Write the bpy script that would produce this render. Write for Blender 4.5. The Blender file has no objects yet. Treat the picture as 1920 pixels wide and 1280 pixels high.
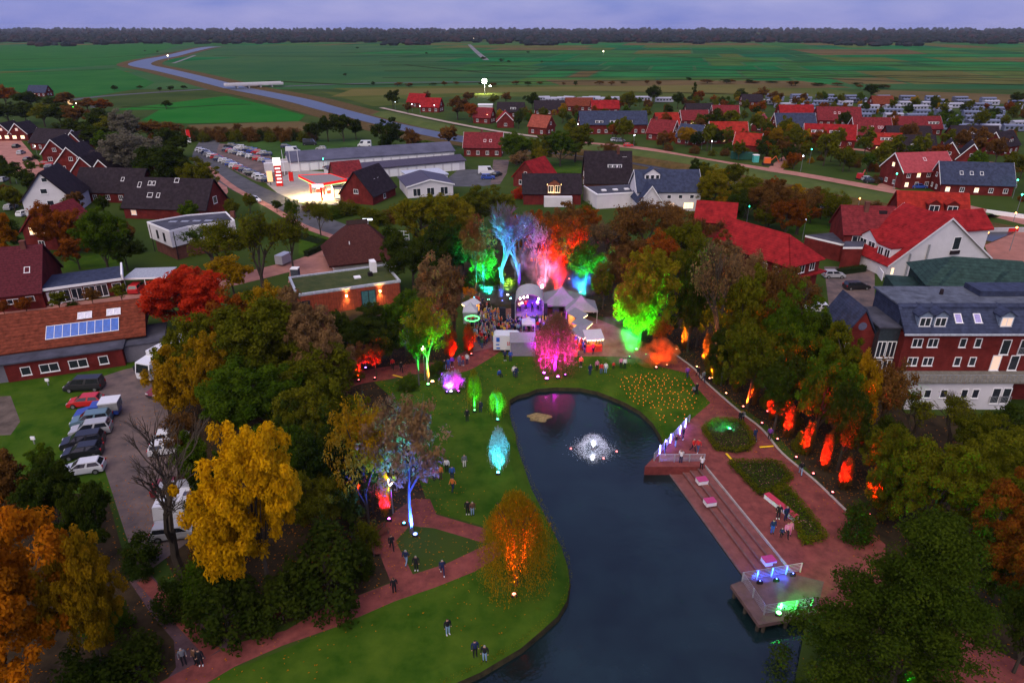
import bpy, bmesh, math, random
import numpy as np
from mathutils import Vector, Matrix
from mathutils.geometry import tessellate_polygon
R = math.radians
rnd = random.Random(7)
sc = bpy.context.scene
COL = sc.collection

# ------------------------------------------------------------------ camera, sky, sun, exposure
CAM_H, PITCH = 44.0, R(24.75)
cam_d = bpy.data.cameras.new('camera'); cam = bpy.data.objects.new('camera', cam_d); COL.objects.link(cam)
cam.location = (0, 0, CAM_H); cam.rotation_euler = (R(90) - PITCH, 0, 0)
cam_d.sensor_width = 36; cam_d.lens = 24; cam_d.clip_start = 0.5; cam_d.clip_end = 40000
sc.camera = cam

SUN_EL, SUN_ROT = R(4), R(205)
world = bpy.data.worlds.new('World'); sc.world = world; world.use_nodes = True
wn = world.node_tree; wn.nodes.clear()
def wnode(t, **k):
    n = wn.nodes.new(t)
    for a, b in k.items(): setattr(n, a, b)
    return n
w_out = wnode('ShaderNodeOutputWorld')
w_sky = wnode('ShaderNodeTexSky', sky_type='NISHITA', sun_disc=False, sun_elevation=SUN_EL, sun_rotation=SUN_ROT, altitude=40, dust_density=1.0, ozone_density=4.0)
w_bg1 = wnode('ShaderNodeBackground'); w_bg1.inputs['Strength'].default_value = 0.05
wn.links.new(w_sky.outputs[0], w_bg1.inputs[0])
# overcast dusk veil over the clear sky: blue violet cloud with soft patches
w_tc = wnode('ShaderNodeTexCoord'); w_map = wnode('ShaderNodeMapping'); w_map.inputs['Scale'].default_value = (3, 3, 12)
w_noi = wnode('ShaderNodeTexNoise'); w_noi.inputs['Scale'].default_value = 2.2; w_noi.inputs['Detail'].default_value = 6
w_rmp = wnode('ShaderNodeValToRGB')
w_rmp.color_ramp.elements[0].position = 0.30; w_rmp.color_ramp.elements[0].color = (0.165, 0.205, 0.58, 1)
w_rmp.color_ramp.elements[1].position = 0.72; w_rmp.color_ramp.elements[1].color = (0.340, 0.335, 0.66, 1)
w_bg2 = wnode('ShaderNodeBackground'); w_bg2.inputs['Strength'].default_value = 0.80
w_add = wnode('ShaderNodeAddShader')
wn.links.new(w_tc.outputs['Generated'], w_map.inputs[0]); wn.links.new(w_map.outputs[0], w_noi.inputs[0])
wn.links.new(w_noi.outputs[0], w_rmp.inputs[0]); wn.links.new(w_rmp.outputs[0], w_bg2.inputs[0])
wn.links.new(w_bg1.outputs[0], w_add.inputs[0]); wn.links.new(w_bg2.outputs[0], w_add.inputs[1])
wn.links.new(w_add.outputs[0], w_out.inputs[0])

sun_d = bpy.data.lights.new('sun', 'SUN'); sun = bpy.data.objects.new('sun', sun_d); COL.objects.link(sun)
sun_d.energy = 2.7; sun_d.angle = R(80); sun_d.color = (1.0, 0.86, 0.66)
sun.rotation_euler = (R(38), 0, R(-25))          # last glow of the west, spread by cloud, from behind the camera

sc.view_settings.view_transform = 'Standard'; sc.view_settings.look = 'None'
sc.view_settings.gamma = 1; sc.view_settings.use_curve_mapping = False
sc.view_settings.exposure = 0.32
sc.render.engine = 'CYCLES'
cy = sc.cycles
cy.use_denoising = True
cy.max_bounces = 6; cy.diffuse_bounces = 3; cy.glossy_bounces = 3; cy.transmission_bounces = 4; cy.transparent_max_bounces = 8; cy.volume_bounces = 0
cy.sample_clamp_indirect = 8.0; cy.sample_clamp_direct = 0.0; cy.use_light_tree = True
cy.caustics_reflective = False; cy.caustics_refractive = False

# ------------------------------------------------------------------ survey: picture measurements to ground plan
SP, CP = math.sin(PITCH), math.cos(PITCH)
def ray(px, py):
    u, v = (px - 960) / 1280, (640 - py) / 1280
    return Vector((u, CP + v * SP, -SP + v * CP))
def G(px, py, z=0.0):
    d = ray(px, py); t = (z - CAM_H) / d.z
    return Vector((d.x * t, d.y * t, z))
def HT(px, pyb, pyt, z=0.0):
    b = G(px, pyb, z); d = ray(px, pyt)
    return CAM_H + b.y * d.z / d.y - z
def PXM(px, py):                                   # picture px per metre there
    b = G(px, py); return 1280 / (b.y * CP + (CAM_H) * SP)

# ------------------------------------------------------------------ materials
MATS = {}
def mat(name, col, rough=0.85, var=0.25, scale=3.0, metal=0.0, emit=None, es=0.0, bump=0.0, col2=None, spec=0.15, coord='Object', rows=None, detail=4.0):
    if name in MATS: return MATS[name]
    m = bpy.data.materials.new(name); m.use_nodes = True; MATS[name] = m
    nt = m.node_tree; nd = nt.nodes; bs = nd['Principled BSDF']
    bs.inputs['Roughness'].default_value = rough; bs.inputs['Metallic'].default_value = metal
    bs.inputs['Specular IOR Level'].default_value = spec
    tc = nd.new('ShaderNodeTexCoord'); no = nd.new('ShaderNodeTexNoise')
    no.inputs['Scale'].default_value = scale; no.inputs['Detail'].default_value = detail; no.inputs['Roughness'].default_value = 0.65
    nt.links.new(tc.outputs[coord], no.inputs['Vector'])
    rp = nd.new('ShaderNodeValToRGB')
    c2 = col2 or tuple(min(1, c * (1 + var)) for c in col[:3]); c1 = col if col2 else tuple(c * (1 - var) for c in col[:3])
    rp.color_ramp.elements[0].position = 0.32; rp.color_ramp.elements[1].position = 0.68
    rp.color_ramp.elements[0].color = (*c1[:3], 1); rp.color_ramp.elements[1].color = (*c2[:3], 1)
    nt.links.new(no.outputs[0], rp.inputs[0])
    last = rp.outputs[0]
    if rows:                                        # courses of tiles or boards: (axis, spacing m, depth)
        ax, sp_, dep = rows
        sx = nd.new('ShaderNodeSeparateXYZ'); nt.links.new(tc.outputs['Object'], sx.inputs[0])
        mu = nd.new('ShaderNodeMath'); mu.operation = 'MULTIPLY'; mu.inputs[1].default_value = 1 / sp_
        nt.links.new(sx.outputs[ax], mu.inputs[0])
        fr = nd.new('ShaderNodeMath'); fr.operation = 'FRACT'; nt.links.new(mu.outputs[0], fr.inputs[0])
        r2 = nd.new('ShaderNodeValToRGB'); r2.color_ramp.elements[0].position = 0.0; r2.color_ramp.elements[1].position = 0.35
        r2.color_ramp.elements[0].color = (1 - dep, 1 - dep, 1 - dep, 1); r2.color_ramp.elements[1].color = (1, 1, 1, 1)
        nt.links.new(fr.outputs[0], r2.inputs[0])
        mx = nd.new('ShaderNodeMix'); mx.data_type = 'RGBA'; mx.blend_type = 'MULTIPLY'; mx.inputs[0].default_value = 1
        nt.links.new(last, mx.inputs[6]); nt.links.new(r2.outputs[0], mx.inputs[7]); last = mx.outputs[2]
        bp = nd.new('ShaderNodeBump'); bp.inputs['Strength'].default_value = 0.5; bp.inputs['Distance'].default_value = 0.04
        nt.links.new(fr.outputs[0], bp.inputs['Height']); nt.links.new(bp.outputs[0], bs.inputs['Normal'])
    elif bump:
        bp = nd.new('ShaderNodeBump'); bp.inputs['Strength'].default_value = bump; bp.inputs['Distance'].default_value = 0.1
        n2 = nd.new('ShaderNodeTexNoise'); n2.inputs['Scale'].default_value = scale * 4; n2.inputs['Detail'].default_value = 5
        nt.links.new(tc.outputs[coord], n2.inputs['Vector'])
        nt.links.new(n2.outputs[0], bp.inputs['Height']); nt.links.new(bp.outputs[0], bs.inputs['Normal'])
    nt.links.new(last, bs.inputs['Base Color'])
    if emit: bs.inputs['Emission Color'].default_value = (*emit, 1); bs.inputs['Emission Strength'].default_value = es
    return m
def glow(name, col, s): return mat(name, (0.6, 0.6, 0.6), emit=col, es=s, var=0.05)

def leaf_mat(name, a, b, trans=0.45):
    """leaves: hue runs from a to b clump by clump and leaf by leaf; half the light passes through"""
    if name in MATS: return MATS[name]
    m = bpy.data.materials.new(name); m.use_nodes = True; MATS[name] = m
    nt = m.node_tree; nd = nt.nodes; nd.clear()
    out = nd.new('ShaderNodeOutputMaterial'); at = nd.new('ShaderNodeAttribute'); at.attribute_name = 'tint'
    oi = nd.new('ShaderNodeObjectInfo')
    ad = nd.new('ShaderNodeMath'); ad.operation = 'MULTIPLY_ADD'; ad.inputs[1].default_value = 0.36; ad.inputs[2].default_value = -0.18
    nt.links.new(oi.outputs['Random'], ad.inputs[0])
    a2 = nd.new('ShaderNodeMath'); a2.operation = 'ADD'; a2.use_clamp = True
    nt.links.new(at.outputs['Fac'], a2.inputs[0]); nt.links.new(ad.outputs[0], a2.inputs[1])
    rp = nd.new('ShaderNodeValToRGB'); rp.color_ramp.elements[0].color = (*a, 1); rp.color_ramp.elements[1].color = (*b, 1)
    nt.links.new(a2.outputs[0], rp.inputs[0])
    df = nd.new('ShaderNodeBsdfDiffuse'); tr = nd.new('ShaderNodeBsdfTranslucent'); mx = nd.new('ShaderNodeMixShader'); mx.inputs[0].default_value = trans
    nt.links.new(rp.outputs[0], df.inputs[0]); nt.links.new(rp.outputs[0], tr.inputs[0])
    nt.links.new(df.outputs[0], mx.inputs[1]); nt.links.new(tr.outputs[0], mx.inputs[2]); nt.links.new(mx.outputs[0], out.inputs[0])
    return m

# ------------------------------------------------------------------ mesh building
class MB:
    def __init__(s): s.v = []; s.f = []; s.m = []
    def face(s, pts, mi=0):
        n = len(s.v); s.v += [tuple(p) for p in pts]; s.f.append(tuple(range(n, n + len(pts)))); s.m.append(mi)
    def box(s, x0, y0, z0, x1, y1, z1, mi=0, M=None):
        p = [Vector((x, y, z)) for z in (z0, z1) for x, y in ((x0, y0), (x1, y0), (x1, y1), (x0, y1))]
        if M is not None: p = [M @ q for q in p]
        n = len(s.v); s.v += [tuple(q) for q in p]
        for f in ((3, 2, 1, 0), (4, 5, 6, 7), (0, 1, 5, 4), (1, 2, 6, 5), (2, 3, 7, 6), (3, 0, 4, 7)):
            s.f.append(tuple(n + i for i in f)); s.m.append(mi)
    def prism(s, poly, z0, z1, mi=0, mtop=None):
        n = len(s.v); k = len(poly)
        s.v += [(p[0], p[1], z0) for p in poly] + [(p[0], p[1], z1) for p in poly]
        for i in range(k):
            j = (i + 1) % k; s.f.append((n + i, n + j, n + k + j, n + k + i)); s.m.append(mi)
        t = tessellate_polygon([[Vector((p[0], p[1], 0)) for p in poly]])
        for a in t:
            s.f.append(tuple(n + k + i for i in a)); s.m.append(mi if mtop is None else mtop)
    def sweep(s, prof, dirv, mi=0):
        """profile polygon (points) swept by vector"""
        n = len(s.v); k = len(prof); d = Vector(dirv)
        s.v += [tuple(Vector(p)) for p in prof] + [tuple(Vector(p) + d) for p in prof]
        for i in range(k):
            j = (i + 1) % k; s.f.append((n + i, n + j, n + k + j, n + k + i)); s.m.append(mi)
        s.f.append(tuple(range(n + k - 1, n - 1, -1))); s.m.append(mi); s.f.append(tuple(range(n + k, n + 2 * k))); s.m.append(mi)
    def tube(s, pts, rads, sides=5, mi=0, cap=True):
        rings = []; pts = [Vector(p) for p in pts]
        for i, p in enumerate(pts):
            d = (pts[min(i + 1, len(pts) - 1)] - pts[max(i - 1, 0)])
            if d.length < 1e-6: d = Vector((0, 0, 1))
            d.normalize(); a = d.orthogonal().normalized() if abs(d.z) < 0.95 else Vector((1, 0, 0)); b = d.cross(a).normalized(); a = b.cross(d)
            n = len(s.v); r = rads[i] if hasattr(rads, '__len__') else rads
            for k in range(sides):
                t = 2 * math.pi * k / sides; s.v.append(tuple(p + (a * math.cos(t) + b * math.sin(t)) * r))
            rings.append(n)
        for i in range(len(rings) - 1):
            for k in range(sides):
                j = (k + 1) % sides; s.f.append((rings[i] + k, rings[i] + j, rings[i + 1] + j, rings[i + 1] + k)); s.m.append(mi)
        if cap:
            s.f.append(tuple(rings[0] + k for k in range(sides))[::-1]); s.m.append(mi)
            s.f.append(tuple(rings[-1] + k for k in range(sides))); s.m.append(mi)
    def lathe(s, prof, sides=10, mi=0, c=(0, 0, 0)):
        n = len(s.v); k = len(prof)
        for r, z in prof:
            for i in range(sides):
                t = 2 * math.pi * i / sides; s.v.append((c[0] + r * math.cos(t), c[1] + r * math.sin(t), c[2] + z))
        for q in range(k - 1):
            for i in range(sides):
                j = (i + 1) % sides; s.f.append((n + q * sides + i, n + q * sides + j, n + (q + 1) * sides + j, n + (q + 1) * sides + i)); s.m.append(mi)
    def mesh(s, name, mats, smooth=False):
        me = bpy.data.meshes.new(name); me.from_pydata(s.v, [], s.f)
        for m in (mats if isinstance(mats, (list, tuple)) else [mats]): me.materials.append(m)
        me.polygons.foreach_set('material_index', s.m)
        if smooth: me.polygons.foreach_set('use_smooth', [True] * len(s.f))
        me.update(); return me
    def build(s, name, mats, parent=None, smooth=False):
        return link(name, s.mesh(name, mats, smooth), parent)
def link(name, data, parent=None, loc=None, rz=None, scale=None):
    o = bpy.data.objects.new(name, data); COL.objects.link(o)
    if parent: o.parent = parent
    if loc is not None: o.location = loc
    if rz is not None: o.rotation_euler[2] = rz
    if scale is not None: o.scale = scale if hasattr(scale, '__len__') else (scale,) * 3
    return o
def thing(name, label, cat, loc=(0, 0, 0), rz=0, group=None):
    o = link(name, None, None, loc, rz); o.empty_display_size = 0.3; return tag(o, label, cat, group)
def tag(o, label, cat, group=None):
    o['label'] = label; o['category'] = cat
    if group: o['group'] = group
    return o
def struct(o): o['kind'] = 'structure'; return o
def stuff(o): o['kind'] = 'stuff'; return o
def child(p, name, me, loc=(0, 0, 0), rz=0, scale=None): return link(name, me, p, loc, rz, scale)
def override(o, mats):
    for i, m in enumerate(mats):
        if m is not None: o.material_slots[i].link = 'OBJECT'; o.material_slots[i].material = m
ORD = 'first second third fourth fifth sixth seventh eighth ninth tenth eleventh twelfth thirteenth fourteenth fifteenth sixteenth seventeenth eighteenth nineteenth twentieth'.split()
TENS = {20: 'twenty', 30: 'thirty', 40: 'forty', 50: 'fifty', 60: 'sixty', 70: 'seventy', 80: 'eighty', 90: 'ninety'}
def ordn(i):
    i += 1
    if i <= 20: return ORD[i - 1]
    t, u = i // 10 * 10, i % 10
    return (TENS[t] + '-' + ORD[u - 1]) if u else TENS[t][:-1] + 'ieth'

def flat(name, poly, z, m, uv=None):
    """a level sheet from a ground polygon"""
    pts = [Vector((p[0], p[1], 0)) for p in poly]
    b = MB(); b.v = [(p.x, p.y, z) for p in pts]
    for t in tessellate_polygon([pts]):
        a, c, d = (pts[i] for i in t)
        if (c - a).cross(d - a).z < 0: t = t[::-1]
        b.f.append(tuple(t)); b.m.append(0)
    return struct(b.build(name, m))
def pxpoly(pp, z=0): return [G(x, y, z) for x, y in pp]
def smooth_line(pts, n=6):
    pts = [Vector(p) for p in pts]; out = []
    for i in range(len(pts) - 1):
        p0, p1, p2, p3 = pts[max(i - 1, 0)], pts[i], pts[i + 1], pts[min(i + 2, len(pts) - 1)]
        for k in range(n):
            t = k / n
            out.append(0.5 * ((2 * p1) + (p2 - p0) * t + (2 * p0 - 5 * p1 + 4 * p2 - p3) * t * t + (3 * p1 - p0 - 3 * p2 + p3) * t ** 3))
    return out + [pts[-1]]
def strip(name, pts, w, z, m, n=6, prof=None):
    """road, path, ditch or bank along a line; w one width or one per point; prof = cross section [(side -1..1, height)]"""
    line = smooth_line([Vector((p[0], p[1], 0)) for p in pts], n)
    k = len(line); ws = [w] * k if not hasattr(w, '__len__') else list(np.interp(np.linspace(0, 1, k), np.linspace(0, 1, len(w)), w))
    prof = prof or [(-1, 0), (1, 0)]; b = MB(); q = len(prof)
    for i, p in enumerate(line):
        d = (line[min(i + 1, k - 1)] - line[max(i - 1, 0)]).normalized(); nn = Vector((d.y, -d.x, 0))
        for s_, h in prof: 
            c = p + nn * (s_ * ws[i] / 2); b.v.append((c.x, c.y, z + h))
    for i in range(k - 1):
        for j in range(q - 1):
            b.f.append((i * q + j, i * q + j + 1, (i + 1) * q + j + 1, (i + 1) * q + j)); b.m.append(0)
    return b.build(name, m)
def inpoly(p, poly):
    x, y = p[0], p[1]; c = False; n = len(poly)
    for i in range(n):
        a, b = poly[i], poly[i - 1]
        if (a[1] > y) != (b[1] > y) and x < (b[0] - a[0]) * (y - a[1]) / (b[1] - a[1]) + a[0]: c = not c
    return c
# ------------------------------------------------------------------ the ground
m_ground = mat('rough_grass', spec=0.02, col=(0.022, 0.045, 0.008), scale=0.03, col2=(0.050, 0.072, 0.014), detail=8)
m_lawn = mat('lawn', spec=0.02, col=(0.018, 0.056, 0.004), scale=0.35, col2=(0.058, 0.100, 0.009), detail=9, bump=0.4)
m_soil = mat('leaf_litter', spec=0.02, col=(0.018, 0.014, 0.010), scale=0.5, col2=(0.050, 0.033, 0.018), detail=8, bump=0.6)
m_path = mat('red_paving', spec=0.02, col=(0.115, 0.034, 0.032), scale=0.9, col2=(0.235, 0.064, 0.056), detail=7)
m_gravel = mat('gravel', spec=0.02, col=(0.075, 0.062, 0.066), scale=0.35, col2=(0.185, 0.130, 0.118), detail=12, bump=0.6)
m_road = mat('asphalt', spec=0.02, col=(0.085, 0.085, 0.095), scale=0.3, var=0.25, detail=8)
m_street = mat('clinker_paving', spec=0.02, col=(0.34, 0.16, 0.13), scale=0.3, var=0.25, detail=8)
m_stone = mat('stone_edge', (0.33, 0.28, 0.27), scale=1.5, var=0.2)
m_reed = mat('reed_bank', spec=0.02, col=(0.055, 0.040, 0.014), scale=0.4, col2=(0.120, 0.075, 0.030), detail=9, bump=0.8)
m_water = mat('pond_water', (0.006, 0.015, 0.017), rough=0.06, var=0.4, scale=0.15, spec=0.45)
def ripple(m, sc_, st):
    nt = m.node_tree; bs = nt.nodes['Principled BSDF']
    tc = nt.nodes.new('ShaderNodeTexCoord'); no = nt.nodes.new('ShaderNodeTexNoise'); bp = nt.nodes.new('ShaderNodeBump')
    no.inputs['Scale'].default_value = sc_; no.inputs['Detail'].default_value = 3; bp.inputs['Strength'].default_value = st; bp.inputs['Distance'].default_value = 0.05
    nt.links.new(tc.outputs['Object'], no.inputs['Vector']); nt.links.new(no.outputs[0], bp.inputs['Height']); nt.links.new(bp.outputs[0], bs.inputs['Normal'])
ripple(m_water, 2.6, 0.55)
m_river = mat('river_water', (0.03, 0.035, 0.045), rough=0.3, var=0.2, scale=0.02, spec=0.35)

WATER_Z = -1.05
pond_px = [(690, 1390), (770, 1328), (852, 1281), (900, 1260), (935, 1239), (976, 1215), (1017, 1180), (1045, 1155), (1063, 1125), (1068, 1090), (1064, 1060), (1052, 1024), (1035, 992), (1016, 954), (997, 917),
           (982, 874), (974, 850), (968, 830), (966, 812), (960, 797), (954, 770), (955, 750), (970, 741), (990, 736), (1006, 729), (1041, 726), (1088, 727), (1121, 734), (1145, 743),
           (1173, 755), (1201, 771), (1224, 793), (1238, 815), (1246, 838)]
step_px = [(1322, 873), (1472, 1056), (1512, 1105), (1512, 1160), (1490, 1280)]
inner = [G(x, y, -.55) for x, y in pond_px]; rim = []        # turf rolls down to a low earth edge at the water
for i, p in enumerate(inner):
    d = (inner[min(i + 1, len(inner) - 1)] - inner[max(i - 1, 0)]).normalized(); rim.append(Vector((p.x - d.y * 1.5, p.y + d.x * 1.5, 0)))
hole = rim + pxpoly([(1262, 840), (1300, 852)] + step_px) + [Vector((9, 22, 0)), Vector((-11, 22, 0))]
outer = [Vector((-9000, -300, 0)), Vector((9000, -300, 0)), Vector((9000, 9500, 0)), Vector((-9000, 9500, 0))]
b = MB(); rings = [outer, hole]; b.v = [tuple(p) for r_ in rings for p in r_]
allp = outer + hole
for t in tessellate_polygon(rings):
    a_, c_, d_ = (Vector(allp[i]) for i in t)
    if (c_ - a_).cross(d_ - a_).z < 0: t = t[::-1]
    b.f.append(tuple(t)); b.m.append(0)
struct(b.build('ground', m_ground))
# pond: sloping earth bank below the turf, bed, water
b = MB(); g_ = MB(); n = len(pond_px); cen = sum((Vector(p) for p in hole), Vector()) / len(hole)
m_bank = mat('earth_bank', (0.016, 0.014, 0.009), scale=1.5, col2=(0.045, 0.036, 0.016), bump=0.8)
bp_ = rim; rb_ = random.Random(12)
for i in range(n):
    p, r_ = inner[i], rim[i]; o = (p - r_); o.z = 0; o = o.normalized() * .3
    b.v += [tuple(p), tuple(p + o + Vector((0, 0, -1.2)))]; g_.v += [tuple(r_), tuple(r_.lerp(p, .55) + Vector((0, 0, .12))), tuple(p)]
for i in range(n - 1):
    b.f.append((2 * i, 2 * i + 1, 2 * i + 3, 2 * i + 2)); b.m.append(0)
    for k in range(2): g_.f.append((3 * i + k, 3 * i + k + 1, 3 * i + k + 4, 3 * i + k + 3)); g_.m.append(0)
struct(b.build('pond_bank', m_bank)); struct(g_.build('grass_slope', m_lawn, smooth=True))
wp = [p + (p - cen).normalized() * 1.5 for p in hole]
flat('pond_water', wp, WATER_Z, m_water)
flat('pond_bed', wp, WATER_Z - 1.6, m_bank)

# ------------------------------------------------------------------ park sheets
lawn_w = [(300, 1290), (470, 1242), (560, 1205), (700, 1144), (830, 1088), (905, 1056), (905, 985), (815, 960), (790, 930), (720, 740), (700, 712), (760, 722), (840, 700), (900, 672), (940, 655), (1150, 662), (1210, 682), (1290, 700), (1335, 755), (1290, 792)]
park_edge = [p for p in reversed(pond_px)]
flat('lawn', pxpoly([(x, y) for x, y in lawn_w]) + [p for p in reversed(bp_)] + [Vector((-13, 24, 0)), Vector((-26, 24, 0))], 0.004, m_lawn)
flat('wood_floor', pxpoly([(1150, 590), (1200, 655), (1290, 690), (1440, 798), (1590, 962), (1640, 1060), (1560, 1290), (1980, 1290), (2150, 1000), (1960, 790), (1700, 775), (1560, 700), (1400, 540), (1200, 540)]), 0.004, m_soil).name = 'wood_floor'
flat('wood_floor', pxpoly([(300, 690), (520, 560), (740, 580), (840, 640), (850, 690), (700, 715), (735, 745), (800, 940), (765, 945), (705, 985), (715, 1030), (734, 1090), (595, 1146), (440, 1204), (330, 1090), (290, 1000), (320, 850)]), 0.005, m_soil)
flat('wood_floor', pxpoly([(-260, 860), (170, 850), (210, 960), (245, 1090), (330, 1200), (335, 1256), (280, 1290), (-200, 1330)]), 0.005, m_soil)
flat('wood_floor', pxpoly([(740, 460), (860, 440), (1120, 440), (1300, 470), (1200, 560), (1160, 600), (1080, 585), (870, 575), (760, 480)]), 0.005, m_soil)
# paths
flat('path', pxpoly([(280, 1290), (330, 1262), (440, 1206), (536, 1181), (595, 1146), (674, 1115), (736, 1091), (775, 1076), (835, 1057), (890, 1031), (930, 1012), (940, 1040), (890, 1071), (818, 1100), (739, 1127), (632, 1174), (529, 1210), (440, 1249), (371, 1290)]), 0.010, m_path)
flat('path', pxpoly([(710, 1033), (715, 990), (745, 955), (775, 935), (806, 935), (818, 964), (911, 991), (909, 1018), (815, 990), (768, 985), (742, 1014), (775, 1078), (733, 1092)]), 0.008, m_path)
flat('path', pxpoly([(243, 1090), (285, 1078), (315, 1114), (356, 1152), (420, 1190), (440, 1212), (371, 1290), (300, 1290), (330, 1250), (326, 1200), (285, 1152)]), 0.008, mat('dark_paving', spec=0.02, col=(0.085, 0.05, 0.06), scale=0.8, var=0.3))
strip('path', [G(268, 1085), G(330, 1150), G(400, 1225)], 1.1, 0.014, m_path)['kind'] = 'structure'
strip('path', [G(600, 740), G(660, 712), G(720, 700), G(790, 690), G(850, 688), G(890, 668), G(930, 640)], [3.2, 3.6, 4.0, 3.2, 4.2, 4.5, 5], 0.010, m_path)['kind'] = 'structure'
flat('festival_square', pxpoly([(872, 585), (885, 660), (930, 650), (1000, 665), (1080, 668), (1150, 668), (1200, 672), (1205, 640), (1150, 610), (1100, 590), (1000, 575)]), 0.012, mat('square_paving', spec=0.02, col=(0.20, 0.09, 0.08), scale=0.8, var=0.25))
prom = [(1210, 660), (1262, 664), (1300, 690), (1320, 714), (1381, 768), (1428, 805), (1466, 850), (1527, 901), (1588, 960), (1660, 1020), (1660, 1130), (1530, 1150), (1512, 1105), (1472, 1056), (1322, 873), (1300, 852), (1262, 840), (1246, 838), (1292, 789), (1332, 755), (1306, 726), (1290, 700), (1210, 680)]
flat('promenade', pxpoly(prom), 0.010, m_path)
strip('path_kerb', [G(1262, 662), G(1300, 690), G(1320, 713), G(1381, 767), G(1428, 804), G(1466, 849), G(1527, 900), G(1588, 959)], 0.25, 0.012, m_stone, prof=[(-1, 0), (-1, .08), (1, .08), (1, 0)])['kind'] = 'structure'
flat('path', pxpoly([(1790, 1180), (1730, 1300), (1990, 1300), (1900, 1235)]), 0.010, m_path)
# yard with parked cars
flat('car_park', pxpoly([(185, 708), (235, 692), (290, 682), (312, 760), (330, 850), (345, 1000), (360, 1010), (265, 1080), (235, 1000), (190, 860), (185, 770)]), 0.010, m_gravel)
flat('lawn', pxpoly([(-150, 720), (240, 682), (285, 676), (290, 684), (190, 708), (190, 860), (215, 930), (-200, 900)]), 0.006, m_lawn)
flat('grass_bare_patch', pxpoly([(-60, 745), (20, 742), (38, 790), (20, 815), (-80, 820)]), 0.008, mat('bare_soil', (0.10, 0.075, 0.06), scale=0.5, var=0.4))

# ------------------------------------------------------------------ roads of the town
strip('road', [G(395, 262), G(385, 300), G(450, 346), G(520, 378), G(585, 413), G(660, 440), G(740, 457), G(830, 478)], 8.5, 0.012, m_road)['kind'] = 'structure'
strip('pavement', [G(388, 312), G(438, 352), G(505, 387), G(565, 422), G(640, 449)], 2.0, 0.016, m_street)['kind'] = 'structure'
strip('street', [G(672, 444), G(640, 463), G(580, 490), G(525, 504), G(460, 520), G(380, 538), G(290, 553), G(180, 572), G(0, 590), G(-100, 600)], 6.2, 0.016, m_street)['kind'] = 'structure'
flat('forecourt', pxpoly([(545, 500), (620, 478), (640, 505), (620, 530), (540, 530)]), 0.012, m_street)
flat('street', pxpoly([(-40, 265), (38, 262), (70, 300), (100, 335), (60, 350), (25, 318), (-20, 300)]), 0.012, m_street)
flat('yard', pxpoly([(330, 345), (420, 330), (428, 360), (400, 395), (330, 385)]), 0.010, m_street)
flat('filling_station_forecourt', pxpoly([(500, 345), (560, 318), (690, 330), (700, 372), (640, 385), (560, 380), (520, 362)]), 0.010, mat('forecourt_concrete', (0.30, 0.27, 0.25), scale=0.3, var=0.15))
flat('car_park', pxpoly([(362, 285), (400, 268), (470, 275), (520, 300), (560, 318), (510, 345), (480, 340), (420, 310)]), 0.009, m_gravel)
flat('grass', pxpoly([(470, 262), (690, 262), (720, 285), (520, 300), (468, 275)]), 0.008, mat('meadow', spec=0.02, col=(0.035, 0.075, 0.016), scale=0.1, var=0.3)).name = 'meadow'
flat('yard', pxpoly([(860, 318), (930, 318), (938, 345), (900, 350), (820, 350)]), 0.010, m_road)
flat('drive', pxpoly([(925, 300), (955, 300), (950, 325), (938, 345), (920, 345)]), 0.012, m_gravel)
flat('garden_lawn', pxpoly([(1000, 305), (1090, 300), (1090, 330), (1010, 330)]), 0.010, m_lawn)
flat('garden_lawn', pxpoly([(1470, 400), (1570, 405), (1590, 430), (1470, 440)]), 0.010, m_lawn)
flat('garden_lawn', pxpoly([(560, 425), (660, 450), (560, 480)]), 0.009, m_lawn)
flat('garden_lawn', pxpoly([(120, 478), (230, 470), (235, 500), (120, 508)]), 0.009, m_lawn)
flat('yard', pxpoly([(1545, 500), (1640, 500), (1640, 620), (1560, 620)]), 0.010, m_gravel)
flat('town_square', pxpoly([(1830, 428), (1960, 425), (1960, 505), (1860, 490)]), 0.010, mat('square_clinker', (0.30, 0.13, 0.10), scale=0.3, var=0.2))
strip('street', [G(1090, 268), G(1200, 278), G(1300, 296), G(1400, 312), G(1500, 327), G(1640, 352), G(1740, 372), G(1850, 398), G(1960, 425)], 6.0, 0.014, m_street)['kind'] = 'structure'
for a in ([G(1230, 250), G(1350, 258), G(1500, 270), G(1700, 290), G(1900, 310)], [G(1450, 320), G(1490, 285), G(1500, 262), G(1480, 225)], [G(1660, 352), G(1690, 320), G(1720, 280), G(1700, 240)]):
    strip('street', a, 5, 0.013, m_street)['kind'] = 'structure'
strip('dyke_path', [G(715, 203), G(760, 213), G(830, 228), G(925, 246), G(1010, 258), G(1090, 268)], 3.2, 0.30, mat('pale_path', (0.36, 0.28, 0.23), scale=0.2, var=0.15))['kind'] = 'structure'
# bridge road over the river
strip('road', [G(80, 196), G(180, 182), G(300, 173), G(380, 168), G(430, 165), G(540, 162), G(640, 158), G(760, 155), G(900, 154)], 8, 0.05, m_road)['kind'] = 'structure'

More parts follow.
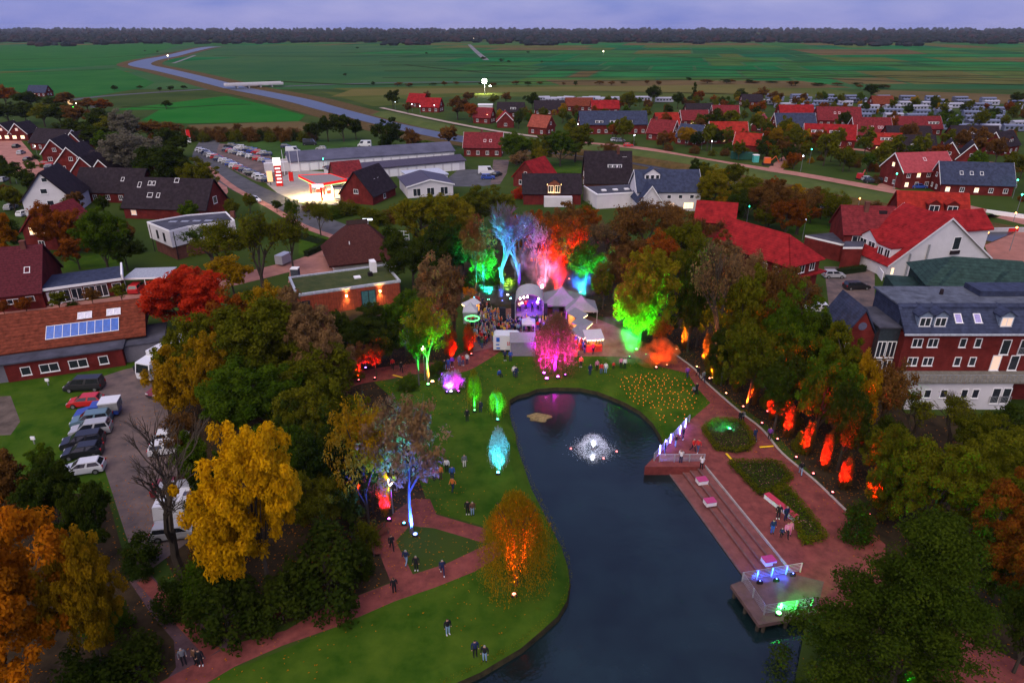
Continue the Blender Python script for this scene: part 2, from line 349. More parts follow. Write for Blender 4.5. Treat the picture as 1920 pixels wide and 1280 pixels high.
# ------------------------------------------------------------------ river, canal, banks, fields
def field(px, c1, c2, z, name='field', s=0.02):
    m = mat('crop_%.3f_%.3f' % (c1[1], c2[0]) + name, c1, spec=0.0, scale=s, col2=c2, detail=10)
    return flat(name, pxpoly(px), z, m)
flat('polder', [Vector((-6000, 560, 0)), Vector((6000, 560, 0)), Vector((6000, 2300, 0)), Vector((-6000, 2300, 0))], 0.02, mat('polder_grass', spec=0.02, col=(0.014, 0.070, 0.022), scale=0.006, col2=(0.046, 0.100, 0.026), detail=12))
gA, gB = (0.016, 0.090, 0.024), (0.034, 0.120, 0.030)
oA, oB = (0.050, 0.070, 0.018), (0.085, 0.098, 0.028)
dA, dB = (0.016, 0.068, 0.026), (0.040, 0.085, 0.026)
tA, tB = (0.085, 0.062, 0.028), (0.13, 0.090, 0.045)
field([(-400, 88), (340, 84), (250, 112), (225, 122), (0, 131), (-400, 134)], gA, gB, 0.06)
field([(-400, 140), (0, 138), (215, 128), (290, 155), (270, 165), (170, 182), (-400, 186)], gA, gB, 0.06)
field([(212, 206), (300, 196), (425, 180), (500, 198), (572, 217), (560, 228), (350, 232), (265, 226), (300, 206), (215, 207)], (0.012, 0.105, 0.018), (0.026, 0.135, 0.024), 0.07)
rf = random.Random(17)
fm = [mat('polder_%d' % i, c, spec=0.0, scale=.02, var=.3, detail=11) for i, c in enumerate(((.012, .105, .034), (.022, .120, .036), (.034, .110, .030), (.050, .105, .026), (.072, .100, .028), (.090, .092, .030), (.105, .080, .034), (.020, .080, .030), (.012, .090, .040), (.028, .098, .030)))]
y = 610.0; row_i = 0; sh = .22
while y < 2050:
    dep = rf.uniform(60, 120) * (y / 700) ** .9; x = -y * .95
    while x < y * .98:
        wd = rf.uniform(25, 90) * (1 if rf.random() < .7 else 3) * (y / 900) ** .5
        ctr = Vector((x + wd / 2, y + dep / 2, 0)); uv = (x / y)
        if not (-.68 < uv + .02 < -.20 and y < 1700):
            m_ = rf.choice(fm if rf.random() < .7 else fm[:3])
            flat('field', [Vector((x, y, 0)), Vector((x + wd - 3, y + sh * 20, 0)), Vector((x + wd - 3 + sh * dep, y + dep - 5 + sh * 20, 0)), Vector((x + sh * dep, y + dep - 5, 0))], .05, m_)
        x += wd
    strip('ditch', [Vector((-y * .20, y + dep - 2, 0)), Vector((y * .4, y + dep + 14, 0)), Vector((y * .98, y + dep + 4 + rf.uniform(-20, 30), 0))], rf.uniform(3, 9), .12, mat('ditch', (0.020, 0.024, 0.010), spec=0, scale=0.1, var=0.4), n=3)['kind'] = 'structure'
    y += dep
field([(620, 166), (900, 160), (1200, 160), (1500, 158), (1610, 176), (1560, 182), (1200, 186), (900, 180), (760, 186)], oA, oB, 0.06)
field([(600, 172), (720, 180), (760, 196), (700, 200)], oA, oB, 0.065)
field([(1620, 168), (1900, 178), (2200, 190), (2000, 200), (1660, 186)], tA, tB, 0.06)
field([(1480, 93), (1700, 93), (1740, 102), (1540, 104)], tA, tB, 0.09)
field([(1020, 150), (1500, 152), (1600, 165), (1400, 166), (1050, 160)], tA, tB, 0.07)
field([(350, 235), (560, 228), (600, 236), (560, 248), (380, 250)], tA, tB, 0.07)
for k in range(16):                                # mowing swathes across the olive meadow
    t = k / 15; field([(620 + 330 * t, 170 - 6 * t + 12 * (1 - t)), (660 + 330 * t, 168), (1480 + 60 * t, 158 + 22 * t), (1440 + 60 * t, 158.6 + 22 * t)], (0.10, 0.095, 0.030), (0.13, 0.11, 0.04), 0.09 + 0.002 * k, 'swathe')
m_ditch = mat('ditch', spec=0.02, col=(0.020, 0.020, 0.012), scale=0.1, var=0.4)
for pl, w in (([(-300, 137), (0, 136.5), (110, 134), (215, 130)], 5), ([(640, 124), (860, 120.5), (1020, 129), (1200, 136), (1400, 139), (1920, 152)], 6), ([(760, 122), (900, 136), (1000, 140), (1120, 138)], 5),
              ([(1230, 104), (1500, 118), (1920, 130), (2300, 140)], 8), ([(1280, 127), (1500, 138), (1920, 148)], 6), ([(400, 105), (640, 106), (880, 103)], 9), ([(925, 96), (1300, 93), (1700, 96)], 12), ([(640, 100), (860, 92)], 9),
              ([(230, 201), (330, 202), (420, 197), (470, 196)], 3), ([(500, 152), (700, 160), (900, 155), (1300, 150), (1480, 146)], 7), ([(0, 112), (200, 108), (330, 98)], 8), ([(1500, 145), (1640, 152), (1920, 160)], 8)):
    strip('ditch', [G(*p) for p in pl], w, 0.11, m_ditch, n=3)['kind'] = 'structure'
strip('track', [G(880, 84), G(892, 96), G(912, 113)], 9, 0.12, mat('track', (0.16, 0.15, 0.15), scale=0.05, var=0.2))['kind'] = 'structure'
strip('track', [G(325, 119), G(345, 112), G(366, 104)], 5, 0.12, MATS['track'])['kind'] = 'structure'

river_c = [(404, 88), (385, 90), (350, 98), (318, 106), (285, 112), (263, 119), (268, 124), (303, 131), (355, 143), (410, 157), (450, 167), (500, 176.5), (560, 189), (615, 204), (680, 221), (740, 236), (800, 249), (845, 258)]
river_w = [30, 27, 23, 23, 25, 27, 25, 21, 19, 18, 17, 16, 16, 14, 12, 11, 11, 11]
canal_c = [(845, 258), (900, 267), (1000, 280), (1100, 290), (1190, 302), (1300, 323), (1430, 352), (1570, 386), (1690, 408), (1800, 430), (1880, 446)]
rl = [G(*p) for p in river_c]
for nm, off, w, m, z in (('river_bank', 0, [c + 26 for c in river_w], m_reed, 0.10), ('river', 0, river_w, m_river, 0.16)):
    strip(nm, rl, w, z, m, n=5)['kind'] = 'structure'
strip('canal_bank', [G(*p) for p in canal_c], 26, 0.12, m_reed)['kind'] = 'structure'
strip('canal', [G(*p) for p in canal_c], 12, 0.18, m_river)['kind'] = 'structure'
# grassy dyke between canal and street: a real bank 1.6 m high
dyke_c = [(720, 214), (830, 240), (930, 257), (1010, 268), (1100, 278), (1200, 290), (1310, 308), (1430, 331), (1570, 360), (1690, 381), (1790, 402), (1850, 414)]
strip('dyke', [G(*p) for p in dyke_c], 17, 0.0, mat('dyke_grass', spec=0.02, col=(0.050, 0.075, 0.020), scale=0.15, col2=(0.085, 0.105, 0.030), detail=9), prof=[(-1, 0.0), (-0.7, 0.2), (-0.25, 1.5), (0.25, 1.5), (0.75, 0.25), (1, 0.02)])['kind'] = 'structure'
strip('reed_belt', [G(x, y + 12 + (y - 260) * 0.06) for x, y in dyke_c[2:]], 7, 0.02, m_reed, prof=[(-1, 0), (-0.6, 1.4), (0, 1.9), (0.6, 1.3), (1, 0)])['kind'] = 'structure'

# road bridge over the river
t = thing('road_bridge', 'long pale concrete road bridge crossing the river in the fields', 'bridge', G(470, 165))
A_, B_ = G(422, 166), G(530, 162); dv = (B_ - A_); L_ = dv.length; yaw = math.atan2(dv.y, dv.x)
m_conc = mat('pale_concrete', (0.42, 0.40, 0.42), var=0.15, scale=0.3)
t.location = A_; t.rotation_euler[2] = yaw
b = MB(); b.box(0, -4.5, 1.6, L_, 4.5, 2.6); b.build('deck', m_conc, t)
for k in range(1, 5): b = MB(); b.box(L_ * k / 5 - .5, -4, 0, L_ * k / 5 + .5, 4, 1.6); b.build('pier', m_conc, t)
for s_ in (-1, 1):
    b = MB(); b.box(0, s_ * 4.3 - .12, 2.604, L_, s_ * 4.3 + .12, 3.6); b.build('parapet', mat('bridge_white', (0.6, 0.58, 0.6), var=0.1), t)

# far woodland closing the plain: separate crowns, too far to count
rw = random.Random(3); b = MB()
def dome(b, x, y, r, h):
    n = len(b.v); S = 6
    a0 = rw.random()
    for rr, zz in ((0.8, 0.0), (1.0, 0.45), (0.62, 0.82)):
        for k in range(S):
            a = a0 + 2 * math.pi * k / S; q = r * rr * (0.8 + 0.4 * rw.random()); b.v.append((x + q * math.cos(a), y + q * math.sin(a), h * zz * (0.9 + 0.2 * rw.random())))
    b.v.append((x, y, h))
    for lv in range(2):
        for k in range(S):
            j = (k + 1) % S; b.f.append((n + lv * S + k, n + lv * S + j, n + (lv + 1) * S + j, n + (lv + 1) * S + k)); b.m.append(0)
    for k in range(S): b.f.append((n + 2 * S + k, n + 2 * S + (k + 1) % S, n + 3 * S)); b.m.append(0)
for D, cnt, hh in ((1900, 240, 11), (2150, 420, 13), (2350, 520, 14), (2600, 560, 15), (2900, 600, 16), (3300, 620, 18), (3900, 640, 20), (4700, 640, 22), (5800, 640, 26), (7200, 640, 32)):
    for k in range(cnt):
        x = (rw.random() * 2 - 1) * D * 0.95; y = D * (1 + (rw.random() - .5) * 0.12)
        if D < 2300 and math.sin(x / 150.0 + D) + math.sin(x / 67.0) < (0.9 if D < 2000 else -0.1): continue
        r = (6 + 5 * rw.random()) * (1 + D / 5000); dome(b, x, y, r, hh * (0.65 + 0.6 * rw.random()))
m_far = mat('far_wood_leaves', (0.010, 0.020, 0.012), var=0.4, scale=0.01)
nt = m_far.node_tree; ge = nt.nodes.new('ShaderNodeNewGeometry'); rp = nt.nodes.new('ShaderNodeValToRGB')
for e, c in zip(rp.color_ramp.elements, ((0.006, 0.013, 0.014), (0.030, 0.014, 0.014))): e.color = (*c, 1)
e = rp.color_ramp.elements.new(0.6); e.color = (0.008, 0.015, 0.013, 1)
nt.links.new(ge.outputs['Random Per Island'], rp.inputs[0]); nt.links.new(rp.outputs[0], nt.nodes['Principled BSDF'].inputs['Base Color'])
stuff(b.build('far_woodland', m_far))['label'] = 'dark woodland along the horizon behind the fields'
# ------------------------------------------------------------------ trees: unit crowns (radius 1, height 1), shared between alike trees
m_bark = mat('bark', (0.055, 0.042, 0.032), scale=4, var=0.35, bump=0.6)
m_bark_pale = mat('pale_bark', (0.11, 0.095, 0.09), scale=4, var=0.3, bump=0.6)
ASP = 0.42                                       # nominal radius / height, keeps leaves square
def quads(cen, nrm, size, rg, tint, name, narrow=0.62, down=None):
    """one diamond leaf spray per centre, as a raw mesh with a tint per face"""
    n = len(cen); up = rg.normal(size=(n, 3)) if down is None else down + rg.normal(size=(n, 3)) * 0.25
    nrm = nrm / (np.linalg.norm(nrm, axis=1, keepdims=True) + 1e-9)
    t = np.cross(nrm, up); t /= (np.linalg.norm(t, axis=1, keepdims=True) + 1e-9); w = np.cross(nrm, t)
    s = size * (0.65 + 0.7 * rg.random((n, 1))); zs = np.array([1, 1, ASP])
    a, c = w * s * zs, t * s * narrow * zs
    co = np.stack([cen - a, cen + c * 0.9 - a * .1, cen + a, cen - c * 0.9 - a * .1], 1).reshape(-1, 3)
    me = bpy.data.meshes.new(name); me.vertices.add(4 * n); me.vertices.foreach_set('co', co.astype(np.float32).ravel())
    me.loops.add(4 * n); me.loops.foreach_set('vertex_index', np.arange(4 * n, dtype=np.int32))
    me.polygons.add(n); me.polygons.foreach_set('loop_start', np.arange(0, 4 * n, 4, dtype=np.int32)); me.polygons.foreach_set('loop_total', np.full(n, 4, dtype=np.int32))
    me.update(calc_edges=True)
    at = me.attributes.new('tint', 'FLOAT', 'FACE'); at.data.foreach_set('value', np.clip(tint, 0, 1).astype(np.float32))
    return me
def crown(kind, seed, nc, nl, leaf, cl=0.2, drop=0.0, zc=.2):
    """nc leaf clumps of nl sprays; returns mesh and clump centres"""
    rg = np.random.default_rng(seed)
    d = rg.normal(size=(nc, 3)); d /= np.linalg.norm(d, axis=1, keepdims=True)
    ph = rg.random(6) * 6.28
    az, el = np.arctan2(d[:, 1], d[:, 0]), np.arcsin(d[:, 2])
    lump = 1 + 0.16 * np.sin(2 * az + ph[0]) * np.cos(el) + 0.13 * np.sin(3 * az + ph[1] + 2 * el) + 0.10 * np.sin(5 * az + ph[2] - 3 * el)
    rad = (0.45 + 0.55 * rg.random(nc) ** 0.45) * lump
    if kind == 'round':                              # boughs: big lobes that carry the clumps
        nL = 11; ld = rg.normal(size=(nL, 3)); ld[:, 2] = np.abs(ld[:, 2]) * 1.1 - .35; ld /= np.linalg.norm(ld, axis=1, keepdims=True)
        lr = .30 + .20 * rg.random(nL); lc = ld * (.42 + .30 * rg.random((nL, 1))); which = rg.integers(0, nL + 2, nc)
        q_ = d * (rg.random((nc, 1)) ** .35); mix = np.where((which < nL)[:, None], lc[np.minimum(which, nL - 1)] + q_ * lr[np.minimum(which, nL - 1)][:, None], q_ * .55)
        c = mix * np.array([1.0, 1.0, .50 - zc * .16]) + np.array([0, 0, .50 + zc * .16]); lowz = .10 + zc * .25; c[:, 2] = np.where(c[:, 2] < lowz, lowz + (c[:, 2] - lowz) * .4, c[:, 2])
    elif kind == 'round0': c = d * rad[:, None] * np.array([.86, .86, .36]) + np.array([0, 0, .60]); c[:, 2] = np.where(c[:, 2] < .34, .34 + (c[:, 2] - .34) * .6, c[:, 2])
    elif kind == 'bush': c = d * rad[:, None] * np.array([.86, .86, .80]); c[:, 2] = np.abs(c[:, 2]) + .06
    elif kind == 'column': c = d * rad[:, None] * np.array([.78, .78, .46]) + np.array([0, 0, .49]); c[:, 2] = np.clip(c[:, 2], .04, 1)
    elif kind == 'cone':
        nb = max(20, nc // 6); bi = rg.integers(0, nb, nc); bz = rg.random(nb) ** 1.25; ba = rg.random(nb) * 6.283; f = rg.random(nc) ** .55
        bl = np.clip(1 - bz, 0, 1) ** .60 * (.62 + .50 * rg.random(nb)); a_ = ba[bi] + .12 * rg.normal(size=nc) * (1.2 - f)
        c = np.stack([bl[bi] * f * np.cos(a_), bl[bi] * f * np.sin(a_), .06 + .90 * bz[bi] + .05 * f - .13 * f ** 2 * bl[bi] + .012 * rg.normal(size=nc)], 1)
    cr = cl * (0.65 + 0.7 * rg.random(nc))
    keep = rg.random(nc) > drop
    idx = np.repeat(np.arange(nc)[keep], nl)
    o = rg.normal(size=(len(idx), 3)); o /= np.linalg.norm(o, axis=1, keepdims=True)
    rr = cr[idx] * rg.random(len(idx)) ** 0.4
    flatn = 0.75 if kind != 'cone' else 0.5
    pos = c[idx] + o * rr[:, None] * np.array([1, 1, ASP * flatn * (1.1 if kind != 'bush' else 2)])
    if kind == 'cone': pos[:, 2] -= np.hypot(o[:, 0], o[:, 1]) * rr * .12
    nr = o * 0.7 + np.array([0, 0, 0.5]) + rg.normal(size=o.shape) * 0.45
    ct = rg.random(nc)
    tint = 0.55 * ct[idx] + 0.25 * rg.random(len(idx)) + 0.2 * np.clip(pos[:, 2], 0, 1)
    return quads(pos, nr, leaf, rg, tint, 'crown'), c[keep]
def trunk_mesh(seed, cs, top=0.62, r0=0.045, nlimb=9, twig=0):
    rg = random.Random(seed); b = MB()
    pts = [Vector((0, 0, -0.01)), Vector((rg.uniform(-.03, .03), rg.uniform(-.03, .03), top * .35)), Vector((rg.uniform(-.06, .06), rg.uniform(-.06, .06), top * .7)), Vector((rg.uniform(-.08, .08), rg.uniform(-.08, .08), top))]
    b.tube(pts, [r0 * 1.25, r0 * .85, r0 * .6, r0 * .25], 6)
    pick = [cs[i] for i in np.linspace(0, len(cs) - 1, min(nlimb, len(cs))).astype(int)]
    for q in pick:
        f = rg.uniform(.3, .95); i = min(2, int(f * 3)); s = pts[i].lerp(pts[i + 1], f * 3 - i); e = Vector(q)
        if e.z < s.z: s = pts[1].lerp(pts[0], .3)
        mid = s.lerp(e, .5) + Vector((0, 0, .03)); b.tube([s, mid, e], [r0 * .42, r0 * .28, r0 * .1], 4, cap=False)
        for k in range(twig):
            e2 = e + Vector((rg.uniform(-.2, .2), rg.uniform(-.2, .2), rg.uniform(0, .12))); b.tube([mid.lerp(e, rg.random()), e2], [r0 * .14, r0 * .05], 3, cap=False)
    return b.mesh('trunk', m_bark)
def bare_pair(seed, depth=5, spread=.5, tw=1.0, rmin=.012):
    """leafless tree: trunk with main limbs, and the twigs of the crown"""
    rg = random.Random(seed); b, c = MB(), MB()
    def grow(p, d, ln, r, lv):
        r = max(r, rmin)
        e = p + Vector((d.x, d.y, d.z)) * ln; m = p.lerp(e, .5) + Vector((rg.uniform(-1, 1), rg.uniform(-1, 1), 0)) * ln * .06
        (b if lv < 2 else c).tube([p, m, e], [r, r * .85, r * .7], 5 if lv < 2 else 3, cap=False)
        if lv >= depth: return
        for k in range(3 if lv < 3 else 4):
            a = rg.uniform(0, 6.28); sp_ = spread * rg.uniform(.5, 1.2)
            nd = (d + Vector((math.cos(a) * sp_, math.sin(a) * sp_, rg.uniform(-.05, .22)))).normalized()
            nd.z = max(nd.z, -.1); grow(m.lerp(e, rg.uniform(.2, 1)), nd, ln * rg.uniform(.58, .82), r * rg.uniform(.5, .62) * tw, lv + 1)
    grow(Vector((0, 0, -.1)), Vector((0, 0, 1)), 3.2, .24, 0)
    v = np.array(c.v); r_ = np.percentile(np.hypot(v[:, 0], v[:, 1]), 97); h_ = v[:, 2].max()
    for q in (b, c): q.v = [(x / r_, y / r_, z / h_) for x, y, z in q.v]
    return b.mesh('trunk', m_bark), c.mesh('crown', m_bark), v / np.array([r_, r_, h_])
def sparse_pair(seed, n, leaf):
    t_, c_, v = bare_pair(seed, 5)
    rg = np.random.default_rng(seed); pos = v[rg.integers(len(v) // 4, len(v), n)] + rg.normal(size=(n, 3)) * np.array([.05, .05, .02])
    me = quads(pos, rg.normal(size=(n, 3)) + np.array([0, 0, .5]), leaf, rg, rg.random(n) * .6 + .4 * (np.sin(pos[:, 0] * 7) * .5 + .5), 'crown')
    # trunk keeps limbs and twigs together
    a = MB()
    for me_ in (t_, c_):
        k = len(a.v); a.v += [tuple(q.co) for q in me_.vertices]; a.f += [tuple(k + i for i in p.vertices) for p in me_.polygons]
    a.m = [0] * len(a.f); return a.mesh('trunk', m_bark), me
def willow_pair(seed, ns, nl, leaf, low=0.05):
    rg = np.random.default_rng(seed); az = rg.random(ns) * 6.283; q = rg.random(ns) ** .6
    pos, tn, dn = [], [], []
    for i in range(ns):
        r0, z0 = .42 * q[i], .97 - .30 * q[i] ** 2 - .08 * rg.random()
        r1 = q[i] * (0.72 + .3 * rg.random()); zl = low + (.42 * rg.random() ** 2.6) + .25 * (1 - q[i])
        t = np.linspace(0, 1, nl) + rg.random(nl) * .5 / nl
        r = r0 + (r1 - r0) * np.clip(t * 2, 0, 1) ** .6; z = z0 + np.where(t < .25, .05 * np.sin(t * 12), 0) - (z0 - zl) * np.clip((t - .1) / .9, 0, 1) ** 1.15
        a = az[i] + .12 * np.sin(t * 3 + i)
        pos.append(np.stack([r * np.cos(a), r * np.sin(a), z], 1) + rg.normal(size=(nl, 3)) * np.array([.02, .02, .008])); tn.append(np.full(nl, rg.random()) * .6 + t * .2 + .2 * rg.random(nl))
    pos, tn = np.concatenate(pos), np.concatenate(tn)
    out = pos * np.array([1, 1, 0]); nr = out + rg.normal(size=pos.shape) * .5
    me = quads(pos, nr, leaf, rg, tn, 'crown', narrow=.38, down=np.tile(np.array([0, 0, -1.0]), (len(pos), 1)))
    # leaf long axis runs down the strand
    cs = [Vector((.45 * math.cos(a), .45 * math.sin(a), .86)) for a in np.linspace(0, 5.6, 8)]
    return trunk_mesh(seed, cs, .7, .05, 8), me

VAR = {}
def variants():
    def rd(key, kind, n, *a, **k):
        VAR[key] = []
        for i in range(n):
            tw = k.get('twig', 0); c, cs = crown(kind, 100 + 17 * i + len(VAR) * 7, *a, **{q: w for q, w in k.items() if q != 'twig'})
            VAR[key].append((trunk_mesh(i + 5, list(cs), twig=tw), c))
    rd('hero', 'round', 3, 260, 180, .024, cl=.12)           # nearest broad trees
    rd('clump', 'round', 3, 250, 180, .025, cl=.11)    # clumpy maple
    rd('big', 'round', 6, 190, 100, .036, cl=.14)
    rd('full', 'round', 2, 300, 130, .030, cl=.13, zc=-.25)
    rd('airy', 'round', 4, 190, 42, .036, cl=.15, drop=.1, twig=3, zc=.75)
    rd('mid', 'round', 6, 80, 50, .070, cl=.20, zc=.45)
    rd('far', 'round', 5, 34, 26, .13, cl=.30)
    rd('bushy', 'bush', 3, 70, 60, .06, cl=.26)
    rd('column', 'column', 3, 90, 80, .062, cl=.30, drop=.15)
    rd('feather', 'cone', 1, 760, 130, .0125, cl=.115)
    rd('conifer', 'cone', 2, 110, 40, .07, cl=.2)
    VAR['bare'] = [bare_pair(s, 5)[:2] for s in (1,)]; VAR['twiggy'] = [bare_pair(s, 6, .5, 1.0, .022)[:2] for s in (2, 3)]
    VAR['sparse'] = [sparse_pair(s, 3600, .035) for s in (4, 5, 6)]
    VAR['willow'] = [willow_pair(s, 760, 30, .027) for s in (1, 2)]
    VAR['weeper'] = [willow_pair(s, 150, 18, .060, .12) for s in (3, 4)]
variants()
FOL = dict(
    green=((0.024, 0.062, 0.004), (0.090, 0.135, 0.007)), cypress=((0.016, 0.038, 0.004), (0.062, 0.088, 0.007)), dark=((0.014, 0.032, 0.005), (0.050, 0.066, 0.006)),
    olive=((0.048, 0.064, 0.004), (0.150, 0.142, 0.008)), lime=((0.100, 0.108, 0.005), (0.260, 0.195, 0.010)),
    brown=((0.068, 0.034, 0.010), (0.200, 0.092, 0.020)), rust=((0.090, 0.030, 0.006), (0.320, 0.085, 0.008)),
    orange=((0.190, 0.080, 0.004), (0.560, 0.170, 0.006)), yellow=((0.340, 0.180, 0.002), (0.760, 0.410, 0.006)),
    red=((0.280, 0.014, 0.006), (0.680, 0.055, 0.016)), gold=((0.190, 0.120, 0.004), (0.410, 0.220, 0.007)),
    silver=((0.080, 0.085, 0.055), (0.220, 0.190, 0.135)), tan=((0.120, 0.075, 0.032), (0.27, 0.150, 0.060)), pale=((0.20, 0.18, 0.15), (0.40, 0.36, 0.30)), beige=((0.13, 0.095, 0.065), (0.30, 0.20, 0.135)))
FM = {k: leaf_mat(k + '_leaves', *v) for k, v in FOL.items()}
WORD = dict(green='green', dark='dark green', olive='olive green', lime='yellowish green', brown='brown', rust='rusty brown', orange='orange', yellow='bright yellow', red='red', gold='golden', silver='silvery grey', tan='tan', pale='pale', beige='beige', cypress='dark green')
NOUN = dict(full='full crowned tree', hero='broad tree', clump='maple', big='broad tree', airy='thin crowned tree', mid='round tree', far='round tree', bushy='bush', column='slim tree', feather='feathery tree', conifer='conifer', bare='leafless tree', twiggy='leafless tree', sparse='half bare tree', willow='weeping willow', weeper='small weeping tree')
OBJ = dict(full='broadleaf_tree', hero='broadleaf_tree', clump='maple_tree', big='broadleaf_tree', airy='broadleaf_tree', mid='small_tree', far='small_tree', bushy='bush', column='columnar_tree', feather='feathery_tree', conifer='conifer_tree', bare='bare_tree', twiggy='bare_tree', sparse='half_bare_tree', willow='willow_tree', weeper='weeping_tree')
tcount = {}
TREES = []
def tree(kind, colr, bx, by, top, hw, label=None, group=None, h=None, bark=None, base=None):
    """base px, px height of the tip, px half width of the crown"""
    p = base or G(bx, by); hh = h or max(1.5, HT(bx, by, top)); r = hw / 1280 * (p.y * CP + (CAM_H - hh * .55) * SP)
    i = tcount.get(kind, 0); tcount[kind] = i + 1
    tm, cm = VAR[kind][i % len(VAR[kind])]
    t = thing(OBJ[kind], label or '', 'bush' if kind == 'bushy' else 'tree', p, rnd.uniform(0, 6.28), group)
    k = child(t, 'trunk', tm, scale=(r, r, hh))
    if bark: override(k, [bark])
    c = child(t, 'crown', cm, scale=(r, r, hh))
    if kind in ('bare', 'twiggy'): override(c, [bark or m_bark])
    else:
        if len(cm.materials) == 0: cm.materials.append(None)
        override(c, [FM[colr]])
    TREES.append((t, kind, colr, p)); return t
def region(mark, lm, setp, group, rows):
    """rows of (kind, colour, base x, base y, tip y, half width); labels count from a landmark that can be found"""
    mk = Vector(mark); made = [(tree(*r[:6], group=group), r) for r in rows]
    made.sort(key=lambda a: (Vector(a[1][2:4]) - mk).length)
    tot, seen = {}, {}
    ph = lambda r: WORD[r[1]] + ' ' + NOUN[r[0]] if r[0] != 'bare' else 'leafless tree'
    for t, r in made: tot[ph(r)] = tot.get(ph(r), 0) + 1
    for t, r in made:
        p = ph(r); k = seen.get(p, 0); seen[p] = k + 1
        t['label'] = (ordn(k) + ' ' + p + ' from ' + lm + ' ' + setp) if tot[p] > 1 else (p + ' ' + setp + ', the only one there' if len((p + setp).split()) < 12 else p + ' ' + setp)
# ------------------------------------------------------------------ buildings
m_brick = mat('red_brick', (0.135, 0.020, 0.018), scale=0.6, var=0.35, detail=9, rows=(2, 0.25, 0.18), spec=.05)
m_brick2 = mat('brown_brick', (0.14, 0.055, 0.042), scale=0.6, var=0.3, detail=9, rows=(2, 0.25, 0.18), spec=.05)
m_white = mat('white_render', (0.60, 0.57, 0.60), scale=0.4, var=0.08, detail=7)
m_frame = mat('white_frame', (0.78, 0.76, 0.78), var=0.03)
m_pane = mat('window_glass', (0.020, 0.024, 0.034), rough=0.08, var=0.2, spec=0.7)
m_sky_pane = mat('roof_window_glass', (0.10, 0.10, 0.16), rough=0.05, var=0.2, spec=1.0)
m_lit = glow('lit_window', (1.0, 0.58, 0.20), 2.2)
m_lit2 = glow('dim_lit_window', (1.0, 0.46, 0.14), 0.45)
m_dark_roof = mat('dark_tiles', (0.024, 0.017, 0.022), rough=0.8, spec=.08, scale=1.2, var=0.4, rows=(2, 0.3, 0.35))
m_slate = mat('slate_blue_tiles', (0.034, 0.042, 0.080), rough=0.75, spec=.12, scale=1.2, var=0.35, rows=(2, 0.3, 0.3))
m_green_roof = mat('green_slate_tiles', (0.024, 0.050, 0.044), rough=0.75, spec=.1, scale=1.2, var=0.35, rows=(2, 0.35, 0.35))
m_red_roof = mat('bright_red_tiles', (0.24, 0.013, 0.015), scale=0.8, var=0.42, detail=10, rows=(2, 0.32, 0.3), spec=.08)
m_or_roof = mat('orange_red_tiles', (0.27, 0.021, 0.014), scale=0.8, var=0.42, detail=10, rows=(2, 0.32, 0.3), spec=.08)
m_dkred = mat('dark_red_tiles', (0.155, 0.020, 0.024), scale=1.2, var=0.35, rows=(2, 0.32, 0.35), spec=.08)
m_pink_roof = mat('faded_red_tiles', (0.32, 0.055, 0.065), scale=1.2, var=0.2, rows=(2, 0.32, 0.3), spec=.08)
m_rust_roof = mat('mossy_brown_tiles', (0.145, 0.034, 0.018), scale=1.5, var=0.4, rows=(2, 0.3, 0.4), spec=.08)
m_terra = mat('terracotta_tiles', (0.26, 0.060, 0.040), scale=1.2, var=0.3, rows=(2, 0.32, 0.3), spec=.08)
m_metal_roof = mat('sheet_roof', (0.085, 0.085, 0.125), spec=.12, rough=0.7, scale=0.25, var=0.25, detail=8)
m_felt = mat('roof_felt', (0.060, 0.060, 0.080), spec=.1, scale=0.4, var=0.4, detail=9)
ROOF = dict(dark=m_dark_roof, slate=m_slate, green=m_green_roof, red=m_red_roof, orange=m_or_roof, dkred=m_dkred, pink=m_pink_roof, rust=m_rust_roof, terra=m_terra)
WALL = dict(brick=m_brick, brown=m_brick2, white=m_white)
WC = {}
def win_mesh(w, h, n):
    k = (round(w, 1), round(h, 1), n)
    if k not in WC:
        f, p = MB(), MB(); e = .09
        f.box(-w / 2, -.05, -h / 2, w / 2, .07, -h / 2 + e); f.box(-w / 2, -.05, h / 2 - e, w / 2, .07, h / 2)
        for i in range(n + 1):
            x = -w / 2 + (w - e) * i / n; f.box(x, -.048, -h / 2 + e, x + e, .068, h / 2 - e)
        f.box(-w / 2 - .06, -.11, -h / 2 - .06, w / 2 + .06, .0, -h / 2 - .002)
        p.box(-w / 2 + e * .5, -.012, -h / 2 + e * .5, w / 2 - e * .5, .03, h / 2 - e * .5)
        WC[k] = (f.mesh('window', m_frame), p.mesh('pane', m_pane))
    return WC[k]
def window(par, loc, rz, w, h, n=1, lit=0, tilt=0, fm=None):
    f, p = win_mesh(w, h, n); o = child(par, 'window', f, loc, rz); q = child(o, 'pane', p)
    if tilt: o.rotation_euler[0] = tilt; override(q, [m_sky_pane])
    if lit: override(q, [m_lit if lit == 1 else m_lit2])
    if fm: override(o, [fm])
    return o
FOOT = []
def place(A, B, name, label, cat, group=None, e=0):
    A, B = (G(*A, e) if not isinstance(A, Vector) else A), (G(*B, e) if not isinstance(B, Vector) else B)
    d = B - A; L = math.hypot(d.x, d.y)
    t = thing(name, label, cat, (A.x, A.y, 0), math.atan2(d.y, d.x), group); return t, L
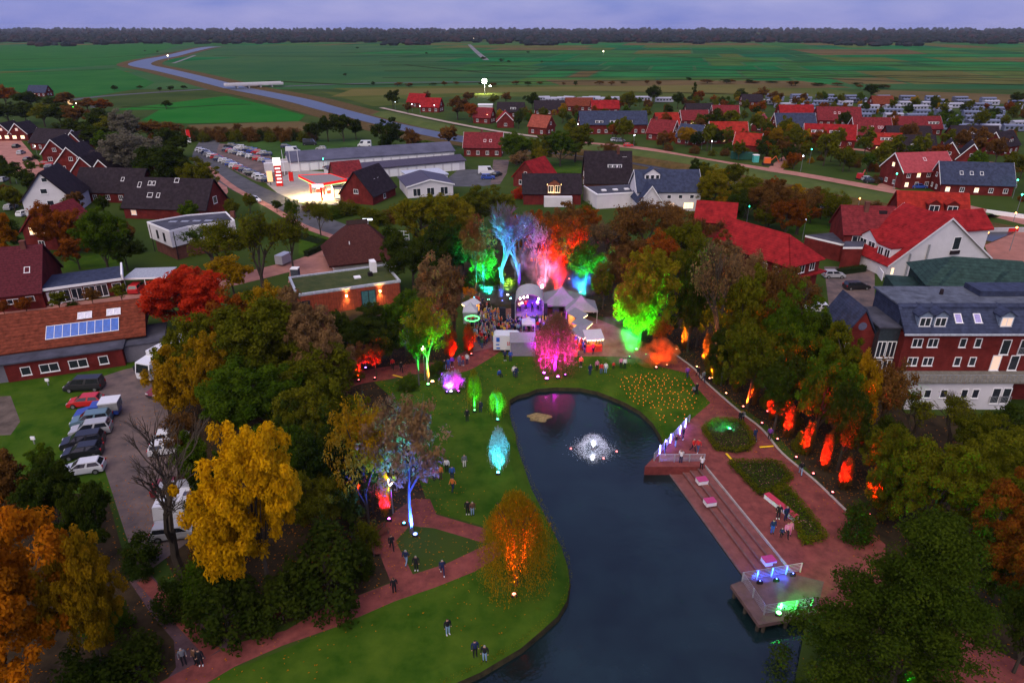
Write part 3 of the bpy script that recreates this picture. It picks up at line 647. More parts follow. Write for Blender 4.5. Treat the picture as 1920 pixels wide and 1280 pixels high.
def gable_house(t, L, W, wall, roof, ridge='x', wm=m_brick, rm=m_dark_roof, wins=(), oh=.4, hip=0, verge=True, chim=None, sky=(), vm=None):
    """walls, roof, windows in the house's own frame: x along its front, y away from it"""
    FOOT.append((t.matrix_basis @ Vector((L / 2, W / 2, 0)), max(L, W) * .62))
    b = MB(); x, y = L, W
    b.box(0, 0, -.1, x, y, wall)
    if ridge == 'x':
        if hip < .01:
            for xx in (0, x - .3): b.sweep([(xx, 0, wall), (xx, y, wall), (xx, y / 2, wall + roof - .12)], (.3, 0, 0))
    elif hip < .01:
        for yy in (0, y - .3): b.sweep([(0, yy, wall), (x, yy, wall), (x / 2, yy, wall + roof - .12)], (0, .3, 0))
    wo = b.build('wall', wm, t)
    r = MB(); th = .22
    def slab(p):                                     # roof slope from four points, given thickness
        n = (Vector(p[1]) - Vector(p[0])).cross(Vector(p[2]) - Vector(p[0])).normalized() * th
        lo = [Vector(q) for q in p]; k = len(r.v); m = len(p)
        r.v += [tuple(q) for q in lo] + [tuple(q + n) for q in lo]
        r.f.append(tuple(k + i for i in range(m))[::-1]); r.m.append(0); r.f.append(tuple(k + m + i for i in range(m))); r.m.append(0)
        for i in range(m): r.f.append((k + i, k + (i + 1) % m, k + m + (i + 1) % m, k + m + i)); r.m.append(0)
    if ridge == 'x':
        dz = oh * roof / (y / 2); h1 = hip
        z0, z1 = wall - dz, wall + roof
        xo = oh if hip < .01 else oh
        slab([(-xo, -oh, z0), (x + xo, -oh, z0), (x + (xo if not h1 else -h1), y / 2, z1), (-(xo if not h1 else -h1), y / 2, z1)])
        slab([(x + xo, y + oh, z0), (-xo, y + oh, z0), (-(xo if not h1 else -h1), y / 2, z1), (x + (xo if not h1 else -h1), y / 2, z1)])
        if h1:
            slab([(-xo, y + oh, z0), (-xo, -oh, z0), (h1, y / 2, z1)]); slab([(x + xo, -oh, z0), (x + xo, y + oh, z0), (x - h1, y / 2, z1)])
        sl = math.atan2(roof, y / 2)
        def onroof(u, v): return (u * x, v * y / 2, wall + v * roof + .26), 0, sl
    else:
        dz = oh * roof / (x / 2); z0, z1 = wall - dz, wall + roof; h1 = hip
        f0, f1 = (-oh if not h1 else h1), (y + oh)
        slab([(-oh, y + oh, z0), (-oh, -oh, z0), (x / 2, f0, z1), (x / 2, f1, z1)])
        slab([(x + oh, -oh, z0), (x + oh, y + oh, z0), (x / 2, f1, z1), (x / 2, f0, z1)])
        if h1: slab([(-oh, -oh, z0), (x + oh, -oh, z0), (x / 2, h1, z1)])
        sl = math.atan2(roof, x / 2)
        def onroof(u, v): return (v * x / 2, (1 - u) * y, wall + v * roof + .26), -math.pi / 2, sl
    ro = r.build('roof', rm, t)
    if verge and hip < .01:                          # pale boards along the gables
        W2 = (y if ridge == 'x' else x) / 2
        for q_ in ((-oh - .07, (x if ridge == 'x' else y) + oh + .005)):
            vb = MB(); ch = [(0, wall + roof + .24), (-W2 - oh, z0 + .24), (-W2 - oh, z0 - .12), (0, wall + roof - .12), (W2 + oh, z0 - .12), (W2 + oh, z0 + .24)]
            pr_ = [((q_, W2 + u, z) if ridge == 'x' else (W2 + u, q_, z)) for u, z in ch]; vb.sweep(pr_, (.065, 0, 0) if ridge == 'x' else (0, .065, 0)); vb.build('verge_board', vm or m_frame, t)
    for w in wins:
        f, u, z, ww, hh = w[:5]; n = w[5] if len(w) > 5 else 1; lit = w[6] if len(w) > 6 else 0
        loc, rz = {'f': ((u * x, -.03, z), 0), 'b': ((u * x, y + .03, z), math.pi), 'l': ((-.03, (1 - u) * y, z), -math.pi / 2), 'r': ((x + .03, u * y, z), math.pi / 2)}[f]
        window(t, loc, rz, ww, hh, n, lit)
    for s_ in sky:
        loc, rz, sl_ = onroof(*s_[:2]); o = window(t, loc, rz, s_[2] if len(s_) > 2 else .9, s_[3] if len(s_) > 3 else 1.2, 1, s_[4] if len(s_) > 4 else 0)
        o.name = 'skylight'; o.rotation_euler = (-(math.pi / 2 - sl_), 0, rz)
        if not (len(s_) > 4 and s_[4]): override(o.children[0], [m_sky_pane])
    if chim:
        for c in (chim if isinstance(chim, list) else [chim]):
            (lx, ly, lz), _, _ = onroof(c[0], c[1]); cb = MB(); cb.box(lx - .4, ly - .4, wall + roof * .4, lx + .4, ly + .4, wall + roof + 1.0); cb.box(lx - .46, ly - .46, wall + roof + 1.0, lx + .46, ly + .46, wall + roof + 1.12); cb.build('chimney', m_brick2, ro)
    return wo, ro
def dormer(t, loc, w, d, h, rm, wm, n=2, lit=0, rz=0, flatr=False, ww=None):
    """window bay on the roof slope, facing the slope's foot"""
    b = MB(); b.box(-w / 2, 0, 0, w / 2, d, h)
    o = b.build('dormer', wm, t); o.location = loc; o.rotation_euler[2] = rz
    r = MB()
    if flatr: r.box(-w / 2 - .15, -.2, h + .003, w / 2 + .15, d + .3, h + .2)
    else:
        for s_ in (-1, 1): r.sweep([(0, -.2, h + w * .35), (0, -.2, h + w * .35 + .15), (s_ * (w / 2 + .2), -.2, h + .02), (s_ * (w / 2 + .2), -.2, h - .13)], (0, d + .6, 0))
        r.face([(-w / 2, .01, h), (w / 2, .01, h), (0, .01, h + w * .34)], 1)
    r.build('dormer_roof', [rm, wm], o)
    k = max(1, int(n)); w2, h2 = ww or w / k * .78, h * .72; nn = 2 if w / k > 1.4 else 1
    key = (round(w2, 1), round(h2, 1), nn, lit)
    if key not in DW:                                # frame and glass in one mesh: the third level ends here
        me = win_mesh(w2, h2, nn)[0].copy(); bm = bmesh.new(); bm.from_mesh(me)
        x1, z1 = w2 / 2 - .05, h2 / 2 - .05
        f = bm.faces.new([bm.verts.new(p) for p in ((-x1, -.01, -z1), (x1, -.01, -z1), (x1, -.01, z1), (-x1, -.01, z1))]); f.material_index = 1
        bm.to_mesh(me); bm.free(); me.materials.append(m_lit if lit == 1 else m_lit2 if lit else m_pane); DW[key] = me
    for i in range(k): child(o, 'dormer_window', DW[key], ((i + .5) * w / k - w / 2, -.04, h * .52))
    return o
DW = {}
def part(t, name, m, boxes):
    b = MB()
    for q in boxes: b.box(*q)
    return b.build(name, m, t)
def front_wins(L, wall, n, lit=(), two=False, w=1.2, h=1.3):
    o = []
    for lv in range(2 if two else 1):
        for i in range(n): o.append(('f', (i + .5) / n, (1.45 if not two else 1.3) + lv * 2.7, w, h, 2, 1 if (i, lv) in lit else 0))
    return o
def house(cx, cy, L, W, yaw, wall, roof, rc, label, wc='brick', wins=None, sky=(), chim=None, lit=(), two=False, group=None, verge=True, hip=0, dorm=(), name='brick_house', cat='house', nf=None, end=('l', 'r'), base=None):
    c = base or G(cx, cy); a = R(yaw); A = c - Vector((math.cos(a), math.sin(a), 0)) * L / 2 - Vector((-math.sin(a), math.cos(a), 0)) * 0
    t = thing(name, label, cat, (A.x, A.y, 0), a, group)
    w = list(wins) if wins is not None else front_wins(L, wall, nf or max(2, int(L / 3.2)), lit, two) + [q for s_ in end for q in ((s_, .33, 1.5, 1.1, 1.2, 2, 0), (s_, .67, 1.5, 1.1, 1.2, 2, 0), (s_, .5, wall + roof * .3, 1.1, 1.2, 1, 1 if (s_, 0) in lit else 0))]
    gable_house(t, L, W, wall, roof, 'x', WALL[wc], ROOF[rc], w, hip=hip, verge=verge, chim=chim, sky=sky)
    for (u, v, dw, n, lt, fl) in dorm:
        dormer(t, (u * L, v * W / 2, wall + v * roof - .1), dw, (1 - v) * W / 2 * .8 + .5, 1.5, ROOF[rc], m_frame if fl != 2 else WALL[wc], n, lt, 0, fl == 1)
    return t

# ---- left side -------------------------------------------------------------
def low_red_building():
    t, L = place((17, 717), (236, 685), 'community_building', 'long low brick building with mossy red roof and a row of solar panels', 'building')
    m = part(t, 'wall', m_brick, [(0, 0, -.1, L, 12.5, 2.7)])
    part(t, 'lower_roof', m_felt, [(-9, -.35, 2.703, L + .3, 3.4, 2.9)])
    part(t, 'annex', mat('grey_render', (0.15, 0.14, 0.17), var=0.1), [(L + .05, 1.0, -.1, L + 5.2, 8, 2.5)]); part(t, 'annex', MATS['grey_render'], [(-9, .2, -.1, -.05, 8, 2.5)])
    part(t, 'annex_roof', m_felt, [(L + .31, .8, 2.505, L + 5.4, 8.2, 2.65)])
    for u, n, w in ((.205, 1, 1.2), (.40, 2, 2.3), (.645, 2, 2.3), (.865, 1, 1.2)): window(t, (u * L - .6, -.03, 1.35), 0, w, 1.25, n)
    r = MB(); x0, x1 = -1.5, L + 3.0; y0, y1, z0, z1 = 2.7, 9.2, 3.2, 6.7
    r.sweep([(x0, y0, z0), (x0, y0, z0 - .2), (x0, y1, z1 - .2), (x0, y1 + 6.5, z0 - .2), (x0, y1 + 6.5, z0), (x0, y1, z1)], (x1 - x0, 0, 0))
    ro = r.build('roof', m_rust_roof, t)
    part(t, 'upper_wall', m_brick2, [(-1.1, 3.41, 2.71, L + 2.6, 15, 3.1)])
    sl = math.atan2(z1 - z0, y1 - y0)
    def P(u, v): return Vector((x0 + u * (x1 - x0), y0 + v * (y1 - y0), z0 + v * (z1 - z0)))
    nrm = Vector((0, -math.sin(sl), math.cos(sl)))
    mp = mat('solar_panel', (0.035, 0.11, 0.42), rough=0.18, var=0.25, scale=2, spec=0.8)
    pw = (x1 - x0) * .49 / 9; b = MB(); b.box(0, 0, 0, pw - .06, 2.35, .07); me = b.mesh('solar_panel', mp)
    f = MB(); f.box(-.07, -.07, 0, pw * 9 + .01, 0, .11); f.box(-.07, 2.352, 0, pw * 9 + .01, 2.42, .11)
    for k in range(10): f.box(pw * k - .062, 0.001, 0, pw * k - .002, 2.351, .11)
    fo = f.build('panel_frame', m_frame, t); p0 = P(.325, .20) + nrm * .06
    fo.location = p0; fo.rotation_euler[0] = sl
    for k in range(9):
        o = child(t, 'solar_panel', me); o.location = p0 + Vector((pw * k, 0, 0)); o.rotation_euler[0] = sl
    for u in (.555, .60, .755, .80):
        o = window(t, P(u, .70) + nrm * .08, 0, 1.0, 1.3, 1); o.name = 'skylight'; o.rotation_euler = (-(math.pi / 2 - sl), 0, 0); override(o.children[0], [mat('bright_skylight', (0.6, 0.58, 0.66), rough=.3)])
    FOOT.append((t.matrix_basis @ Vector((L / 2, 7, 0)), 14))
low_red_building()
def long_low_house():
    t, L = place((84, 574), (232, 552), 'brick_house', 'low brick house front with white door and tall white windows', 'house')
    part(t, 'wall', m_brick, [(0, 0, -.1, L, 7, 3.0)])
    part(t, 'roof', m_slate, [(-.4, -.5, 3.003, L + .2, 7.3, 3.25)]); part(t, 'fascia', m_frame, [(-.5, -.62, 2.85, L + .25, -.505, 3.3)])
    part(t, 'party_wall', m_frame, [(L + .3, -.6, 2.9, L + .6, 7.2, 3.9)])
    for i, u in enumerate((.27, .43, .59, .745)): window(t, (u * L, -.03, 1.35), 0, 1.75, 2.2, 2)
    for u in (.91, .965): window(t, (u * L, -.03, 1.9), 0, .8, .9, 1)
    d = part(t, 'door', m_frame, [(.7, -.08, 0, 2.6, -.002, 2.4)]); part(d, 'door_glass', m_pane, [(1.1, -.10, 1.2, 1.5, -.081, 2.1), (1.9, -.10, 1.2, 2.3, -.081, 2.1)])
    part(t, 'porch', m_brick, [(-.3, -1.0, 0, .3, -.002, 2.7)])
    FOOT.append((t.matrix_basis @ Vector((L / 2, 3, 0)), 10))
    t, L = place((-60, 592), (84, 577), 'brick_house', 'house with large steep dark red roof beside the low white windowed front', 'house')
    gable_house(t, L, 14, 3.0, 6.2, 'x', m_brick, mat('wine_red_tiles', (0.085, 0.016, 0.022), var=.35, rows=(2, .32, .3), spec=.08), [('f', .62, 1.7, 1.7, .9, 2), ('f', .85, 1.9, 1.3, .9, 1), ('f', .4, 1.6, 1.3, 2.0, 1, 2)], verge=False, chim=(.78, .95), sky=((.83, .45),))
    t = thing('carport', 'open carport with pale flat roof on thin posts beside the low brick house', 'carport', G(236, 548), R(6))
    part(t, 'roof', mat('carport_sheet', (0.30, 0.32, 0.38), var=.2), [(0, 0, 2.5, 7.5, 6, 2.62)]); part(t, 'fascia', m_frame, [(-.05, -.1, 2.4, 7.55, -.002, 2.7)])
    for x in (.1, 3.6, 7.3): part(t, 'post', m_frame, [(x, .1, 0, x + .12, .22, 2.499)])
long_low_house()
# terrace and houses of the left street
GL = 'gabled brick houses along the left street'
def gabled(cx, cy, W, L, yaw, wall, roof, rc, label, wins, wc='brick', group=None, **k):
    c = G(cx, cy); a = R(yaw); A = c - Vector((math.cos(a), math.sin(a), 0)) * W / 2
    t = thing('brick_house' if wc != 'white' else 'white_house', label, 'house', (A.x, A.y, 0), a, group)
    gable_house(t, W, L, wall, roof, 'y', WALL[wc], ROOF[rc], wins, **k); return t
gabled(8, 264, 7, 10, 4, 3, 4, 'dark', 'warmly lit gabled house beside the picture edge at the far street end', [('f', .28, 1.5, 1.6, 1.3, 2, 1), ('f', .72, 1.5, 1.6, 1.3, 2, 1), ('f', .5, 4.6, 1.0, 1.0, 1, 2)], group=GL)
gabled(37, 264, 7.4, 10, 4, 3, 4, 'dark', 'warmly lit gabled house facing down the far street, next to a dark roof', [('f', .28, 1.5, 1.6, 1.3, 2, 1), ('f', .72, 1.5, 1.6, 1.3, 2, 1), ('f', .5, 4.6, 1.0, 1.0, 1, 2)], group=GL)
house(90, 283, 17, 10, -18, 3, 4.5, 'dark', 'house with broad dark roof just beyond the lit gables', lit=())
gabled(106, 306, 8, 14, 12, 3.5, 4.5, 'dark', 'red gabled house with white window, first in the dark terrace', [('f', .55, 4.6, 1.2, 1.2, 2), ('f', .8, 2.6, 1.2, 1.2, 1), ('f', .3, 1.5, 1.4, 1.3, 2)], group=GL)
gabled(143, 290, 7.5, 12, -8, 4, 4, 'dark', 'red gable peeping out behind the dark terrace', [('f', .5, 4.9, 1.0, 1.0, 1)], group=GL)
gabled(137, 326, 9, 14, 10, 3.6, 4.8, 'dark', 'red gabled house with bold white verge in mid terrace', [('f', .55, 4.8, 1.2, 1.2, 2), ('f', .8, 4.6, 1.0, 1.1, 1), ('f', .25, 2.0, 1.2, 1.2, 2)], group=GL)
gabled(163, 345, 8, 13, 8, 3.4, 4.6, 'dark', 'red gabled house with pointed white dormer near the terrace end', [('f', .6, 4.0, 1.4, 1.5, 2), ('f', .3, 1.5, 1.2, 1.2, 2)], group=GL)
gabled(196, 345, 6.5, 11, 4, 3.6, 3.6, 'dark', 'narrow red gable with one white window, last of the terrace', [('f', .5, 3.9, 1.2, 1.4, 2)], group=GL)
house(212, 335, 17, 9, -6, 3.2, 4.6, 'dark', 'long dark roofed house with orange lit windows behind the terrace', wins=[('f', .65, 1.6, 1.0, .8, 1, 1), ('f', .85, 1.6, 1.0, .8, 1, 1)], verge=False)
house(205, 282, 14, 5, 6, 2.8, .4, 'dkred', 'low flat garage row behind the terrace with pale roof edge', verge=False, wins=[])
house(205, 380, 19, 10, -6, 3, 5.4, 'dark', 'dark roofed house between the white gable and the skylit roof', sky=((.7, .5, .9, 1.2),), verge=False)
house(312, 412, 22, 11, -7, 3, 6.2, 'dark', 'large dark roofed house with skylights and a yellow lit window', wins=[('f', .12, 1.6, 1.4, 1.2, 2, 2), ('r', .45, 4.2, 1.8, 1.8, 1)], sky=((.14, .72, .9, 1.5), (.26, .78), (.31, .78), (.58, .9, 1.2, 1.2), (.30, .38, 1.4, 1.3, 1), (.40, .38, .9, 1.3)), verge=False)
t = gabled(97, 404, 11.4, 13, 14, 4.2, 6.6, 'dark', 'white gabled house with three dark windows stacked in its gable', [('f', .55, 9.0, 1.3, 1.1, 1), ('f', .48, 6.2, 1.6, 1.3, 1), ('f', .55, 3.2, 1.6, 1.3, 1), ('f', .2, 1.6, 1.2, 1.2, 1)], wc='white', vm=m_dark_roof)
gabled(82, 468, 7.4, 12, -6, 4.2, 4.0, 'dkred', 'red gabled house with two yellow lit windows under a small dark roof', [('f', .33, 4.1, 1.6, 1.6, 2, 1), ('f', .78, 4.2, 1.7, 1.6, 2, 1), ('f', .5, 1.3, 1.4, 1.4, 2)], group=GL, verge=False)
def white_flat():
    t = thing('white_flat_roofed_building', 'white flat roofed upper storey overhanging a brown brick ground floor', 'building', G(316, 470))
    o = G(316, 470); P = [G(*p, 6.4) - o for p in ((275, 416), (317, 433), (352, 424), (440, 413), (424, 397), (350, 403))]
    c = sum(P, Vector()) / len(P)
    b = MB(); b.prism([(p.x, p.y) for p in P], 2.9, 6.1); b.build('upper_wall', m_white, t)
    b = MB(); b.prism([(p.x, p.y) for p in [c + (q - c) * .90 for q in P]], -.1, 2.899); b.build('ground_floor_wall', m_brick2, t)
    b = MB(); b.prism([(p.x, p.y) for p in [c + (q - c) * .975 for q in P]], 6.11, 6.2); b.build('roof', m_felt, t)
    b = MB(); k = len(P)
    for i in range(k):
        a, q = P[i], P[(i + 1) % k]; ai, qi = c + (a - c) * .97, c + (q - c) * .97
        b.face([(a.x, a.y, 6.45), (q.x, q.y, 6.45), (qi.x, qi.y, 6.45), (ai.x, ai.y, 6.45)]); b.face([(a.x, a.y, 6.103), (q.x, q.y, 6.103), (q.x, q.y, 6.45), (a.x, a.y, 6.45)]); b.face([(qi.x, qi.y, 6.15), (ai.x, ai.y, 6.15), (ai.x, ai.y, 6.45), (qi.x, qi.y, 6.45)])
    b.build('parapet', m_frame, t)
    d = P[1] - P[0]; yaw = math.atan2(d.y, d.x)
    for u in (.42, .72): window(t, P[0].lerp(P[1], u) + Vector((0, 0, 4.6 - 6.4)) + Vector((-math.sin(yaw), math.cos(yaw), 0)) * -.05, yaw, .8, 1.7, 1, fm=m_dark_roof)
    for q in (P[0].lerp(P[1], .1), P[1].lerp(P[2], .2)): part(t, 'downpipe', m_dark_roof, [(q.x - .06, q.y - .12, .1, q.x + .06, q.y - .02, 6.0)])
    for k in range(4):
        q = c + Vector((-4 + 2.4 * k, -.3 + .3 * k, 0)); part(t, 'roof_frame', mat('grey_metal', (.35, .36, .4), rough=.4, metal=.4), [(q.x - .8, q.y - .5, 6.25, q.x + .8, q.y + .5, 6.33)])
    part(t, 'chimney', m_brick2, [(c.x + 7, c.y + 3, 6.21, c.x + 7.9, c.y + 3.8, 7.6)])
    FOOT.append((o + Vector((c.x, c.y, 0)), 10))
white_flat()

# ---- filling station and garages -------------------------------------------
def filling_station():
    t = thing('filling_station', 'lit filling station canopy with red edge over glowing forecourt', 'filling station', G(597, 362))
    o = G(597, 362); P = [G(*p, 5.0) - o for p in ((560, 329), (595, 346), (650, 336.5), (620, 326.5))]
    c = sum(P, Vector()) / 4
    b = MB(); b.prism([(p.x, p.y) for p in P], 4.3, 5.0); b.build('canopy', mat('canopy_grey', (.22, .20, .20), var=.2), t)
    for i, (m1, nm) in enumerate(((mat('sign_red', (.75, .02, .02), var=.05, emit=(1, .02, .02), es=.55), 'red_fascia'), (mat('sign_green', (.2, .6, .2), emit=(.5, 1, .35), es=.9), 'light_strip'))):
        b = MB()
        for a, q in ((P[0], P[1]), (P[1], P[2]), (P[2], P[3]), (P[3], P[0])):
            a2, q2 = c + (a - c) * 1.02, c + (q - c) * 1.02; z0, z1 = (4.45, 5.15) if i == 0 else (4.2, 4.44)
            b.face([(a2.x, a2.y, z0), (q2.x, q2.y, z0), (q2.x, q2.y, z1), (a2.x, a2.y, z1)])
        b.build(nm, m1, t)
    p = c + (P[1] - c) * 1.04; part(t, 'white_sign', glow('white_sign', (.8, .85, 1), 1.6), [(p.x - 1.4, p.y - .1, 4.3, p.x + 1.6, p.y + .25, 5.1)])
    for a in (P[0].lerp(P[2], .22), P[0].lerp(P[2], .5), P[1].lerp(P[3], .2), P[0].lerp(P[2], .78)): part(t, 'column', mat('post_red', (.6, .02, .02)), [(a.x - .2, a.y - .2, 0, a.x + .2, a.y + .2, 4.299)])
    b = MB(); b.box(c.x - 4, c.y - 1, 4.24, c.x + 4, c.y + 1, 4.29); b.build('ceiling_light', glow('canopy_light', (1, .9, .6), 14), t)
    for dx, dy in ((-5, -2), (5, 1.5), (0, -2.5), (0, 2)):
        l = bpy.data.lights.new('canopy_lamp', 'AREA'); l.energy = 3200; l.size = 2.5; l.color = (1, .74, .30); lo = link('canopy_lamp', l, t, (c.x + dx, c.y + dy, 4.1))
    for x, y, l in ((597, 361, 'red fuel pump under the canopy by the front column'), (606, 356, 'red fuel pump in the middle of the canopy'), (617, 364, 'low red fuel pump on the bright open forecourt')):
        q = thing('fuel_pump', l, 'fuel pump', G(x, y), R(20), 'fuel pumps of the filling station')
        part(q, 'cabinet', MATS['post_red'], [(-.5, -.35, .15, .5, .35, 1.9)]); part(q, 'plinth', m_stone, [(-.9, -.6, 0, .9, .6, .149)]); part(q, 'display', glow('pump_display', (.8, .9, 1), 1.5), [(-.35, -.37, 1.2, .35, -.352, 1.7)])
    s = thing('station_shop', 'filling station shop with glowing yellow windows beside the canopy', 'shop', G(627, 374), R(18))
    part(s, 'wall', m_white, [(0, 0, 0, 9.5, 8, 3.4)]); part(s, 'roof', m_felt, [(-.2, -.2, 3.403, 9.7, 8.2, 3.7)])
    for k in range(6): window(s, (.9 + 1.5 * k, -.03, 1.5), 0, 1.4, 2.4, 1, 1)
    for k in range(4): window(s, (-.03, 1 + 1.9 * k, 1.5), -math.pi / 2, 1.5, 2.4, 1, 1)
    FOOT.append((G(605, 358), 15))
    s = thing('price_totem', 'tall red and white price totem beside the filling station road', 'sign', G(525, 349), R(12))
    part(s, 'post', MATS['post_red'], [(-1.0, -.2, 0, 1.0, .2, 6.2)]); part(s, 'top_panel', glow('totem_white', (1, .95, .8), 1.7), [(-1.05, -.24, 6.203, 1.05, .24, 8.4)])
    for k in range(5): part(s, 'price_panel', glow('totem_panel', (1, .9, .85), 1.0), [(-.75 + .2 * (k % 2), -.26, 1.0 + 1.02 * k, .75, -.203, 1.45 + 1.02 * k)])
    s = thing('advertising_sign', 'small yellow advertising panel on posts beside the red totem', 'sign', G(508, 347), R(10))
    part(s, 'panel', glow('yellow_sign', (1, .45, .02), .8), [(-.8, -.1, 1.0, .8, .1, 4.2)]); part(s, 'post', m_dark_roof, [(-.1, -.08, 0, .1, .08, .998)])
    s = thing('banner', 'red upright banner standing between totem and canopy', 'banner', G(547, 342)); part(s, 'cloth', MATS['post_red'], [(-.7, -.04, .4, .7, .04, 3.2)]); part(s, 'pole', m_frame, [(-.78, -.05, 0, -.71, .05, 3.4)])
    for i, (x, y, top, l) in enumerate(((534, 328, 282, 'slim flag pole between the totem and the garages'), (547, 326, 285, 'slim flag pole in the middle of three'), (562, 322, 282, 'bright flag pole next to the canopy corner'))):
        q = thing('flag_pole', l, 'flag pole', G(x, y), 0, 'flag poles of the filling station'); h = HT(x, y, top); b = MB(); b.tube([(0, 0, 0), (0, 0, h)], [.12, .06], 6); b.build('pole', m_frame, q); b = MB(); b.lathe([(0, h + .12), (.12, h + .06), (.12, h), (0, h - .02)], 8); b.build('finial', m_frame, q)
filling_station()
def garages():
    t, L = place((545, 322), (852, 300), 'garage_hall', 'very long garage hall with grey sheet roof behind the filling station', 'garage')
    W = 13; b = MB(); b.box(0, 0, 0, L, W, 3.2)
    for x in (0, L - .3): b.sweep([(x, 0, 3.2), (x, W, 3.2), (x, W / 2, 5.2)], (.3, 0, 0))
    b.build('wall', m_white, t)
    b = MB(); b.sweep([(-.4, -.5, 3.05), (-.4, W / 2, 5.4), (-.4, W + .5, 3.05), (-.4, W + .5, 3.3), (-.4, W / 2, 5.65), (-.4, -.5, 3.3)], (L + .8, 0, 0)); b.build('roof', m_metal_roof, t)
    b = MB(); b.box(0, 0, 0, 2.5, .08, 2.4); me = b.mesh('garage_door', m_frame)
    for k in range(int(L / 3.1)): child(t, 'garage_door', me, (.4 + 3.1 * k, -.09, 0))
    part(t, 'gable_end', m_white, [(-8, 1, 0, -.01, 3, 3.0)])
    t, L = place((622, 342), (872, 318), 'garage_row', 'second garage row with white doors and dark purple roof', 'garage')
    W = 9; part(t, 'wall', m_white, [(0, 0, 0, L, W, 2.9)])
    b = MB(); b.sweep([(-.4, -.6, 2.95), (-.4, W / 2, 4.2), (-.4, W + .4, 2.95), (-.4, W + .4, 3.2), (-.4, W / 2, 4.45), (-.4, -.6, 3.2)], (L + .8, 0, 0)); b.build('roof', mat('purple_sheet_roof', (.060, .050, .075), var=.25, rough=.5), t)
    for k in range(int(L / 3.1)): child(t, 'garage_door', me, (.4 + 3.1 * k, -.09, 0))
    t, L = place((500, 318), (545, 314), 'garden_wall', 'white boundary wall end of the car park beside the garages', 'wall'); part(t, 'panel', m_white, [(0, 0, 0, L, .3, 3.0)])
    for a, bb, lab, W in (((765, 372), (850, 366), 'white workshop with shallow dark roof and pale gable', 9), ((700, 385), (742, 366), 'brick house with steep skylit roof beside the workshops', 8)):
        t, L = place(a, bb, 'workshop' if W == 9 else 'brick_house', lab, 'workshop' if W == 9 else 'house')
        if W == 9: gable_house(t, L, 14, 3.2, 1.6, 'y', m_white, MATS['purple_sheet_roof'], [('f', .2, 1.5, 2.2, 2.2, 2), ('f', .5, 1.5, 2.2, 2.2, 2), ('f', .8, 1.5, 2.2, 2.2, 2)], verge=True)
        else: gable_house(t, L, 10, 2.6, 6.0, 'x', m_brick, m_dark_roof, [('l', .5, 3.4, 1.4, 1.2, 2), ('f', .5, 1.2, 1.2, 1.2, 1)], verge=False, sky=((.45, .6, .5, 1.6), (.6, .6, .5, 1.6)))
    t, L = place((770, 352), (840, 346), 'flat_workshop', 'flat workshop hall with pale bluish roof between garages and park', 'workshop'); part(t, 'wall', m_white, [(0, 0, 0, L, 10, 3.0)]); part(t, 'roof', mat('pale_sheet', (.42, .44, .52), rough=.5), [(-.3, -.3, 3.003, L + .3, 10.3, 3.3)])
    t, L = place((673, 366), (712, 360), 'flat_workshop', 'flat white shed with grey roof next to the station shop', 'shed'); part(t, 'wall', m_white, [(0, 0, 0, L, 9, 3.0)]); part(t, 'roof', m_metal_roof, [(-.3, -.3, 3.003, L + .3, 9.3, 3.3)]); 
    t, L = place((632, 352), (682, 347), 'brick_house', 'small brick gable with dark red roof among the garages', 'house'); gable_house(t, L, 8, 2.8, 4, 'x', m_brick2, m_dkred, [('f', .6, 1.5, 1.2, 1.2, 1)], verge=False)
garages()

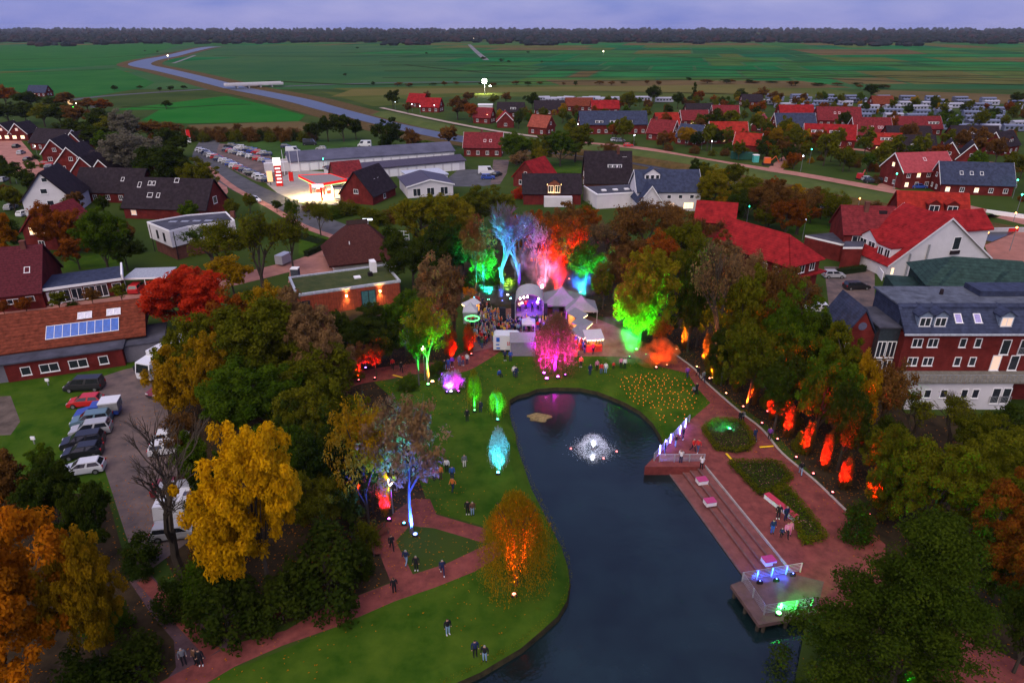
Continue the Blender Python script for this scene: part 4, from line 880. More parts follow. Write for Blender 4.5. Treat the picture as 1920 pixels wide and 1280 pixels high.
# ---- park buildings ---------------------------------------------------------
def thatch():
    t, L = place((628, 513), (742, 500), 'thatched_house', 'large thatched house with steep dark brown hipped roof', 'house')
    b = MB(); b.box(0, 0, -.1, L, 12, 2.4); b.build('wall', m_white, t)
    m = mat('thatch', (0.045, 0.016, 0.016), spec=.02, scale=2.5, col2=(0.090, 0.032, 0.028), bump=1.0, detail=9)
    r = MB(); o = 1.1; x0, x1, y0, y1 = -o, L + o, -o, 12 + o; hx = L * .40; zr = 8.3
    e = [(x0, y0, 1.9), (x1, y0, 1.9), (x1, y1, 1.9), (x0, y1, 1.9)]; p, q = (hx, 6, zr), (L - hx, 6, zr)
    # bulging hipped cap in three rings
    def ring(f, z): return [(x0 + (hx - x0) * f, y0 + (6 - y0) * f, z), (x1 + (L - hx - x1) * f, y0 + (6 - y0) * f, z), (x1 + (L - hx - x1) * f, y1 + (6 - y1) * f, z), (x0 + (hx - x0) * f, y1 + (6 - y1) * f, z)]
    rs = [ring(0.02, 1.6), ring(0, 2.0), ring(.35, 4.45), ring(.7, 6.75), ring(.96, 8.25)]
    for a, c in zip(rs, rs[1:]):
        for i in range(4): r.face([a[i], a[(i + 1) % 4], c[(i + 1) % 4], c[i]])
    r.face(rs[-1]); ro = r.build('roof', m, t)
    b = MB(); b.sweep([(hx - .9, 5.3, 8.0), (hx - .9, 6, 8.75), (hx - .9, 6.7, 8.0)], (L - 2 * hx + 1.8, 0, 0)); b.build('ridge', mat('ridge_thatch', (.03, .016, .014)), ro)
    b = MB(); b.tube([(L * .3, 2, 4.5), (L * .3, 2, 5.6)], [.1, .1], 6); b.build('vent_pipe', m_frame, ro)
    FOOT.append((t.matrix_basis @ Vector((L / 2, 6, 0)), 9))
    t, L = place((556, 553), (750, 526), 'timber_clad_building', 'flat building with grass roof and red timber front lit by wall lamps', 'building', e=4.0)
    part(t, 'wall', mat('timber_core', (.12, .04, .03)), [(0, 0.1, -.1, L, 9.4, 3.7)])
    mb = mat('red_timber_boards', (0.30, 0.060, 0.030), scale=1.5, var=.25); b = MB(); n_ = int(L / .42)
    for k in range(n_): b.box(k * .42 + .02, -.02 - .03 * (k % 2), 0, k * .42 + .40, .098, 3.699)
    stuff(b.build('cladding_boards', mb, t))
    part(t, 'roof', mat('roof_greenery', (.030, .048, .012), scale=.6, col2=(.070, .075, .022), bump=.8, detail=9), [(.35, .45, 3.70, L - .35, 9.1, 3.9)])
    part(t, 'parapet', mat('zinc', (.40, .42, .47), rough=.4), [(-.1, -.1, 3.702, L + .1, .3, 4.1), (-.1, 9.2, 3.702, L + .1, 9.6, 4.1), (-.1, .302, 3.702, .3, 9.198, 4.1), (L - .3, .302, 3.702, L + .1, 9.198, 4.1)])
    d = part(t, 'glass_door', mat('door_frame_dark', (.03, .03, .035)), [(L * .60, -.14, .1, L * .745, -.055, 3.1)]); part(d, 'pane', mat('teal_glass', (.06, .16, .17), rough=.15), [(L * .607, -.16, .25, L * .668, -.141, 3.0), (L * .677, -.16, .25, L * .738, -.141, 3.0)])
    window(t, (L * .06, -.09, 1.8), 0, 1.8, 2.0, 1, fm=MATS['door_frame_dark'])
    for u in (.46, .79):
        q = part(t, 'wall_lamp', glow('wall_lamp_glow', (1, .62, .18), 18), [(L * u - .13, -.28, 2.5, L * u + .13, -.06, 2.85)])
        for z, a in ((2.9, math.pi), (2.4, 0)):
            l = bpy.data.lights.new('wall_lamp_light', 'SPOT'); l.energy = 420; l.color = (1, .60, .18); l.spot_size = R(110); l.spot_blend = .6; l.shadow_soft_size = .1
            lo = link('wall_lamp_light', l, t, (L * u, -.4, z)); lo.rotation_euler = (a, 0, 0)
    part(t, 'roof_unit', m_frame, [(L * .80, 6.2, 3.901, L * .855, 8.0, 5.9)]); part(t, 'rooflight', m_frame, [(L * .60, 4.2, 3.901, L * .665, 5.4, 4.1)])
    part(t, 'roof_box', m_dark_roof, [(L * .745, 4.5, 3.901, L * .79, 5.3, 4.5)])
    FOOT.append((t.matrix_basis @ Vector((L / 2, 5, 0)), 10))
thatch()

# ---- behind the park ---------------------------------------------------------
house(905, 294, 14, 10, -4, 3.4, 4.6, 'dkred', 'dark red roofed brick house with side gable behind the garages', sky=((.55, .4), (.7, .4)), chim=(.45, .97))
gabled(985, 352, 8.5, 11, -32, 3, 4.6, 'red', 'house with crimson roof turned sideways above the coloured trees', [('f', .3, 1.5, 1, 1.3, 1), ('f', .7, 1.5, 1, 1.3, 1), ('f', .5, 4.2, 1, 1.1, 1)], verge=False)
t = house(1035, 384, 15.5, 9, 0, 3.2, 4.2, 'dark', 'dark roofed house with warmly lit gable dormer above a white front', wins=[], verge=False)
o = dormer(t, (8.2, -.4, 3.0), 3.6, 4.2, 2.6, m_dark_roof, m_brick2, 2, 0); o.name = 'gable_dormer'
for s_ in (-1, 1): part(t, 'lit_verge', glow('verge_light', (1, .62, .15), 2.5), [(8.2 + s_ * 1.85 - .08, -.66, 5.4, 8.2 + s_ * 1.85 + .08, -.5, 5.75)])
l = bpy.data.lights.new('dormer_light', 'SPOT'); l.energy = 500; l.color = (1, .55, .12); l.spot_size = R(90); lo = link('dormer_light', l, t, (8.2, -2.2, 3.0)); lo.rotation_euler = (R(125), 0, 0)
part(t, 'white_front', m_white, [(5.5, -2.6, 0, 13, -.6, 2.6)])
t = house(1140, 356, 13.5, 9.5, 0, 2.4, 8.0, 'dark', 'tall brown brick house with huge steep dark roof and lit gable window', 'brown', wins=[('l', .55, 6.2, 1.4, 1.6, 2, 1), ('l', .35, 3.6, 1.2, 1.3, 2), ('l', .65, 3.6, 1.2, 1.3, 2), ('l', .4, 1.2, 1.2, 1.2, 1), ('f', .9, 1.2, 1.2, 1.2, 1)], sky=((.86, .85, 1.2, 1.3),), chim=(.72, .93), verge=False, dorm=((.64, .42, 4.2, 3, 0, 1),))
t, L = place((1118, 392), (1235, 385), 'white_flat_roofed_building', 'white flat roofed hall between the steep roof and the blue roof', 'building'); part(t, 'wall', m_white, [(0, 0, 0, L, 11, 3.6)]); part(t, 'roof', m_felt, [(.3, .3, 3.603, L - .3, 10.7, 3.7)]); part(t, 'parapet', m_frame, [(-.1, -.1, 3.602, L + .1, .29, 3.95), (-.1, .291, 3.602, .29, 10.9, 3.95)])
for k in range(4): part(t, 'roof_dome', m_frame, [(3 + 3.3 * k, 4, 3.702, 4.2 + 3.3 * k, 5.2, 4.0)])
FOOT.append((G(1175, 380), 9))
t = house(1252, 396, 16.5, 11, 1, 5.2, 4.4, 'slate', 'white inn with blue slate roof and glowing ground floor windows', 'white', wins=[('f', .3, 1.5, 1.6, 1.5, 2, 1), ('f', .55, 1.5, 1.6, 1.5, 2, 2), ('f', .82, 1.5, 2.6, 1.6, 3, 1), ('f', .5, 3.8, 1.1, 1.0, 1), ('f', .68, 3.8, 1.1, 1.0, 1), ('f', .86, 3.8, 1.1, 1.0, 1)], verge=True, dorm=((.25, .55, 4.0, 3, 0, 2),))
gabled(1218, 402, 6, 9, 3, 3.2, 4, 'slate', 'small white cross gable in front of the blue roofed inn', [('f', .5, 1.5, 2.6, 1.8, 3)], wc='white')

# ---- village beyond the canal -----------------------------------------------
GV = 'village houses beyond the canal'
def V_(*a, **k): k.setdefault('group', GV); return house(*a, **k)
V_(1150, 252, 30, 10, 2, 4.4, 5, 'slate', 'long brick terrace with bluish slate roof beyond the canal', two=False, dorm=((.5, .05, 3.5, 2, 0, 1), (.72, .05, 3.5, 2, 0, 1), (.28, .05, 3.5, 2, 0, 1)), verge=False, lit=((6, 0),))
V_(1234, 264, 11, 9, -34, 3, 5, 'dkred', 'brick house with dark red roof and white windows in its gable', chim=(.2, .95))
V_(1253, 248, 10.5, 9, 8, 3, 5, 'orange', 'vivid orange roof directly behind the dark red gable', sky=((.6, .4),), verge=False)
V_(1287, 272, 10, 8.5, -38, 3, 4.6, 'slate', 'slate grey roofed brick house with white edged gable')
V_(1303, 237, 13, 8, 3, 3, 4, 'dkred', 'dark red roofed house behind the slate grey gable', lit=((1, 0),))
V_(1366, 270, 15, 9, -2, 3.4, 4.8, 'orange', 'wide brick house with glowing orange roof and white verges', lit=((1, 0),))
V_(1398, 284, 9.5, 7, -25, 2.6, 3.8, 'orange', 'small low house with orange roof below the wide orange one', wins=[('l', .5, 1.5, 1.1, 1.1, 1)])
V_(1492, 250, 18, 9, 2, 3, 5.2, 'slate', 'long house with navy slate roof and white edged end gable')
V_(1494, 230, 17, 9, 2, 3, 5, 'red', 'crimson roof showing above the navy slate roof', verge=False)
V_(1572, 238, 20, 10, -6, 3.2, 5.4, 'dkred', 'broad dark red roof with brown gable behind the double dormer house', sky=((.4, .5), (.5, .5)), verge=False)
V_(1553, 276, 19, 9.5, -15, 3.2, 5, 'red', 'red roofed house with two long white dormers', dorm=((.24, .35, 4.4, 3, 0, 1), (.60, .35, 4.4, 3, 0, 1)))
V_(1636, 267, 15, 12, -4, 3.0, 6.2, 'dkred', 'large dark red roof with three skylights and white gable edge', sky=((.48, .4), (.66, .4), (.74, .4)))
V_(1722, 254, 20, 9, 0, 3, 4.6, 'dkred', 'long dark red roofed house with white dormer at one end', dorm=((.82, .3, 4.5, 3, 0, 1),))
V_(1662, 286, 11, 8, -6, 3, 3.6, 'orange', 'small brick house with orange roof and white shed dormer', dorm=((.45, .3, 4.2, 3, 0, 1),), lit=((0, 0),), verge=False)
V_(1704, 276, 17, 9, -3, 3, 4.6, 'dark', 'brownish black roof between the orange roof and the long dormer', verge=False)
V_(1722, 298, 12, 9, -3, 3, 4.8, 'dark', 'dark roofed house with four white dormer windows in a row', dorm=((.5, .2, 6.5, 4, 0, 1),), verge=False)
V_(1828, 278, 18, 9, -3, 3, 5, 'dark', 'dark roof with three pale skylights near the village edge', sky=((.3, .5), (.38, .5), (.46, .5, .9, 1.2, 1)), verge=False)
V_(1798, 309, 10, 8, 62, 3, 5, 'dark', 'dark gabled house with two amber windows, beside its twin', wins=[('l', .3, 1.6, 1.0, 1.0, 1, 1), ('l', .6, 1.6, 1.0, 1.0, 1, 1), ('l', .5, 4.4, .9, .9, 1)])
V_(1838, 313, 10, 8, 62, 3, 5, 'dark', 'dark gabled house with one amber window and bold white verge', wins=[('l', .4, 1.6, 1.0, 1.0, 1, 1), ('l', .5, 4.4, .9, .9, 1)])
V_(1735, 353, 16.5, 10.5, 9, 5.0, 4.6, 'pink', 'large brick house with faded pinkish red roof and lit windows', two=True, lit=((1, 1), (0, 0), ('l', 0)), sky=((.5, .6),), nf=5)
V_(1828, 366, 19, 9.5, -10, 3.2, 5.2, 'slate', 'brick house with black slate roof, three skylights and bright ground floor', lit=((0, 0), (2, 0)), sky=((.28, .45), (.42, .45, .9, 1.2, 2), (.56, .45)), nf=5)
V_(1893, 290, 11, 8, 30, 3.4, 4.6, 'dark', 'dark roofed house with white pointed dormer by the edge', dorm=((.5, .2, 2.6, 2, 0, 2),))
V_(1007, 253, 9.5, 7.5, -35, 3.6, 4.4, 'terra', 'terracotta roofed house with plain gable among the canal trees', verge=False)
gabled(948, 240, 8, 9, 2, 3, 4, 'red', 'small pinkish red gabled house above the canal path', [('f', .5, 1.5, 1.4, 1.3, 2)], group=GV)
V_(778, 202, 11, 8, -25, 3, 4.6, 'red', 'crimson roofed house in the trees nearest the fields', verge=False)
V_(806, 211, 11, 8, -15, 3, 4.4, 'red', 'crimson roofed house just below its twin near the fields', verge=False)
V_(957, 221, 14, 8, -5, 3, 4.4, 'dark', 'dark roofed house with pale dormer behind the floodlit meadow', dorm=((.6, .2, 3, 2, 0, 1),), verge=False)
V_(903, 232, 9, 8, -20, 3, 4.2, 'dkred', 'small dark red house above the pale canal path', verge=False)
V_(1030, 216, 16, 8, 0, 3, 4.2, 'dark', 'dark roof in front of the white camping vans', verge=False)
V_(1086, 209, 15, 8, 0, 3, 4, 'rust', 'mossy brown roof next to the camping vans', verge=False)
V_(1360, 226, 13, 8, -4, 3, 4, 'dkred', 'dark red roofed house with lilac gable behind the trees', wins=[])
V_(1312, 222, 14, 8, 3, 3, 4, 'dark', 'dark roof behind the dark red house by the mobile homes', verge=False)
V_(1440, 246, 8, 7, 62, 3, 4, 'pink', 'small pink gable with white verge beside the navy roof', wins=[('l', .5, 1.5, 1.2, 1.2, 1)])
V_(1135, 214, 15, 8, 2, 3, 3.8, 'red', 'low red roof beside the camping site', verge=False)
V_(1410, 200, 12, 8, -2, 3, 3.6, 'dark', 'dark roof at the far edge of the village', verge=False)
V_(1655, 205, 12, 8, 0, 3, 4, 'rust', 'brown roof standing alone beside the mobile home park', verge=False)
V_(70, 182, 13, 8, -4, 3, 4.2, 'slate', 'slate roofed house with orange glow by the far road', lit=((0, 0), (1, 0)), verge=False)

# ---- right side --------------------------------------------------------------
house(1336, 446, 8.5, 7.5, -18, 3.8, 3.6, 'red', 'small house with bright red roof peeping from the trees', wins=[('r', .5, 4.4, 1.0, 1.0, 1)], verge=False)
a_ = G(1481, 496, 6.6); t, L = place(a_, a_ + Vector((math.cos(R(32)), math.sin(R(32)), 0)) * 8.4, 'brick_house', 'long brick house with brilliant red hipped roof beside the wood', 'house')
gable_house(t, L, 17, 6.6, 3.6, 'y', m_brick, m_red_roof, [('f', .13, 5.2, 1.0, 1.5, 1), ('f', .42, 5.2, 1.6, 1.5, 2), ('f', .76, 5.2, 1.4, 1.5, 2), ('f', .42, 2.4, 1.7, 1.5, 2), ('l', .85, 4.9, 1.2, 1.2, 2), ('l', .7, 4.9, 1.2, 1.2, 2)], hip=4.2, oh=.6)
part(t, 'pent_roof', m_red_roof, [(-.5, -.9, 3.75, L + 1.4, -.04, 3.95), (L + .04, -.039, 3.75, L + 1.4, 9, 3.95)])
t, L = place((1584, 437), (1681, 440), 'brick_house', 'brick house with dark red roof and white windows behind a flat block', 'house', e=5.6)
gable_house(t, L, 9, 5.6, 4.6, 'x', m_brick, m_dkred, [('f', .27, 4.4, 2.2, 1.4, 2), ('f', .66, 4.4, 1.3, 1.2, 2)], verge=False, chim=(.45, .8))
part(t, 'roof_box', m_dark_roof, [(L * .7, 3.0, 8.0, L * .85, 5, 9.6)])
t = thing('flat_brick_block', 'flat roofed brick block with white roof edges in front of red houses', 'building', G(1600, 494))
o = G(1600, 494)
for P, z, nm in ((((1510, 441), (1578, 457), (1640, 458), (1640, 446), (1560, 436)), 3.8, 'rear_wing'), (((1581, 463), (1618, 463), (1622, 452), (1585, 452)), 4.4, 'front_wing')):
    Q = [G(*p, z) - o for p in P]; b = MB(); b.prism([(p.x, p.y) for p in Q], -.1, z - .4); b.build(nm, m_brick, t); b = MB(); b.prism([(p.x, p.y) for p in Q], z - .398, z, 0, 1); b.build('roof_edge', [m_frame, m_felt], t)
FOOT.append((G(1590, 480), 8))
b = thing('fence', 'pale boarded fence panel running down beside the courtyard', 'fence', G(1620, 478)); q = G(1663, 540) - G(1620, 478); b.rotation_euler[2] = math.atan2(q.y, q.x); part(b, 'panel', m_frame, [(0, -.08, 0, q.length * .8, .08, 1.6)])
t, L = place((1686, 408), (1817, 414), 'brick_house', 'red roofed house with two pointed roof gables behind the white gable', 'house', e=5)
gable_house(t, L, 9, 5, 5, 'x', m_brick, m_or_roof, [], verge=False)
for u in (.48, .74): dormer(t, (u * L, .6, 6.0), 2.6, 4, 2.2, m_or_roof, m_brick, 1)
def white_gable():
    t, L = place((1660, 521), (1848, 506), 'white_house', 'large white gabled house with steep red roof and tall gable window', 'house')
    gable_house(t, L, 12, 2.6, 8.4, 'y', m_white, m_red_roof, [('f', .62, 6.0, 1.7, 2.6, 1), ('f', .05, 1.3, .7, 1.4, 1, 1)], vm=m_white)
    part(t, 'window_box', m_dark_roof, [(L * .62 - 1, -.35, 3.9, L * .62 + 1, -.02, 4.6)])
    for x, z in ((4.2, 4.6), (8.0, 6.2)): b = MB(); b.tube([(x, -.2, .2), (x, -.2, z)], [.17, .17], 7); b.build('flue_pipe', mat('grey_metal', (.35, .36, .4), rough=.4, metal=.4), t)
    # bays on the roof slope facing left, and the wing with its own roof
    for y, w in ((3.0, 3.6), (8.6, 5.0)):
        o = dormer(t, (1.0 if w < 5 else 1.6, y, 2.9), w, 5.0, 2.4, m_red_roof, m_white, 2, 0, -math.pi / 2, flatr=(w < 5))
    part(t, 'wing', m_white, [(L * .6, 5, .01, L + 3.5, 11.5, 7.0)])
    b = MB(); b.sweep([(L * .55, 4.4, 6.7), (L * .55, 8.3, 9.9), (L * .55, 12.1, 6.7), (L * .55, 12.1, 7.0), (L * .55, 8.3, 10.2), (L * .55, 4.4, 7.0)], (L * .45 + 4, 0, 0)); b.build('wing_roof', m_red_roof, t)
white_gable()
def green_roofed():
    t, L = place((1742, 533), (1990, 552), 'slate_hung_building', 'building with green slate hipped roofs and white windows in its upper floor', 'building', e=6)
    b = MB(); b.box(0, 0, 0, L, 11, 6); b.build('wall', m_green_roof, t)
    def hiproof(x0, y0, x1, y1, z0, z1, hx):
        r = MB(); ym = (y0 + y1) / 2
        p, q = (x0 + hx, ym, z1), (x1 - hx, ym, z1); a, b_, c, d = (x0, y0, z0), (x1, y0, z0), (x1, y1, z0), (x0, y1, z0)
        for f in ([a, b_, q, p], [c, d, p, q], [d, a, p], [b_, c, q], [d, c, b_, a]): r.face(f)
        return r.build('hipped_roof', m_green_roof, t)
    hiproof(-.7, -.7, L + .7, 11.7, 6.003, 9.4, 5)
    for u in (.27, .66): hiproof(L * u - 4, -1.5, L * u + 4, 5.5, 6.05, 8.6, 3.3)
    for u, n, w in ((.10, 1, .9), (.24, 3, 2.6), (.58, 3, 2.6), (.74, 1, .9), (.9, 1, .9)): window(t, (u * L, -.04, 5.0), 0, w, 1.3, n)
    part(t, 'side_wing', m_green_roof, [(-4.5, 2, 0, -.01, 8, 4.6)])
    FOOT.append((t.matrix_basis @ Vector((L / 2, 5, 0)), 12))
green_roofed()
def apartments():
    Y0 = 77.5; X0 = 49.0; t = thing('apartment_block', 'big brick apartment block with blue slate mansard roof above white ground floor', 'apartment block', (X0, Y0, 0))
    L = 24
    part(t, 'ground_floor', m_white, [(0.6, -2.6, -.1, 13.4, -.01, 3.9)]); part(t, 'wall', m_brick, [(0, 0, -.1, L, 8.8, 9.2)])
    part(t, 'terrace', mat('terrace_slab', (.16, .15, .13), var=.3), [(-.2, -3.0, 3.903, L, -.012, 4.15)])
    r = MB(); r.sweep([(-.4, -.5, 9.203), (-.4, -.5, 9.5), (-.4, 2.6, 12.4), (-.4, 2.6, 12.1)], (L + .4, 0, 0)); 
    ro = r.build('mansard_roof', m_slate, t)
    part(t, 'mansard_core', m_slate, [(0, 2.0, 9.201, L, 8.8, 12.05)])
    part(t, 'flat_roof', mat('gravel_roof', (.085, .095, .125), spec=.1, scale=.8, var=.4, detail=10), [(-.35, 2.601, 12.101, L, 9.0, 12.3)])
    part(t, 'roof_block', m_slate, [(11.5, 5.2, 12.302, 20, 8.6, 13.0)]); part(t, 'gutter', mat('zinc', (.40, .42, .47)), [(-.5, -.72, 9.35, L, -.52, 9.55)])
    b = MB(); b.tube([(7.0, 6, 12.31), (7.0, 6, 13.0)], [.25, .2], 8); b.build('roof_vent', m_dark_roof, ro)
    for x, lit in ((2.2, 0), (4.1, 0), (12.3, 2)): dormer(t, (x, .35, 9.9), 1.75, 2.4, 1.7, m_slate, mat('zinc_blue', (.15, .19, .27)), 1, lit)
    for x in (6.6, 9.0): o = window(t, (x, .95, 11.0), 0, .9, 1.3, 1); o.name = 'skylight'; o.rotation_euler = (-R(45), 0, 0); override(o.children[0], [mat('lilac_skylight', (.32, .28, .52), rough=.3)])
    for x, n, w in ((1.7, 2, 1.3), (3.65, 2, 1.3), (7.4, 1, .85), (9.3, 1, .85)):
        for z in (8.1, 5.5): window(t, (x, -.03, z), 0, w, 1.25, n)
    for x in (12.9, 15.2):
        window(t, (x, -.03, 7.5), 0, 1.15, 2.1, 1, fm=m_frame); window(t, (x - .6, -.03, 5.3), 0, 1.15, 2.1, 1, 2 if x < 14 else 0)
    for x, z, w, h in ((3, 2.3, .9, 1.2), (7.6, 2.3, .9, 1.3), (9.0, 2.3, .9, 1.3), (11.6, 2.0, 1.1, 2.2), (12.9, 2.0, 1.1, 2.2), (5, 2.3, .9, 1.2)): window(t, (x, -2.63, z), 0, w, h, 1)
    for x in (11.6, 12.9, 12.9 + 2.3):
        rl = MB(); 
        z0, yy = (1.0, -2.75) if x < 14 else (6.5, -.16)
        rl.box(x - .75, yy, z0 + .9, x + .75, yy + .05, z0 + .95)
        for k in range(9): rl.box(x - .73 + .18 * k, yy + .01, z0, x - .70 + .18 * k, yy + .04, z0 + .899)
        rl.build('balcony_rail', mat('grey_metal', (.35, .36, .4), rough=.4, metal=.4), t)
    rl = MB(); rl.box(0, -2.95, 5.05, 14, -2.9, 5.1)
    for k in range(29): rl.box(.0 + .5 * k, -2.94, 4.151, .04 + .5 * k, -2.91, 5.049)
    rl.build('terrace_railing', MATS['grey_metal'], t)
    part(t, 'roof_balcony', mat('pale_teal_glass', (.16, .24, .25), rough=.2), [(15, -.9, 9.51, 22, -.8, 10.6)])
    window(t, (15.8, .0, 10.7), 0, 1.0, 2.1, 1, 2)
    # brick wing with slit windows and the glazed stair bay
    part(t, 'wing_wall', m_brick, [(-6.3, 2.2, -.1, -2.6, 9, 8.2)])
    b = MB(); b.sweep([(-6.3, 2.2, 8.2), (-2.6, 2.2, 8.2), (-4.4, 2.2, 11.4)], (0, .35, 0)); b.build('wing_gable', m_brick, t)
    b = MB(); b.sweep([(-6.6, 2.0, 7.9), (-4.4, 2.0, 11.5), (-2.4, 2.0, 8.1), (-2.4, 2.0, 8.35), (-4.4, 2.0, 11.85), (-6.6, 2.0, 8.2)], (0, 7, 0)); b.build('wing_roof', m_slate, t)
    o = MB(); o.lathe([(0, 0), (.55, 0)], 16); w = o.build('round_window', m_sky_pane, t); w.location = (-4.4, 2.15, 9.4); w.rotation_euler = (R(90), 0, 0)
    for x, z in ((-5.9, 7.2), (-5.9, 4.5)): window(t, (x, 2.17, z), 0, .5, 2.0, 1)
    part(t, 'stair_bay', mat('dark_glass', (.03, .04, .05), rough=.1, spec=.8), [(-2.59, 1.2, -.1, -.01, 8, 9.6)])
    for z in (4.0, 6.6):
        for x in (-1.95, -.7): window(t, (x, 1.17, z), 0, 1.15, 2.3, 2)
    part(t, 'stair_bay_roof', m_felt, [(-2.9, .9, 9.603, .0, 8, 9.8)])
    FOOT.append((Vector((X0 + 10, Y0 + 5, 0)), 14))
apartments()
# ------------------------------------------------------------------ single trees of the park
tree('clump', 'orange', 50, 1345, 925, 160, 'big orange maple filling the lower corner beside the path')
tree('clump', 'gold', 205, 1290, 965, 82, 'olive gold maple leaning against the big orange one')
tree('clump', 'yellow', 512, 1135, 738, 116, 'bright yellow maple standing over dark shrubs')
tree('bare', 'brown', 345, 1085, 800, 105, 'leafless tree in front of the white vans of the car park')
tree('full', 'red', 352, 630, 486, 82, 'fiery red tree beside the long brick building')
tree('mid', 'gold', 441, 560, 474, 44, 'round mustard yellow tree next to the fiery red tree')
tree('bushy', 'red', 288, 585, 560, 18, 'small red bush at the foot of the fiery red tree')
tree('full', 'lime', 1198, 648, 442, 72, 'large yellow green tree lit green from below')
tree('airy', 'rust', 1230, 672, 590, 28, 'small rusty tree with green lit trunk beside the orange smoke')
tree('willow', 'tan', 1040, 697, 586, 50, 'weeping willow glowing magenta at the head of the pond', bark=m_bark_pale)
tree('willow', 'gold', 967, 1096, 922, 82, 'willow with orange lit heart on the pond lawn')
tree('weeper', 'pale', 935, 880, 798, 25, 'small weeping tree glowing cyan at the pond edge', bark=m_bark_pale)
tree('weeper', 'lime', 932, 783, 728, 22, 'small weeping tree glowing green just beyond the cyan one', bark=m_bark_pale)
tree('weeper', 'lime', 890, 771, 690, 18, 'slim young tree lit green beside two visitors', bark=m_bark_pale)
tree('bushy', 'pale', 849, 726, 690, 24, 'dome shaped bush glowing violet and white on the lawn')
tree('airy', 'tan', 772, 998, 742, 86, 'thin crowned tree with blue lit trunk at the path fork', bark=m_bark_pale)
tree('airy', 'gold', 692, 985, 735, 62, 'golden thin crowned tree with pink lit trunk behind the benches')
tree('airy', 'lime', 803, 716, 556, 50, 'tall pale trunked tree lit bright green beside the globe lamp', bark=m_bark_pale)
tree('airy', 'green', 786, 722, 585, 32, 'leaning companion of the tall green lit tree', bark=m_bark_pale)
tree('feather', 'cypress', 1650, 1345, 962, 236, 'huge feathery dark green tree over the viewing deck')
tree('twiggy', 'pale', 938, 556, 382, 62, 'leafless tree glowing blue behind the stage', bark=m_bark_pale)
tree('twiggy', 'pale', 974, 556, 400, 44, 'leafless tree glowing violet close behind the stage', bark=m_bark_pale)
tree('mid', 'orange', 667, 462, 432, 14, 'little orange tree at the street corner by the thatched house')

tree('column', 'gold', 722, 968, 872, 13, 'slim tree glowing pink at the bench under the golden trees'); tree('column', 'gold', 668, 950, 850, 12, 'slim tree glowing rose deep among the golden trees')
region((630, 850), 'the pink lit trunks', 'in the car park wood', 'trees of the wood between car park and pond', [
    ('full', 'olive', 520, 765, 526, 104), ('full', 'tan', 610, 770, 575, 60), ('full', 'olive', 590, 900, 700, 72), ('big', 'green', 560, 960, 780, 60), ('full', 'gold', 420, 790, 600, 66), ('big', 'dark', 700, 960, 830, 42), ('big', 'olive', 610, 1010, 860, 56), ('big', 'rust', 455, 735, 548, 78), ('big', 'olive', 385, 775, 585, 72), ('big', 'tan', 578, 735, 540, 66), ('hero', 'green', 465, 850, 655, 112),
    ('big', 'olive', 600, 800, 630, 78), ('big', 'gold', 352, 800, 640, 58), ('big', 'olive', 368, 735, 600, 44), ('big', 'dark', 640, 965, 770, 76), ('big', 'olive', 650, 890, 690, 66), ('big', 'dark', 580, 900, 740, 60), ('airy', 'tan', 720, 900, 730, 50),
    ('bushy', 'dark', 620, 1120, 985, 80), ('bushy', 'dark', 676, 1080, 995, 30), ('bushy', 'dark', 430, 1180, 1040, 75), ('bushy', 'dark', 540, 1155, 1060, 62), ('bushy', 'dark', 330, 1150, 1080, 40), ('bushy', 'olive', 690, 1030, 965, 26),
    ('sparse', 'brown', 375, 905, 770, 52), ('big', 'dark', 420, 1010, 850, 40), ('bushy', 'brown', 330, 960, 905, 30), ('bushy', 'brown', 400, 1075, 1000, 45), ('full', 'dark', 415, 1050, 850, 46), ('bushy', 'green', 385, 1130, 1035, 46), ('big', 'green', 380, 930, 800, 44), ('mid', 'dark', 660, 1010, 900, 40), ('big', 'gold', 505, 640, 510, 45), ('airy', 'gold', 655, 870, 738, 45)])
region((350, 1080), 'the leafless tree', 'in the lower corner', 'dark trees around the orange maple', [
    ('big', 'brown', 40, 1000, 842, 62), ('big', 'dark', 115, 1010, 850, 66), ('big', 'dark', 190, 1060, 895, 52), ('bushy', 'dark', 268, 1062, 1005, 42), ('bushy', 'dark', 265, 1265, 1185, 62), ('bushy', 'dark', 175, 1320, 1220, 70), ('bushy', 'green', 215, 1190, 1120, 40), ('big', 'rust', -40, 1000, 830, 60), ('mid', 'green', 90, 900, 835, 30)])
region((640, 500), 'the thatched house', 'along the park street', 'trees along the park street', [
    ('sparse', 'olive', 500, 578, 392, 72), ('airy', 'olive', 430, 525, 410, 60), ('airy', 'olive', 550, 505, 400, 38), ('sparse', 'green', 400, 500, 420, 45), ('airy', 'green', 553, 428, 366, 16), ('airy', 'olive', 602, 442, 374, 26), ('mid', 'olive', 470, 400, 362, 16), ('mid', 'olive', 440, 410, 372, 18),
    ('bushy', 'olive', 650, 402, 372, 34), ('bushy', 'olive', 700, 420, 385, 36), ('bushy', 'green', 625, 408, 385, 22), ('bushy', 'brown', 585, 395, 375, 20), ('bushy', 'brown', 740, 415, 385, 24), ('bushy', 'green', 545, 400, 385, 14), ('bushy', 'olive', 690, 440, 415, 26), ('bushy', 'green', 720, 455, 430, 26), ('bushy', 'olive', 500, 440, 415, 20), ('mid', 'dark', 520, 398, 374, 12)])
region((100, 570), 'the white door', 'by the brick house', 'small trees before the low brick house', [
    ('mid', 'rust', 52, 588, 556, 17), ('mid', 'olive', 114, 582, 545, 20), ('mid', 'brown', 176, 574, 541, 18), ('mid', 'olive', 230, 567, 529, 16), ('bushy', 'dark', 138, 580, 562, 14), ('mid', 'rust', 10, 592, 562, 14), ('bushy', 'dark', 256, 585, 568, 12)])
